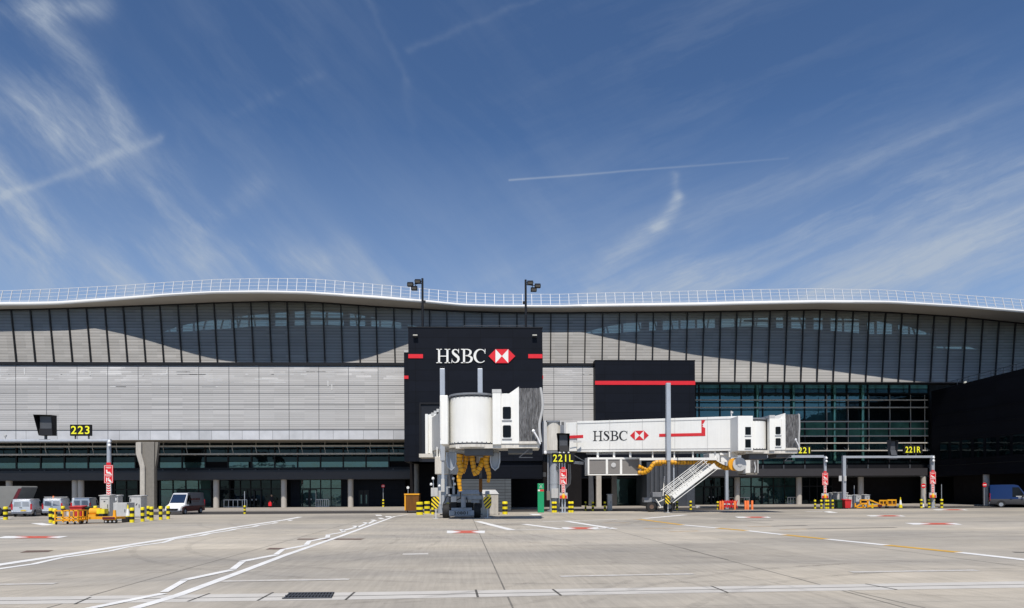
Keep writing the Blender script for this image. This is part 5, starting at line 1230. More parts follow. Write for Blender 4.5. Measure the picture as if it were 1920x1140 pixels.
# underside: hangers, beam, air unit, hose, drum
Yh = lambda px: Y2(px)+.25
for px in (1121,1151.5,1182):
    mb = TB(); pb(mb, px-1.9, px+1.9, 847, 857.5, Yh(px), .12); mb.build('hanger', 'white', b2)
for px in (1224,1264.5,1299.5,1341):
    mb = TB(); pb(mb, px-1.1, px+1.1, 846.5, 859, Yh(px), .12); mb.build('hanger', 'white', b2)
mb = TB(); mb.bar(A(1200,860.8,Yh(1200)), A(1345,860.3,Yh(1345)), .22, .24); mb.build('service_beam', 'white', b2)
mb = TB(); mb.bar(A(1100,850.5,Yh(1100)+.6), A(1380,848,Yh(1380)+.6), .25, .2); mb.bar(A(1225,871,Yh(1225)+1), A(1330,876.5,Yh(1330)+1), .2, .25); mb.build('cable_tray', 'grey', b2)
Ya = Y2(1150)-.2
mb = TB()
for a_ in ((1102,1202,857.5,861.5),(1102,1202,888.5,891),(1102,1105,861.5,888.5),(1136,1140,861.5,888.5),(1162.5,1166.5,861.5,888.5),(1199.5,1202.5,861.5,888.5)): pb(mb, *a_, Ya, 2.0)
au = mb.build('air_unit', 'white', b2)
for x0, x1 in ((1105,1136),(1140,1162.5),(1166.5,1199.5)):
    mb = TB(); pb(mb, x0+.3, x1-.3, 862, 888, Ya+.08, 1.8); mb.build('grille', 'grille', au)
mb = TB(); qf = A(1150.5, 872, Ya-.0); mb.lathe([(.17,0),(.25,.03),(.25,.06),(.17,.07)], n=20); mb.v = [(qf.x+x, Ya+.075-z, qf.z+y) for x, y, z in mb.v]; mb.build('fan_ring', 'lgrey', au)
hose([(1196,886,.6),(1209,886,.3),(1219,879,.0),(1226,869,0),(1238,866.5,0),(1270,867,0),(1300,867,0),(1338,866.5,0),(1343,869,0),(1354,875,0),(1364,877.5,.1),(1376,871,.3)], (.21,.25), Yh(1260)-.1, b2, .3)
hose([(1196,874,.8),(1207,878,.8),(1216,880,.6),(1226,871,.3),(1240,870,.4)], (.21,.20), Yh(1230)+.3, b2, .3)
mb = TB(); qd = A(1387, 870.5, Yh(1387)-.9); mb.lathe([(.3,0),(.62,.02),(.62,.10),(.40,.12),(.40,.5),(.62,.52),(.62,.62),(.2,.64)], n=28); mb.lathe([(.0,-.06),(.22,-.05),(.22,.3)], n=12); mb.v = [(qd.x+x, qd.y+z, qd.z+y) for x, y, z in mb.v]; hr = mb.build('hose_reel', 'lgrey', b2)
mb = TB(); mb.lathe([(.41,.14),(.58,.15),(.58,.47),(.41,.48)], n=28); mb.v = [(qd.x+x-.35, qd.y+z+.1, qd.z+y) for x, y, z in mb.v]; mb.build('reel_hose', 'orangey', hr)
mb = TB(); pb(mb, 1367, 1383, 843.5, 857, Yh(1375), .2); pb(mb, 1350, 1384, 849, 853, Yh(1370)+.3, .3); pb(mb, 1352, 1371, 853, 866, Yh(1360)+.2, .4); mb.build('reel_bracket', 'white', b2)
# stair
YS = Y2(1300)-.7
def stair_rail(mb, o, y): 
    mb.bar(A(1249+o[0], 934+o[1], y), A(1333+o[0], 868+o[1], y), .07)
mb = TB(); s0, s1 = A(1262, 932, YS), A(1341, 871.5, YS)
for y in (YS, YS+1.0): mb.bar(Vector((s0.x, y, s0.z)), Vector((s1.x, y, s1.z)), .08, .40)
st = mb.build('stair_stringer', 'white', b2)
mb = TB()
for k in range(18):
    c_ = s0.lerp(s1, (k+.5)/18); mb.box(c_.x-.14, c_.x+.14, YS+.05, YS+.95, c_.z+.02, c_.z+.06)
mb.build('tread', 'galv', st)
for y in (YS-.05, YS+1.05):
    mb = TB(); dv = (s1-s0).normalized(); up_ = Vector((-dv.z, 0, dv.x))
    for h_ in (.45, .75, 1.05):
        mb.bar(Vector((s0.x,y,s0.z))-dv*.3+up_*h_, Vector((s1.x,y,s1.z))+up_*h_-dv*.4, .05)
    for t in (.08,.35,.62,.88): c_ = s0.lerp(s1, t); mb.bar(Vector((c_.x,y,c_.z)), Vector((c_.x,y,c_.z))+up_*1.05, .05)
    mb.bar(Vector((s0.x,y,s0.z))-up_*.42-dv*.35, Vector((s1.x,y,s1.z))-up_*.42, .05)
    mb.build('handrail', 'white', st)
# bogie of the long bridge
Yw = Yw2
for px, nm in ((1253.5, 0),):
    for Yc_ in (Y2(1253)-.33, Y2(1253)+3.5):
        q_ = A(px, 900, Yc_); mb = TB(); mb.box(q_.x-.21, q_.x+.21, Yc_-.2, Yc_+.2, A(px,865,Yw-.9).z, A(px,718.5,Yc_).z if Yc_ < Yw else A(px,724,Yc_).z); lc = mb.build('lift_column', 'galv', b2, bevel=.03)
        mb = TB(); mb.box(q_.x-.14, q_.x+.14, Yc_-.14, Yc_+.14, .9, A(px,865,Yw-.9).z-.003); mb.build('lift_ram', 'grey', lc)
for px, dy in ((1221, .0), (1254, .0), (1223.5, 2.6), (1256, 2.6)):
    rr = .52; q_ = A(px, 950, Yw+dy); mb = TB(); mb.lathe([(rr*.5,-.22),(rr*.93,-.21),(rr,-.14),(rr,.14),(rr*.93,.21),(rr*.5,.22)], n=26)
    mb.v = [(q_.x+x, Yw+dy+z, rr+y) for x, y, z in mb.v]; wh = mb.build('wheel', 'rubber', b2, smooth=True)
    mb = TB(); mb.cyl((q_.x, Yw+dy-.225, rr), (q_.x, Yw+dy+.225, rr), .22, n=16); mb.build('rim', 'rust' if px < 1240 else 'grey', wh)
mb = TB(); pb(mb, 1224, 1241, 923, 932, Yw-.6, 1.2); pb(mb, 1208, 1262, 933, 942, Yw-.1, .9); pb(mb, 1252, 1262, 926, 940, Yw-.9, .5); mb.build('bogie_frame', 'grey', b2, bevel=.04)
mb = TB()
for a_ in (((1230,936),(1240,951)),((1233,942),(1245,936)),((1243,950),(1236,952)),((1246,893),(1243,930))): mb.bar(A(*a_[0],Yw-.8), A(*a_[1],Yw-.8), .08)
mb.build('foot_pedal_frame', 'white', b2)
mb = TB(); YZ = Y2(1253)-.75; pb(mb, 1247.5, 1257.5, 928, 945, YZ, .05)
vb = mb.v; ctr_ = A(1252.5, 936.5, YZ); mb.v = [(x-ctr_.x, y-ctr_.y, z-ctr_.z) for x, y, z in mb.v]
MB.build(mb, 'hazard_plate', 'chev', b2, loc=(ctr_.x-wb2.x, ctr_.y-wb2.y, ctr_.z))
mb = TB(); mb.bar(A(1252.5,945,YZ+.06), Vector((ctr_.x, YZ+.06, .06)), .09); mb.lathe([(.25,.0),(.25,.05),(.08,.07)], ctr_.x, YZ+.06, n=12); mb.build('support_foot', 'lgrey', b2)
for px in (1299, 1263.5):
    if px == 1263.5:
        mb = TB(); pb(mb, px-1, px+1, 859, 928, Yh(px)+.1, .1); mb.build('stay_rod', 'galv', b2)
for pts in ([(1271,847),(1271,880),(1272,895)], [(1289,853),(1288,880),(1287.5,884)]):
    mb = TB(); mb.tube([A(x,y,Yh(1271)-.4) for x,y in pts], .025, n=6); mb.build('hanging_cable', 'rubber', b2)
# small low bridge behind ---------------------------------------------------------
Y3 = 79.0; q_ = A(1362, 950, Y3)
b3 = thing('low_boarding_bridge', 'small low boarding bridge end with grey hood below the big cab at right', 'boarding bridge', (q_.x, Y3, 0))
mb = TB(); pb(mb, 1398, 1407, 850, 888.5, Y3-.9, 2.6); pb(mb, 1330, 1398, 850, 880, Y3-.4, 2.2); mb.build('cab', 'white', b3, bevel=.03)
vs = []; mb = TB()
for k in range(10):
    pb(mb, 1407+k*1.35, 1407+(k+1)*1.35, 851.5 if k%2 else 852, 886, Y3-.8-(.08 if k%2 else 0), 2.4)
mb.build('weather_hood', 'bellow', b3)
mb = TB(); pb(mb, 1420.5, 1422, 852, 887, Y3-.95, 2.6); mb.build('hood_rim', 'lgrey', b3)
mb = TB(); pb(mb, 1399, 1420, 886.5, 890, Y3-1.0, 2.4); mb.build('threshold', 'conc', b3)
mb = TB(); mb.tube([A(1415,886,Y3-1.1), A(1416.5,878,Y3-1.1), A(1415,866,Y3-1.1)], .05, n=6); mb.build('lamp_arm', 'whiteb', b3)
mb = TB(); mb.cyl((q_.x, Y3, 0), (q_.x, Y3, A(0,880,Y3).z), .20, n=16); mb.build('column', 'galv', b3, smooth=True)
# ------------------------------------------------------------------ stand number gantries
def gpos(px, py): p = G(px, py); return Vector((p.x, p.y, 0))
def lit_sign(root, O_, x0, x1, y0, y1, Y, text, tx0, tx1, ty0, ty1, legs=()):
    mb = TB(); pb(mb, x0, x1, y0, y1, Y, .28); sg = mb.build('sign_box', 'black', root, bevel=.02)
    q = A(tx0, ty1, Y-.03); q2 = A(tx1, ty0, Y-.03)
    digits(text, (q.x-O_.x, Y-.012-O_.y, q.z), q2.x-q.x, q2.z-q.z, 'digits', root, name='sign_number', depth=.01, bold=.012)
    for lx in legs: mb = TB(); pb(mb, lx-1.2, lx+1.2, y1, y1+6, Y+.1, .08); mb.build('sign_leg', 'dgrey', root)
def guidance(root, x0, x1, y0, y1, Y, skew=0.0, m_='black'):
    # tapered display with deep hood
    a_ = A(x0, y1, Y); c_ = A(x1, y0, Y); w = c_.x-a_.x; h = c_.z-a_.z
    mb = TB(); z1, z0 = c_.z, a_.z; zm = z0+.34*h; t = .1*w
    mb.add([(a_.x, Y-.35, z1), (c_.x, Y-.35, z1-.02*h), (c_.x-.2*t, Y-.1, z0), (a_.x+2*t*(1+skew), Y-.1, z0), (a_.x, Y+.5, z1), (c_.x, Y+.5, z1), (c_.x, Y+.5, z0), (a_.x+2*t, Y+.5, z0)],
           [(4,5,6,7),(0,4,5,1),(0,3,7,4),(1,5,6,2),(3,2,6,7)])
    mb.add([(a_.x+1.6*t, Y+.06, zm), (c_.x-t, Y+.06, zm), (c_.x-.2*t, Y-.09, z0+.01), (a_.x+2.1*t, Y-.09, z0+.01)], [(0,1,2,3)])
    bd = mb.build('display_housing', m_, root)
    mb = TB(); mb.box(a_.x+2.0*t, c_.x-1.4*t, Y+.10, Y+.16, zm, z1-.06*h); mb.build('display_glass', 'dgrey', bd)
    mb = TB(); mb.box((a_.x+c_.x)/2-.09, (a_.x+c_.x)/2+.09, Y+.1, Y+.25, z0-.35, z0); mb.box((a_.x+c_.x)/2-.5, (a_.x+c_.x)/2+.5, Y+.0, Y+.4, z0-.42, z0-.352); mb.build('display_mount', 'dgrey', root)
def stop_signs(root, O_, cx_, w, y0, y1, y2, Y):
    # red emergency board with white pictograms and the chevron strip beneath
    s_ = w/17.0
    mb = TB(); pb(mb, cx_-w/2, cx_+w/2, y0, y1, Y, .05); bd = mb.build('red_board', 'red', root)
    mb = TB(); pb(mb, cx_-w*.24, cx_+w*.24, y0-5*s_, y0-.3, Y+.005, .045); mb.build('top_plate', 'red', bd)
    fn = lambda x, y: A(x, y, Y-.003); O2 = Vector((0,-.012,0)); mb = TB(); h = y1-y0; X = lambda u: cx_+(u-.5)*w; Yy = lambda v: y0+v*h
    def wp(*pts): emb(mb, [[(X(u), Yy(v)) for u, v in pts]], fn, O2)
    wp((.04,.02),(.96,.02),(.96,.035),(.04,.035)); wp((.04,.965),(.96,.965),(.96,.98),(.04,.98)); wp((.04,.035),(.075,.035),(.075,.965),(.04,.965)); wp((.925,.035),(.96,.035),(.96,.965),(.925,.965))
    wp((.04,.53),(.96,.53),(.96,.56),(.04,.56)); wp((.2,.10),(.8,.10),(.8,.125),(.2,.125)); wp((.25,.15),(.75,.15),(.75,.17),(.25,.17)); wp((.2,.60),(.8,.60),(.8,.62),(.2,.62))
    wp((.22,.26),(.36,.26),(.40,.38),(.62,.37),(.80,.46),(.78,.51),(.50,.47),(.26,.46)); wp((.60,.42),(.86,.50),(.80,.53),(.58,.48))
    wp((.24,.70),(.36,.69),(.34,.92),(.24,.92)); wp((.40,.76),(.55,.68),(.62,.70),(.46,.84)); wp((.42,.84),(.66,.78),(.86,.93),(.78,.96),(.56,.90))
    mb.build('pictogram', 'white', bd)
    mb = TB(); pb(mb, cx_-w*.235, cx_+w*.235, y1, y2, Y+.01, .05); ch = mb.build('chevron_strip', 'white', root)
    mb = TB(); n_ = 5; hh = (y2-y1)/n_
    for k in range(n_):
        t = y1+k*hh; a_, c_ = cx_-w*.2, cx_+w*.2
        emb(mb, [[(a_,t+.1*hh),(cx_,t+.45*hh),(cx_,t+.95*hh),(a_,t+.6*hh)], [(c_,t+.1*hh),(c_,t+.6*hh),(cx_,t+.95*hh),(cx_,t+.45*hh)]], lambda x, y: A(x, y, Y+.007), O2)
    mb.build('chevron', 'red', ch)
def base_box(root, cx_, y0, y1, Y, w=12.5):
    mb = TB(); pb(mb, cx_-w/2, cx_+w/2, y0, y1, Y-.02, .12); bx = mb.build('alarm_box', 'lgrey', root, bevel=.01)
    mb = TB(); pb(mb, cx_-w*.45, cx_+w*.42, y0+(y1-y0)*.45, y1-.3, Y-.04, .018); mb.build('alarm_panel', 'redp', bx)
    mb = TB(); q = A(cx_, (y0+y1)/2+1, Y-.1); mb.lathe([(.02,-.26),(.15,-.2),(.17,.05),(.09,.24),(.01,.27)], n=14); mb.v = [(x+q.x,y+q.y,z+q.z) for x,y,z in mb.v]; mb.build('alarm_lamp', 'amber_y', bx, smooth=True)
M['amber_y'] = mat('yellow_orange_lens', (0.85,0.40,0.01), 0.3, var=0.05)
# left gantry, stand 223
b_ = gpos(205, 969.5); Yg = b_.y
gl = thing('stand_gantry', 'galvanised gantry at left carrying lit number 223 and a black display', 'stand sign gantry', tuple(b_), group='stand number gantries')
mb = TB(); r_ = .17; mb.cyl((b_.x+.0, Yg, 0), (b_.x, Yg, A(205,825,Yg).z), r_+.05, r_, n=16); mb.lathe([(.3,0),(.3,.06),(.2,.08)], b_.x, Yg, n=14); mb.build('post', 'galv', gl, smooth=True)
mb = TB(); zb = A(100, 826.5, Yg).z; mb.cyl((A(-170,826,Yg).x, Yg, zb), (b_.x+.18, Yg, zb), .14, n=14); mb.build('beam', 'galv', gl, smooth=True)
q_ = A(-165, 900, Yg); mb = TB(); mb.cyl((q_.x, Yg, 0), (q_.x, Yg, zb), .2, n=14); mb.build('post', 'galv', gl, smooth=True)
lit_sign(gl, b_, 131, 170, 796, 817, Yg-.1, '223', 133, 167.5, 798.6, 813.8, (141,166))
guidance(gl, 67, 100, 778, 816.5, Yg-.1)
stop_signs(gl, b_, 203.5, 16.6, 872, 906, 928.5, Yg-.32)
for py in (827.5, 834.5):
    mb = TB(); q_ = A(205, py, Yg-.3); mb.lathe([(.02,-.13),(.12,-.1),(.14,.03),(.06,.12),(.01,.14)], n=12); mb.v = [(x+q_.x,y+q_.y,z+q_.z) for x,y,z in mb.v]; mb.build('floodlight', 'whiteb', gl, smooth=True)
mb = TB(); q_ = A(10, 817, Yg); mb.lathe([(.02,-.12),(.11,-.08),(.12,.06),(.01,.12)], n=12); mb.v = [(x+q_.x,y+q_.y,z+q_.z) for x,y,z in mb.v]; mb.bar((q_.x, Yg, q_.z), (q_.x, Yg, zb), .05); mb.build('camera', 'lgrey', gl, smooth=True)
# 221L on its own post
b_ = gpos(1056.5, 961.3); Yg = b_.y
gm = thing('stand_sign_post', 'thin post with lit number 221L beneath a black display and red emergency board', 'stand sign', tuple(b_))
mb = TB()
for dx in (-2.2, 2.6): q_ = A(1056.5+dx, 940, Yg); mb.box(q_.x-.07, q_.x+.07, Yg-.07, Yg+.07, 0, A(1056,850,Yg).z)
mb.box(b_.x-.35, b_.x+.35, Yg-.3, Yg+.3, 0, .08); mb.build('post', 'galv', gm)
lit_sign(gm, b_, 1035.5, 1077.5, 848.8, 867.5, Yg-.35, '221L', 1037, 1074.6, 852, 865.6)
guidance(gm, 1044.5, 1067.5, 812.5, 847, Yg-.3, skew=-.9)
stop_signs(gm, b_, 1056.2, 13.2, 879.5, 908.5, 923.5, Yg-.32); base_box(gm, 1056.5, 924, 935, Yg-.25, 15)
mb = TB()
for px in (1049.5, 1057, 1066): q_ = A(px, 848.3, Yg-.3); mb.lathe([(.02,-.1),(.1,-.06),(.1,.05),(.01,.1)], q_.x, q_.y, n=10); mb.v[-40:] = [(x,y,z+q_.z) for x,y,z in mb.v[-40:]]
mb.build('indicator_lamp', 'whiteb', gm)
mb = TB(); q_ = A(1053.5, 812, Yg+.1); pb(mb, 1051, 1057.5, 797, 812, Yg+.15, .1); mb.build('display_stalk', 'grey', gm)
# 221
b_ = gpos(1547, 953.3); Yg = b_.y
g2 = thing('stand_gantry', 'galvanised gantry with lit number 221 just right of the grey hood', 'stand sign gantry', tuple(b_), group='stand number gantries')
zb = A(1500, 855.6, Yg).z; xL = A(1362, 855, Yg).x
mb = TB()
for x in (b_.x,): mb.box(x-.13, x+.13, Yg-.13, Yg+.13, 0, zb); mb.box(x-.3,x+.3,Yg-.3,Yg+.3,0,.06)
mb.build('post', 'galv', g2)
mb = TB(); mb.box(xL-.16, xL+.16, Yg-.16, Yg+.16, 0, zb); mb.build('post', 'galv', g2)
mb = TB(); mb.box(xL+.17, b_.x-.17, Yg-.13, Yg+.13, zb-.16, zb+.12); mb.build('beam', 'galv', g2)
lit_sign(g2, b_, 1496, 1521, 836.5, 852, Yg-.1, '221', 1497.5, 1518.5, 838.6, 849.8, (1503, 1515))
stop_signs(g2, b_, 1547.2, 10.6, 886.5, 909.5, 924.5, Yg-.32); base_box(g2, 1547.2, 925, 934.5, Yg-.25, 13)
for py in (858.5, 864.5):
    mb = TB(); q_ = A(1549.5, py, Yg-.3); mb.lathe([(.02,-.14),(.12,-.1),(.14,.03),(.06,.12),(.01,.14)], n=12); mb.v = [(x+q_.x,y+q_.y,z+q_.z) for x,y,z in mb.v]; mb.build('floodlight', 'whiteb', g2, smooth=True)
# 221R
b_ = gpos(1748, 952.3); Yg = b_.y
g3 = thing('stand_gantry', 'wide galvanised gantry at right with lit number 221R and a grey display', 'stand sign gantry', tuple(b_), group='stand number gantries')
zb = A(1660, 856.5, Yg).z
for px in (1582.3, 1748):
    x = A(px, 900, Yg).x; mb = TB(); mb.box(x-.17, x+.17, Yg-.16, Yg+.16, 0, zb+.14); mb.box(x-.4,x+.4,Yg-.36,Yg+.36,0,.06); mb.build('post', 'galv', g3)
mb = TB(); mb.box(A(1584.4,900,Yg).x, A(1745.9,900,Yg).x, Yg-.13, Yg+.13, zb-.13, zb+.12); mb.build('beam', 'galv', g3)
lit_sign(g3, b_, 1695, 1730, 834.5, 850.5, Yg-.1, '221R', 1698, 1726.4, 837.2, 848.6, (1702,1717.5))
guidance(g3, 1667.5, 1681.5, 825, 853.5, Yg-.1, skew=-.9, m_='dgrey')
stop_signs(g3, b_, 1749.2, 10.8, 884.5, 907.5, 923.5, Yg-.34); base_box(g3, 1749.4, 923.8, 933.5, Yg-.27, 13)
mb = TB(); pb(mb, 1573.3, 1578.3, 892, 902, Yg-.3, .08); pb(mb, 1583.2, 1587, 892, 902, Yg-.3, .08); mb.build('notice_plate', 'lgrey', g3)
for py in (857.5, 863.5):
    mb = TB(); q_ = A(1750.3, py, Yg-.33); mb.lathe([(.02,-.14),(.12,-.1),(.14,.03),(.06,.12),(.01,.14)], n=12); mb.v = [(x+q_.x,y+q_.y,z+q_.z) for x,y,z in mb.v]; mb.build('floodlight', 'whiteb', g3, smooth=True)
# ------------------------------------------------------------------ bollards
def bollard_mesh(r, h):
    mb = MB(); prof = [(r,0)]; k = 5
    for i in range(k):
        z0 = h*i/k; z1 = h*(i+1)/k; mb.cur = i % 2
        rr = r if i % 2 == 0 else r*.93
        if i == k-1: mb.lathe([(rr,z0),(rr,z1-.05),(rr*.8,z1-.01),(0.001,z1)], n=18)
        else: mb.lathe([(rr,z0),(rr,z1)], n=18)
    return mb
bproto = {}
def bollard(px, py, w, hpx, label, sun='sunlit', grp='yellow and black bollards round the stands'):
    b_ = gpos(px, py); s_ = (CAM-b_).length; mp = mpp(b_.y)
    r = w*mp/2; h = hpx*mp; key = (round(r, 2), round(h, 1))
    if key not in bproto:
        me_o = bollard_mesh(*key).build('bollard', ['yellow','rubber'], smooth=True); bproto[key] = me_o; o = me_o
    else: o = bproto[key].copy(); COL.objects.link(o)
    o.location = b_; tag(o, label, 'bollard', grp); return o
BL = [(10.5,974.5,7.4,24,'yellow and black bollard near the grey truck, leftmost of all'),
 (95.5,980,7.4,28,'left one of two bollards touching the yellow mesh trolley'),(103,982,7.4,28.5,'right one of two bollards touching the yellow mesh trolley'),
 (118,973,6.6,23,'bollard behind the yellow mesh trolley with only its top showing'),(178.8,972.5,6.4,23.5,'bollard behind the yellow drums beside the green bin'),
 (247.6,979.8,8.2,28.5,'bollard in front of the traffic cone by the tall grey cabinet'),(267.3,978,6.8,27.8,'bollard just right of the tall grey cabinet'),
 (278,973.6,5.2,25.5,'thin bollard half hidden at the foot of the concrete pier'),(284.2,976,6.8,26.5,'bollard in front of the foot of the concrete pier'),
 (301.3,974.6,6.6,26,'bollard at the left headlight of the white and maroon van'),(315.3,973.2,6.4,25.4,'bollard in front of the bonnet of the white and maroon van'),
 (787,965.2,12.8,24.5,'thick bollard sleeve in front of the ochre skip'),(801,963,11,22,'shaded thick bollard between the ochre skip and the striped plate'),
 (811.5,964.5,6,22,'bollard beneath the left striped plate of the front bridge'),(840,963.5,5,22,'bollard seen left behind the front bridge wheels'),(859,963,6,22,'bollard seen behind the middle of the front bridge wheels'),(888,963,6,21.5,'bollard seen behind the right wheel of the front bridge'),
 (923.2,965.2,5.8,23.5,'bollard in front of the small grey hut'),(946.8,964.2,10,24,'thick bollard alone by the grey plank wall'),
 (1037,961,5.4,21.5,'left one of the pair at the grey rotunda column'),(1041.6,961,5.2,21.5,'right one of the pair at the grey rotunda column'),
 (1068,961,5.2,21.5,'left one of the pair right of the 221L post'),(1073,961,5.4,21.5,'right one of the pair right of the 221L post'),
 (1098,957.5,3.6,18,'dark bollard in the shade left of the concrete pillar'),(1111.7,958,4.6,18.3,'bollard left of the pale concrete pillar under the long bridge'),(1134.2,958,4.6,18.5,'bollard right of the pale concrete pillar under the long bridge'),
 (1269.5,956.8,4.4,17.5,'shaded bollard by the long bridge stair foot'),(1295,956,4.6,18,'shaded bollard at the corner of the slate wall'),
 (1345.8,955.3,4.2,16,'yellow black bollard beside the orange posts'),
 (1528.2,953.6,4.2,16.3,'far left bollard of the row under sign 221'),(1540,953.6,4.4,16.5,'second bollard of the row under sign 221'),(1548.8,953.8,4,16.8,'bollard in front of the 221 gantry post'),(1552.9,953.8,3.8,16.8,'bollard just right of the 221 gantry post'),(1561.2,953.6,4.4,17,'bollard beside the dark green bin under sign 221'),
 (1635.5,952.8,4,16,'bollard behind the yellow tow bar with only its top showing'),
 (1727.5,952.3,4.6,17.5,'left bollard by the 221R post with a white cone behind'),(1742,952.3,4.6,17.2,'bollard touching the left of the 221R post'),(1751.6,952,3.4,17,'bollard partly behind the 221R post'),(1765.6,952.3,5.2,17.8,'bollard with a thin grey pole right of the 221R post')]
for t_ in BL: bollard(*t_)
def sign_bollard(px, py, top, label, disc=None, kind='noentry', bw=4.2, bh=18, Y=None):
    b_ = gpos(px, py) if Y is None else Vector((A(px,930,Y).x, Y, .12)); mp = mpp(b_.y)
    t_ = thing('road_sign', label, 'road sign', tuple(b_), group='small signs on posts')
    if bh:
        mb = bollard_mesh(bw*mp/2, bh*mp); o = mb.build('bollard_base', ['yellow','rubber'], t_, smooth=True)
    mb = MB(); zt_ = (py-top)*mp; mb.cyl((0,0,0),(0,0,zt_),.035,n=8); mb.build('post', 'galv', t_)
    if disc:
        r = disc*mp; mb = MB(); mb.cyl((0,-.09,zt_-r),(0,-.05,zt_-r),r,n=22)
        d_ = mb.build('sign_disc', 'red' if kind == 'noentry' else 'white', t_)
        if kind == 'noentry': mb = MB(); mb.box(-r*.72, r*.72, -.105, -.092, zt_-r*1.2, zt_-r*.8); mb.build('sign_bar', 'white', d_)
        elif kind == 'ring': mb = MB(); mb.lathe([(r*.78,0),(r,.0),(r,.012),(r*.78,.012)], n=22); mb.v = [(x,-.092-z,zt_-r+y) for x,y,z in mb.v]; mb.build('sign_ring', 'red', d_)
    return t_
sign_bollard(718.5, 955.5, 913.5, 'no entry disc on a post before the dark wall right of the last column', 3.2, bw=3.6, bh=14, Y=91.7)
sign_bollard(458.8, 963.5, 922, 'dark bollard with bare post in front of the glass bay', None, bw=4.2, bh=15.5)
sign_bollard(765.3, 958, 912, 'small white round sign above the ochre skip', 2.6, 'white', bh=0)
sign_bollard(1731, 948, 905.5, 'no entry disc in front of the column beside the 221R post', 4.6, bh=0)
sign_bollard(1845.5, 949, 905, 'no entry disc in front of the column left of the blue van', 4.4, bh=0, Y=YWC)
sign_bollard(1765.5, 951.5, 907, 'thin bare grey pole right of the 221R post', None, bh=0)
sign_bollard(1601.8, 952, 909.5, 'thin bare grey pole behind the cabinets under the wide gantry', None, bh=0)
sign_bollard(453, 950, 929.5, 'small round red rimmed sign at the guard rail', 2.2, 'ring', bh=0)
# ------------------------------------------------------------------ cabinets, bins, carts
def cabinet(px0, px1, ytop, ybase, depth, label, m_='lgrey', extra=None, name='equipment_cabinet', cat='cabinet', cap=True, grp='grey equipment cabinets'):
    b_ = gpos((px0+px1)/2, ybase); mp = mpp(b_.y); w = (px1-px0)*mp/2; h = (ybase-ytop)*mp
    t_ = thing(name, label, cat, tuple(b_), group=grp)
    mb = MB(); mb.box(-w, w, 0, depth, .06, h-.08); mb.box(-w+.04, w-.04, .04, depth-.04, 0, .058); mb.build('body', m_, t_, bevel=.015)
    if cap: mb = MB(); mb.add([(-w-.06,-.06,h-.078),(w+.06,-.06,h-.078),(w+.06,depth+.06,h-.078),(-w-.06,depth+.06,h-.078),(-w-.06,-.06,h-.03),(w+.06,-.06,h-.03),(w+.06,depth+.06,h+.03),(-w-.06,depth+.06,h+.03)], [(0,3,2,1),(4,5,6,7),(0,1,5,4),(1,2,6,5),(2,3,7,6),(3,0,4,7)]); mb.build('lid', m_, t_)
    mb = MB(); mb.box(-w+.05, w-.05, -.02, -.003, .14, h-.16); dr = mb.build('door', m_, t_, bevel=.006)
    mb = MB(); mb.box(w-.17, w-.12, -.05, -.021, h*.45, h*.6); mb.build('handle', 'dgrey', dr)
    if extra: extra(t_, w, h, depth, dr)
    return t_
def vent(t_, w, h, d, dr):
    mb = MB()
    for k in range(4): mb.box(-w*.6, w*.6, -.03, -.021, h*.16+k*.05, h*.16+k*.05+.018)
    mb.box(-w*.75, w*.75, -.03, -.021, h*.80, h*.815); mb.box(-.07, .07, -.032, -.021, h*.70, h*.75); mb.build('vent', 'dgrey', dr)
def screenx(t_, w, h, d, dr):
    mb = MB(); mb.box(-w*.1, w*.8, -.03, -.021, h*.72, h*.92); mb.build('screen_frame', 'black', dr); mb = MB(); mb.box(-w*.02, w*.72, -.04, -.031, h*.75, h*.89); mb.build('screen', 'whiteb', dr)
def marks(t_, w, h, d, dr):
    mb = MB(); mb.box(-w*.85, -w*.7, -.03, -.021, h*.72, h*.86)
    for x in (-.55, .05): mb.prism([(w*x, h*.55), (w*(x+.18), h*.55), (w*(x+.38), h*.64), (w*(x+.2), h*.64)], -.03, -.021)
    mb.build('label_mark', 'ink', dr)
cabinet(187.5,205,929,972.5,.95,'tallest pale cabinet under the left red emergency board', extra=vent)
cabinet(205.5,221,929.5,970,.8,'pale cabinet with a white screen half behind the tallest one', extra=screenx)
cabinet(213,237.5,941.5,976.5,1.2,'low wide plain grey box between the left cabinets', 'lgrey', cap=False)
cabinet(243.5,264,930,970.5,1.1,'tall pale cabinet with black marks beside the concrete pier', extra=marks)
cabinet(1559.5,1567,923.5,952.5,.6,'narrow white cabinet left of the wide gantry post')
cabinet(1569.5,1590,922.5,953,1.0,'wide pale cabinet behind the green and red bins', extra=screenx)
cabinet(1590.5,1598,928,952.5,.6,'white cabinet just right of the bright red bin')
cabinet(1604.5,1614,927.5,951.5,.8,'cream cabinet behind the yellow trolley frame', extra=vent)
cabinet(1621.5,1631.5,927,951,.8,'white cabinet right of the yellow trolley frame', extra=vent)
cabinet(1139.5,1148,926.5,957.5,.4,'small pale green cabinet on a leg under the long bridge', 'gbin2' if 'gbin2' in M else 'lgrey')
b_ = gpos(1017.5, 961); mp = mpp(b_.y); gp = thing('help_post', 'tall green emergency post with white pictogram by the rotunda column', 'emergency post', tuple(b_))
hh = 54.5*mp; ww = 5.9*mp
M['gpost'] = M['green']
b_ = gpos(1014, 961); gp.location = b_
mb = MB(); mb.box(-ww, ww, -.2, .2, 0, hh); mb.build('body', 'green', gp, bevel=.02)
mb = MB(); mb.box(-ww+.02, ww-.02, -.212, -.203, hh*.73, hh*.795); mb.build('red_white_band', 'redp', gp)
mb = MB(); mb.box(-ww+.02, -ww*.3, -.222, -.213, hh*.735, hh*.79); mb.build('band_patch', 'white', gp)
mb = MB()
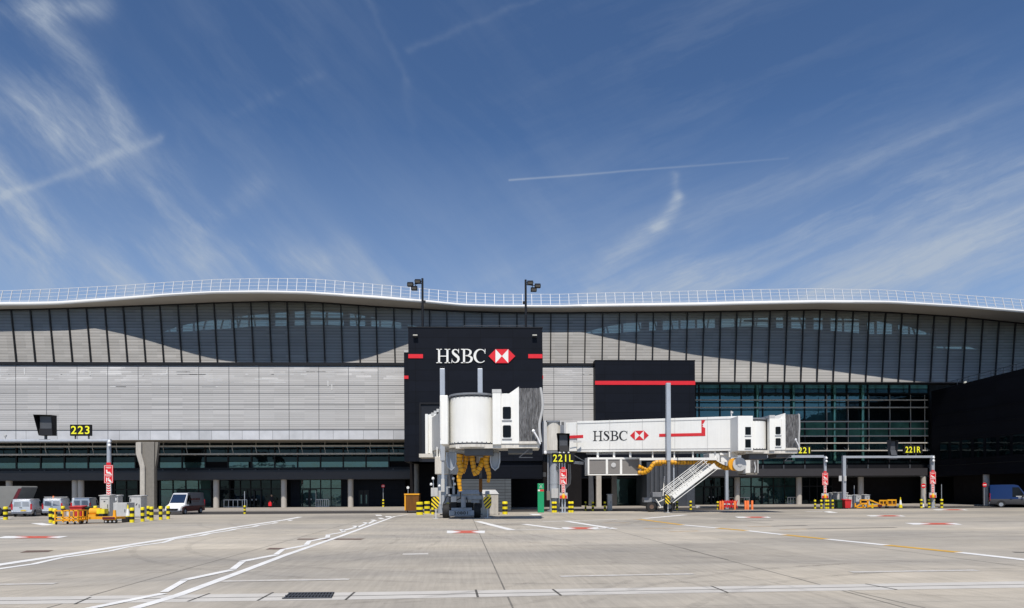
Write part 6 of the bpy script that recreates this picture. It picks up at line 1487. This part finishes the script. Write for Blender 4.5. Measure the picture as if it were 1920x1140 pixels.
for a1, a2 in (((-.16,.86),(.16,.97)),((-.16,.97),(.16,.86)),((-.14,.83),(0,.88)),((.14,.83),(0,.88))): mb.bar((a1[0],-.212,a1[1]*hh),(a2[0],-.212,a2[1]*hh),.045,.02)
mb.build('pictogram', 'white', gp)
# grey hut
b_ = gpos(896, 965.5); mp = mpp(b_.y); hut = thing('equipment_hut', 'small beige equipment hut with a pale sloping roof behind the front bridge', 'hut', tuple(b_))
w = 39*mp; mb = MB(); mb.box(-w, w*.98, 0, 2.2, 0, 39*mp); mb.build('wall', 'concl', hut)
mb = MB(); mb.add([(-w*.98,-.06,39*mp),(w*1.02,-.06,39*mp),(w*1.02,2.26,39*mp),(-w*.98,2.26,39*mp),(-w*.98,.5,47*mp),(w*.85,.5,47*mp),(w*.85,1.8,47*mp),(-w*.98,1.8,47*mp)], [(0,3,2,1),(4,5,6,7),(0,1,5,4),(1,2,6,5),(2,3,7,6),(3,0,4,7)]); mb.build('roof', 'lgrey', hut)
mb = MB(); mb.box(w*.45, w*.9, -.03, -.003, .08, 31*mp); mb.build('door', 'concl', hut)
# ochre skip, shade put into its body colour, sunlit edge into its rim
b_ = gpos(776, 962); mp = mpp(b_.y); sk = thing('waste_skip', 'ochre orange waste skip beside the tower, coloured as in shadow', 'skip', tuple(b_))
w = 17*mp; h = 36*mp; mb = MB(); mb.add([(-w*.95,0,.25),(w*.5,0,.25),(w*.5,1.8,.25),(-w*.95,1.8,.25),(-w,-.15,h),(w*.6,-.15,h),(w*.6,1.9,h),(-w,1.9,h)], [(0,3,2,1),(4,5,6,7),(0,1,5,4),(1,2,6,5),(2,3,7,6),(3,0,4,7)]); mb.build('body', 'ochre', sk)
mb = MB(); mb.box(-w*1.03, w*.63, -.2, -.152, h-.12, h+.02); mb.box(-w*1.0, -w*.85, -.17, -.02, .3, h-.121); mb.build('rim', 'orangey', sk)
for x in (-w*.75, w*.3):
    mb = MB(); mb.cyl((x,.25,.13),(x+.08,.25,.13),.13,n=12); mb.build('wheel', 'rubber', sk)
# wheelie bins
def bin_(px, py, w_px, h_px, m_, label):
    b_ = gpos(px, py); mp = mpp(b_.y); w = w_px*mp/2; h = h_px*mp
    t_ = thing('wheelie_bin', label, 'bin', tuple(b_), group='wheelie bins on the stands')
    mb = MB(); mb.add([(-w*.78,-.3,.06),(w*.78,-.3,.06),(w*.78,.3,.12),(-w*.78,.3,.12),(-w*.95,-.4,h*.88),(w*.95,-.4,h*.88),(w*.95,.42,h*.93),(-w*.95,.42,h*.93)], [(0,3,2,1),(4,5,6,7),(0,1,5,4),(1,2,6,5),(2,3,7,6),(3,0,4,7)]); mb.build('body', m_, t_, bevel=.02)
    mb = MB(); mb.add([(-w,-.46,h*.882),(w,-.46,h*.882),(w,.46,h*.935),(-w,.46,h*.935),(-w,-.46,h*.92),(w,-.46,h*.92),(w*.96,.42,h),(-w*.96,.42,h)], [(0,3,2,1),(4,5,6,7),(0,1,5,4),(1,2,6,5),(2,3,7,6),(3,0,4,7)]); mb.build('lid', m_, t_)
    for x in (-w*.8, w*.7):
        mb = MB(); mb.cyl((x,.33,.11),(x+.06,.33,.11),.11,n=12); mb.build('wheel', 'rubber', t_)
bin_(147,972.5,23,24,'redbin','large red wheelie bin behind the yellow mesh trolley'); bin_(165,972,11,22,'gbin','dark green bin right of the large red bin')
bin_(1573,953.6,13,17.5,'gbin','dark green bin in front of the wide pale cabinet'); bin_(1587.3,953.8,13.5,18.5,'redbin2' if 'redbin2' in M else 'redp','bright red bin beside the dark green bin')
# traffic cone
def cone(px, py, h_px, label, base='rubber', band=True):
    b_ = gpos(px, py); mp = mpp(b_.y); h = h_px*mp
    t_ = thing('traffic_cone', label, 'cone', tuple(b_), group='traffic cones')
    mb = MB(); mb.box(-.26,.26,-.26,.26,0,.05); mb.build('base', base, t_, bevel=.01)
    mb = MB(); mb.cur = 0; mb.lathe([(.2,.05),(.15,h*.33)], n=16); mb.cur = 1; mb.lathe([(.15,h*.33),(.075,h*.75)], n=16); mb.cur = 0; mb.lathe([(.075,h*.75),(.03,h)], n=16); mb.build('body', ['yellow' if band else 'white','white'], t_, smooth=True)
cone(240, 977, 30, 'yellow and white cone beside the low grey box'); cone(1688.5, 952.8, 21, 'yellow and white cone at the right end of the yellow barriers')
cone(1730.5, 951.8, 22, 'white cone behind the left bollard of the 221R post', band=False)
b_ = gpos(238.5, 979); t_ = thing('battery_crate', 'black crate of batteries at the foot of the yellow white cone', 'crate', tuple(b_))
mb = MB(); mb.box(-.28,.2,-.25,.2,0,.38); mb.build('body', 'rubber', t_, bevel=.02); mb = MB(); mb.box(-.22,.14,-.2,.15,.381,.41); mb.build('lid', 'dgrey', t_)
# yellow mesh trolley
b_ = gpos(125, 983.5); mp = mpp(b_.y); tr = thing('mesh_trolley', 'yellow framed mesh trolley on small castors at left', 'trolley', tuple(b_))
w = 20.5*mp; h = 26*mp; mb = MB(); fw_ = .07
for y in (0, 1.1):
    for x in (-w, -w*.3, w*.25, w*.62, w): mb.bar((x,y,.16),(x,y,h),fw_)
    for z in (.3, h*.5, h-.03): mb.bar((-w,y,z),(w,y,z),fw_)
for x in (-w, w):
    for z in (.3, h*.5, h-.03): mb.bar((x,0,z),(x,1.1,z),fw_)
mb.bar((-w*.4,0,.3),(w*.2,0,h*.45),.05); mb.box(-w,w,0,1.1,.24,.27); mb.build('frame', 'orangey', tr)
mb = MB()
for i in range(9): x = -w*.28+i*w*.065; mb.bar((x,.01,h*.5),(x,.01,h),.014)
for i in range(4): z = h*(.55+.1*i); mb.bar((-w*.28,.01,z),(w*.25,.01,z),.014)
mb.build('mesh_panel', 'lgrey', tr)
mb = MB(); mb.box(-w*.25, w*.1, .3, .8, h*.55, h*.9); mb.build('notice_board', 'white', tr)
for x, y in ((-w*.9,0),(-w*.75,1.1),(w*.7,0),(w*.95,1.1),(-w*.3,.5)):
    mb = MB(); mb.cyl((x-.03,y,.09),(x+.03,y,.09),.09,n=14); mb.build('castor', 'rubber', tr)
b_ = gpos(181, 981.5); mp = mpp(b_.y); tr = thing('flat_trailer', 'low yellow flat trailer with red ends right of the mesh trolley', 'trailer', tuple(b_))
w = 35*mp; mb = MB(); mb.box(-w, w, .0, 1.3, .30, .46); mb.box(w*.35,w*1.0,-.1,0,.24,.40); mb.build('deck', 'orangey', tr)
mb = MB(); mb.box(w*.36,w*.98,-.16,-.102,.30,.46); mb.build('red_bumper', 'maroon', tr)
mb = MB(); mb.bar((-w,.4,.38),(-w-.5,.3,.45),.08); mb.build('tow_bar', 'orangey', tr)
for x in (w*.5,w*.72,w*.93,-w*.8):
    mb = MB(); mb.cyl((x,-.06,.15),(x,.12,.15),.15,n=16); wh = mb.build('wheel', 'rubber', tr); mb = MB(); mb.cyl((x,-.075,.15),(x,-.061,.15),.07,n=12); mb.build('rim', 'lgrey', wh)
mb = MB(); mb.cyl((w*.85,.2,.46),(w*.85,.2,.95),.12,.09,n=12); mb.build('stake', 'orangey', tr)
b_ = gpos(178, 973); mp = mpp(b_.y); t_ = thing('hose_drum', 'yellow drum stack with a black band behind the flat trailer', 'drum', tuple(b_))
mb = MB(); mb.cyl((-.35,0,.62),(.5,0,.62),.3,n=16); mb.box(-.4,.25,-.35,.35,.1,.40); mb.build('drum', 'orangey', t_); mb = MB(); mb.cyl((.5,0,.35),(.85,0,.35),.32,n=16); mb.build('end_cap', 'rubber', t_); mb = MB(); mb.box(.3,.95,-.3,.3,.45,.85); mb.build('cover', 'yellow', t_)
# yellow barriers and trolley frame under the wide gantry
def barrier(px, py, w_px, h_px, label, m_='orangey'):
    b_ = gpos(px, py); mp = mpp(b_.y); w = w_px*mp/2; h = h_px*mp
    t_ = thing('barrier_cart', label, 'barrier', tuple(b_), group='yellow barriers under the wide gantry')
    mb = MB(); 
    for z0, z1 in ((.25,.42),(h-.16,h)): mb.box(-w,w,0,.08,z0,z1)
    for x in (-w, -w*.05, w-.1): mb.box(x,x+.1,.0,.08,.421,h-.161)
    mb.build('frame', m_, t_)
    mb = MB(); mb.box(-w+.08,w-.08,.09,.12,.43,h-.17); mb.build('panel', 'ochre', t_)
    mb = MB()
    for k in range(7): x = -w*.8+k*w*.23; mb.box(x,x+w*.12,.07,.088,.62,.88)
    mb.build('board_marks', 'ink', t_)
    for x in (-w*.8, w*.8):
        mb = MB(); mb.cyl((x,-.05,.11),(x,.1,.11),.11,n=12); mb.build('castor', 'rubber', t_)
barrier(1656,952.5,15,15.5,'left of the two yellow panel barriers'); barrier(1672.5,952.6,18,16.5,'right of the two yellow panel barriers, next to the cone')
b_ = gpos(1618, 953.3); mp = mpp(b_.y); t_ = thing('trolley_frame', 'yellow trolley frame with dark opening between two cabinets', 'trolley', tuple(b_))
mb = MB()
for a_, c_ in (((-.9,0,.1),(-.3,0,.5)),((-.3,0,.5),(.55,0,.5)),((-.3,0,.95),(.55,0,.95)),((-.3,0,.5),(-.3,0,.95)),((.55,0,.1),(.55,0,.95)),((-.9,0,.1),(.3,0,.12)),((-.85,.1,.1),(-.85,.1,.6)),((0,0,.1),(0,0,.5))): mb.bar(a_, c_, .14)
mb.box(-.3,.55,.05,.1,.55,.62); mb.build('frame', 'orangey', t_)
mb = MB(); mb.box(-.22,.48,.08,.13,.63,.86); mb.build('opening', 'black', t_)
b_ = gpos(1640, 953.2); t_ = thing('tow_bar', 'yellow tow bar sloping down to the left barrier', 'tow bar', tuple(b_))
mb = MB(); mb.bar((-.65,0,.98),(.75,0,.42),.13); mb.bar((-.75,.1,.25),(.85,.1,.33),.22); mb.build('bar', 'orangey', t_); mb = MB(); mb.box(.35,.8,-.1,.02,.2,.42); mb.build('hitch', 'maroon', t_)
# orange posts and red barrier
for px, hpx, lab in ((1350.5,16.5,'orange post touching the yellow black bollard'),(1355.2,16.8,'orange post at the left of the red folding barrier'),(1377.8,16.5,'orange post at the right of the red folding barrier'),(1397.7,17.3,'left one of the three bare orange posts'),(1402.4,17.3,'middle one of the three bare orange posts'),(1410.3,17.5,'right one of the three bare orange posts, standing apart')):
    b_ = gpos(px, 955.6); mp = mpp(b_.y); o = MB(); r = 2.1*mp; h = hpx*mp; o.lathe([(r,0),(r,h-.06),(r*.85,h-.01),(.001,h)], n=16); o = o.build('orange_post', 'orange', smooth=True); o.location = b_; tag(o, lab, 'post', 'orange plastic posts')
b_ = gpos(1367, 955.3); mp = mpp(b_.y); t_ = thing('folding_barrier', 'red and white folding barrier between orange posts', 'barrier', tuple(b_))
mb = MB()
for i in range(6): x = -.75+i*.28; mb.bar((x,0,.15),(x+.3,0,1.05),.07); mb.bar((x+.3,.05,.15),(x,.05,1.05),.07)
mb.build('lattice', 'redp', t_); mb = MB(); mb.box(-.8,.85,.08,.12,.30,.5); mb.box(-.8,.85,.08,.12,.72,.95); mb.build('board', 'redp', t_)
mb = MB()
for x in (-.6,-.1,.4): mb.box(x,x+.18,-.06,.07,.55,.66)
mb.build('white_patch', 'white', t_)
# guard rails
def rail_(px0, px1, ytop, ybase, n_, label, tallpost=None, Y=93.2):
    x0 = A(px0,940,Y).x; x1 = A(px1,940,Y).x; xm = (x0+x1)/2; h = (ybase-ytop)*mpp(Y)
    t_ = thing('guard_rail', label, 'guard rail', (xm, Y, .12), group='guard rails by the glass doors')
    w = (x1-x0)/2; mb = MB(); mb.bar((-w,0,h),(w,0,h),.09); mb.bar((-w,0,.1),(w,0,.1),.07); mb.build('rail', 'lgrey', t_)
    for i in range(n_+1):
        x = -w+2*w*i/n_; mb = MB(); mb.bar((x,0,0),(x,0,h),.08); mb.build('post', 'lgrey', t_)
    if tallpost: mb = MB(); mb.bar((tallpost*w,.0,h),(tallpost*w,0,h*2.2),.05); mb.build('pole', 'lgrey', t_)
rail_(420,463,939.8,954,5,'long pale guard rail left of the person'); rail_(592.5,616.5,938.5,952.5,6,'short guard rail in front of the closed glass doors', -1)
rail_(1367,1405,931.5,944.5,4,'guard rail behind the red folding barrier', -1); rail_(1477,1492.5,931,944,3,'short guard rail left of the right bright column')
b_ = gpos(1307.5, 952.5); t_ = thing('wall_bracket', 'small white bracket on the ground at the slate wall corner', 'bracket', tuple(b_)); mb = MB(); mb.box(-.15,.2,0,.2,0,.3); mb.bar((.1,0,.1),(.3,0,.35),.1); mb.build('bracket', 'lgrey', t_)
# ------------------------------------------------------------------ vehicles
def van(label, loc, rz, L=4.97, Wd=1.98, Hh=1.97, paint='whiteb', lower=None, nose=.95, high=False, rack=False, beacon=False, cat='van', lettering=None, grp=None, front='paint'):
    t_ = thing('parked_van', label, cat, loc, rz, grp)
    hw = Wd/2; zs = .34; zb = 1.02 if not high else 1.1; xf = L/2; xr = -L/2
    # stations along x: (x, roof z, belt half width, roof half width)
    S = [(xr, Hh-.10, hw-.02, hw-.20), (xr+.12, Hh-.02, hw, hw-.13), (xr+1.2, Hh, hw, hw-.12), (xf-nose-1.15, Hh, hw, hw-.13), (xf-nose-.75, Hh-.10, hw, hw-.17), (xf-nose+.05, zb+.12, hw, hw-.12), (xf-.35, zb-.10, hw-.06, hw-.22), (xf-.06, zb-.30, hw-.16, hw-.30), (xf, zb-.52, hw-.22, hw-.34)]
    vs = []; k = 10
    for x, zt_, bw, rw in S:
        zm = min(zb, zt_-.06)
        vs += [(x,-bw+.06,zs),(x,-bw,zs+.12),(x,-bw,zm-.15),(x,-bw-.0+.02,zm),(x,-rw,zt_),(x,rw,zt_),(x,bw-.02,zm),(x,bw,zm-.15),(x,bw,zs+.12),(x,bw-.06,zs)]
    fs = []; mi = []
    for i in range(len(S)-1):
        for j in range(k): fs.append((i*k+j, i*k+(j+1)%k, (i+1)*k+(j+1)%k, (i+1)*k+j)); mi.append(1 if (lower and j in (0,1,7,8) and i < 6) else (2 if front != 'paint' and i >= 4 else 0))
    fs += [tuple(reversed(range(k))), tuple(range((len(S)-1)*k, len(S)*k))]; mi += [0, 2 if front != 'paint' else 0]
    mb = MB(); mb.add(vs, fs); mb.mi = mi; bd = mb.build('body', [paint, lower or paint, 'whiteb'], t_, smooth=True, bevel=.02)
    # windscreen follows the slope between stations 4 and 5
    a4, a5 = S[4], S[5]
    def wsp(t, s): x = a4[0]+(a5[0]-a4[0])*t; z = a4[1]+(a5[1]-a4[1])*t; w_ = a4[3]+(a5[3]-a4[3])*t; return (x+.02, s*(w_-.06), z+.02)
    mb = MB(); mb.add([wsp(.10,-1), wsp(.10,1), wsp(.95,1), wsp(.95,-1)], [(0,1,2,3)]); mb.build('windscreen', 'gcar', t_)
    for s in (-1, 1):
        def sp(x, z): 
            t = max(0, min(1, (z-zb)/(Hh-zb))); return (x, s*((hw-.02)*(1-t)+(hw-.13)*t+.012), z)
        x1 = xf-nose-.35; mb = MB(); mb.add([sp(x1-.95,zb+.08), sp(x1+.22,zb+.08), sp(x1-.35,Hh-.30), sp(x1-.95,Hh-.30)], [(0,1,2,3)]); dr = mb.build('side_window', 'gcar', t_)
        mb = MB(); mb.box(xf-nose-.42, xf-nose-.30, s*(hw+.02), s*(hw+.22), zb+.05, zb+.32); mb.build('mirror', 'rubber', t_)
        mb = MB(); mb.box(x1-1.2, x1-.98, s*(hw+.003), s*(hw+.025), zb-.2, zb-.14); mb.build('door_handle', 'rubber', t_)
        mb = MB(); mb.box(xr-.03, xr+.02, s*(hw-.17), s*(hw-.01), .78, 1.42 if not high else 1.6); mb.build('tail_light', 'tail', t_, bevel=.01)
        mb = MB(); mb.add([(xf-.30, s*(hw-.08), zb-.15), (xf-.045, s*(hw-.25), zb-.36), (xf-.045, s*(hw-.42), zb-.36), (xf-.02, s*(hw-.42), zb-.50), (xf-.02, s*(hw-.24), zb-.50), (xf-.28, s*(hw-.045), zb-.38)], [(0,1,2,3,4,5)]); mb.build('headlight', 'lens', t_)
        for x in (xf-.92, xr+1.02):
            mb = MB(); rr = .34; mb.lathe([(rr*.6,-.11),(rr*.95,-.10),(rr,-.06),(rr,.06),(rr*.95,.10),(rr*.6,.11)], n=24); mb.v = [(x+a_, s*(hw-.10)+c_, rr+b_) for a_, b_, c_ in mb.v]; wh = mb.build('wheel', 'rubber', t_, smooth=True)
            mb = MB(); mb.cyl((x, s*(hw-.10)-.112, rr), (x, s*(hw-.10)+.112, rr), .21, n=16); mb.build('rim', 'steel', wh)
            mb = MB(); pts = [(x+.44*math.cos(a_), .36+.44*math.sin(a_)) for a_ in [math.pi*q/10 for q in range(11)]]; mb.prism([(x+.44,.30)]+pts+[(x-.44,.30)], s*(hw-.06), s*(hw+.004)); mb.build('wheel_arch', 'rubber', wh)
    # rear doors
    for s in (-1, 1):
        mb = MB(); mb.prismx([(s*.03, .62), (s*(hw-.19), .62), (s*(hw-.19), 1.35), (s*(hw-.27), Hh-.22), (s*.03, Hh-.22)], xr-.02, xr-.002); rdoor = mb.build('rear_door', paint, t_, bevel=.005)
        mb = MB(); mb.prismx([(s*.08, 1.12), (s*(hw-.24), 1.12), (s*(hw-.32), Hh-.32), (s*.08, Hh-.32)], xr-.03, xr-.021); mb.build('rear_panel', 'steel' if paint in ('whiteb','silverm') else 'gcar', rdoor)
    mb = MB(); mb.box(xr-.09, xr-.003, -hw+.04, hw-.04, .36, .60); mb.build('rear_bumper', 'greyp', t_, bevel=.03)
    mb = MB(); mb.box(xr-.115, xr-.092, -.42, .05, .62, .76); mb.build('number_plate', 'plate', t_)
    mb = MB(); mb.box(xr-.06, xr-.022, -.05, .2, .98, 1.03); mb.build('rear_handle', 'rubber', t_)
    mb = MB(); mb.prismx([(-hw+.30,zb-.42),(hw-.30,zb-.42),(hw-.42,zb-.62),(-hw+.42,zb-.62)], xf-.01, xf+.03); mb.build('grille', 'black', t_)
    mb = MB(); mb.box(xf-.35, xf+.06, -hw+.1, hw-.1, .30, .46); mb.build('front_bumper', 'dgrey' if paint != 'whiteb' else 'whiteb', t_, bevel=.04)
    if rack:
        mb = MB()
        for x in (xr+.3, xr+1.5, xr+2.6): mb.bar((x,-hw+.15,Hh+.10),(x,hw-.15,Hh+.10),.05)
        for s in (-1,1): mb.bar((xr+.2,s*(hw-.18),Hh+.14),(xr+2.8,s*(hw-.18),Hh+.14),.04)
        mb.build('roof_rack', 'lgrey', t_)
    if beacon: mb = MB(); mb.lathe([(.07,Hh-.02),(.09,Hh+.08),(.09,Hh+.20),(.03,Hh+.25),(.001,Hh+.25)], xr+1.0, beacon, n=14); mb.build('beacon', 'amber', t_, smooth=True)
    return t_
def face_cam(px, py, L, turn): 
    b_ = gpos(px, py); return b_
# three small vans with their backs to the apron
for px, py, lab, kw, hpx in ((40.5, 969, 'silver white van seen from behind beside the grey truck', {}, 1.0),
                        (98, 967.5, 'silver white van with roof rack and amber beacon above the yellow trolley', dict(rack=True, beacon=.15), 1.0),
                        (151.5, 966.5, 'silver white van rear half hidden by the large red bin', dict(), 1.0)):
    b_ = gpos(px, py); mp = mpp(b_.y); sc_ = 32.5*mp/1.97
    # body axis: rear faces the camera, front turned slightly to the right so that the right flank shows
    ang = math.radians(107)
    L = 4.97; loc = Vector((b_.x+math.cos(ang)*L/2*sc_, b_.y+math.sin(ang)*L/2*sc_, 0))
    v_ = van(lab, tuple(loc), ang, paint='silverm', grp='small vans parked tail out', **kw); v_.scale = (sc_, sc_, sc_)
# white and maroon van facing the apron
b_ = gpos(323, 965.5); mp = mpp(b_.y); sc_ = 41.5*mp/2.45
ang = math.radians(-118+57-90+0)
ang = math.radians(-93)
L = 5.6; loc = Vector((b_.x-math.cos(ang)*L/2*sc_, b_.y-math.sin(ang)*L/2*sc_, 0))
v_ = van('white and maroon van facing the apron, shade coloured into its body', tuple(loc), ang, L=L, Wd=1.95, Hh=2.42, paint='greyp', lower='maroon', high=True, nose=1.05, front='white'); v_.scale = (sc_, sc_, sc_)  # shade put into the body colour, bonnet left sunlit white
lt = MB(); random.seed(3)
for k in range(6): lt.box(-1.5+k*.36, -1.5+k*.36+.24, .985, .992, 1.55, 1.78)
lt.box(-1.3, .2, .987, .992, 1.36, 1.40); lt.build('side_lettering', 'maroon', v_)
# blue van at the right edge
b_ = gpos(1902, 951.5); mp = mpp(b_.y); sc_ = 45*mp/2.6
L = 4.35; px_c = 1853+L/2*sc_/mp
b_ = gpos(1888, 951.2); angb = math.radians(-33); loc = Vector((A(1867,950,b_.y).x+math.cos(angb)*L/2*sc_, b_.y+math.sin(angb)*L/2*sc_+1.0, 0))
v_ = van('blue high roofed van with grey sills at the right edge', tuple(loc), angb, L=L, Wd=2.0, Hh=2.55, paint='blue', lower='silverd', high=True, nose=1.0); v_.scale = (sc_, sc_, sc_)
mb = MB(); mb.box(.2, 1.1, -1.012, -1.004, 1.22, 1.28); mb.box(.4, 1.0, -1.012, -1.004, 1.05, 1.1); mb.build('side_lettering', 'whiteb', v_)
# grey box truck at the left edge
b_ = gpos(20, 967.3); Yt = b_.y; mp = mpp(Yt)
tk = thing('box_truck', 'dull grey box truck body with a dark red slash at the left edge', 'truck', tuple(b_))
x1 = A(43, 940, Yt).x-b_.x; zt_ = A(20, 911.5, Yt).z; zb_ = A(20, 955.5, Yt).z
mb = MB(); mb.prism([(x1-8.2, zb_), (x1-.9, zb_), (x1-.9, zb_+.2), (x1-.1, zt_-.1), (x1-.2, zt_), (x1-8.2, zt_)], 0, 2.4); bd = mb.build('box_body', 'truck', tk, bevel=.03)
mb = MB(); mb.prism([(x1-1.35, zb_+.25), (x1-.9, zb_+.25), (x1-.12, zt_-.22), (x1-.42, zt_-.25)], -.02, -.004); mb.build('red_slash', 'maroon', bd)
mb = MB(); mb.box(x1-4.6, x1-2.55, -.02, -.004, zt_-.60, zt_-.54); mb.box(x1-4.6, x1-2.7, -.02, -.004, zt_-.98, zt_-.88); mb.box(x1-4.6,x1-2.9,-.02,-.004,zt_-1.25,zt_-1.22); mb.build('lettering', 'ink', bd)
mb = MB(); mb.box(x1-8.2, x1-1.2, .2, 2.2, .45, zb_-.01); mb.build('chassis', 'black', tk)
for x in (x1-6.6, x1-2.4):
    mb = MB(); mb.cyl((x,-.02,.45),(x,.28,.45),.45,n=22); wh = mb.build('wheel', 'rubber', tk); mb = MB(); mb.cyl((x,-.03,.45),(x,-.021,.45),.22,n=14); mb.build('rim', 'steel', wh)

# ------------------------------------------------------------------ person by the glass bay
Yp = 92.6; f_ = A(509.5, 955.5, Yp); hp = 1.66
me = bpy.data.meshes.new('body'); P_v = [(0,0,.93),(0,0,1.15),(0,-.01,1.34),(0,0,1.45),(0,-.02,1.50),
   (.10,0,.88),(.11,-.06,.48),(.10,0,.09),(.10,-.14,.04), (-.10,0,.88),(-.11,.10,.50),(-.12,.2,.12),(-.12,.08,.05),
   (.19,0,1.36),(.24,.03,1.08),(.20,-.10,.86),(.20,-.14,.78), (-.19,0,1.36),(-.25,-.02,1.08),(-.20,-.12,.88),(-.19,-.16,.80), (0,-.02,1.56)]
P_e = [(0,1),(1,2),(2,3),(3,4),(4,21),(0,5),(5,6),(6,7),(7,8),(0,9),(9,10),(10,11),(11,12),(2,13),(13,14),(14,15),(15,16),(2,17),(17,18),(18,19),(19,20)]
P_r = {0:.145,1:.13,2:.15,3:.07,4:.055,21:.06,5:.095,6:.065,7:.045,8:.04,9:.095,10:.065,11:.045,12:.04,13:.065,14:.045,15:.035,16:.03,17:.065,18:.045,19:.035,20:.03}
me.from_pydata(P_v, P_e, [])
pr = bpy.data.objects.new('person', me); COL.objects.link(pr); pr.location = (f_.x, Yp, .12); pr.rotation_euler = (0,0,.4)
tag(pr, 'person with fair hair in dark clothes walking past the glass doors holding something red', 'person')
sm = pr.modifiers.new('skin', 'SKIN')
for i, s_ in enumerate(me.skin_vertices[0].data): s_.radius = (P_r[i], P_r[i]*.85); s_.use_root = (i == 0)
sb = pr.modifiers.new('sub', 'SUBSURF'); sb.levels = 1; sb.render_levels = 2
me.materials.append(M['cloth'])
mb = MB(); mb.lathe([(.001,-.13),(.05,-.125),(.075,-.07),(.09,0),(.088,.06),(.06,.11),(.001,.125)], n=16); mb.v = [(x, y*1.12-.02, z+1.59) for x,y,z in mb.v]
hd = mb.build('head', 'skin', pr, smooth=True)
mb = MB(); mb.box(-.015,.015,-.145,-.11,1.56,1.60); mb.build('nose', 'skin', hd)
for s in (-1,1):
    mb = MB(); mb.box(s*.035-.012, s*.035+.012, -.122, -.108, 1.605, 1.62); mb.build('eye', 'ink', hd)
mb = MB(); mb.box(-.025,.025,-.118,-.105,1.525,1.535); mb.build('mouth', 'redp', hd)
mb = MB(); mb.lathe([(.085,-.10),(.098,-.02),(.10,.05),(.07,.12),(.001,.14)], n=16); mb.v = [(x, y*1.1+.012, z+1.60) for x,y,z in mb.v]; mb.build('hair', 'hair', pr, smooth=True)
for s, (hx, hy, hz) in ((1,(.20,-.15,.76)),(-1,(-.19,-.17,.78))):
    mb = MB(); mb.box(hx-.02,hx+.02,hy-.045,hy+.03,hz-.05,hz+.03)
    for k in range(4): mb.bar((hx, hy-.035+k*.02, hz-.05), (hx-s*.01, hy-.035+k*.02, hz-.11+abs(k-1.5)*.008), .016)
    mb.bar((hx, hy-.04, hz+.0), (hx-s*.02, hy-.075, hz-.04), .017); mb.build('hand', 'skin', pr)
mb = MB(); mb.box(-.2,.2,-.08,.08,0,.42); mb.prism([(-.2,.42),(.2,.42),(.14,.52),(-.14,.52)], -.06, .06); mb.tube([(-.1,0,.5),(-.06,0,.66),(.06,0,.66),(.1,0,.5)],.012,n=6)
bag = mb.build('bag', 'red', bevel=.02); bag.location = (f_.x-.12, Yp-.30, .32); tag(bag, 'bright red bag carried by the person near the glass doors', 'bag')
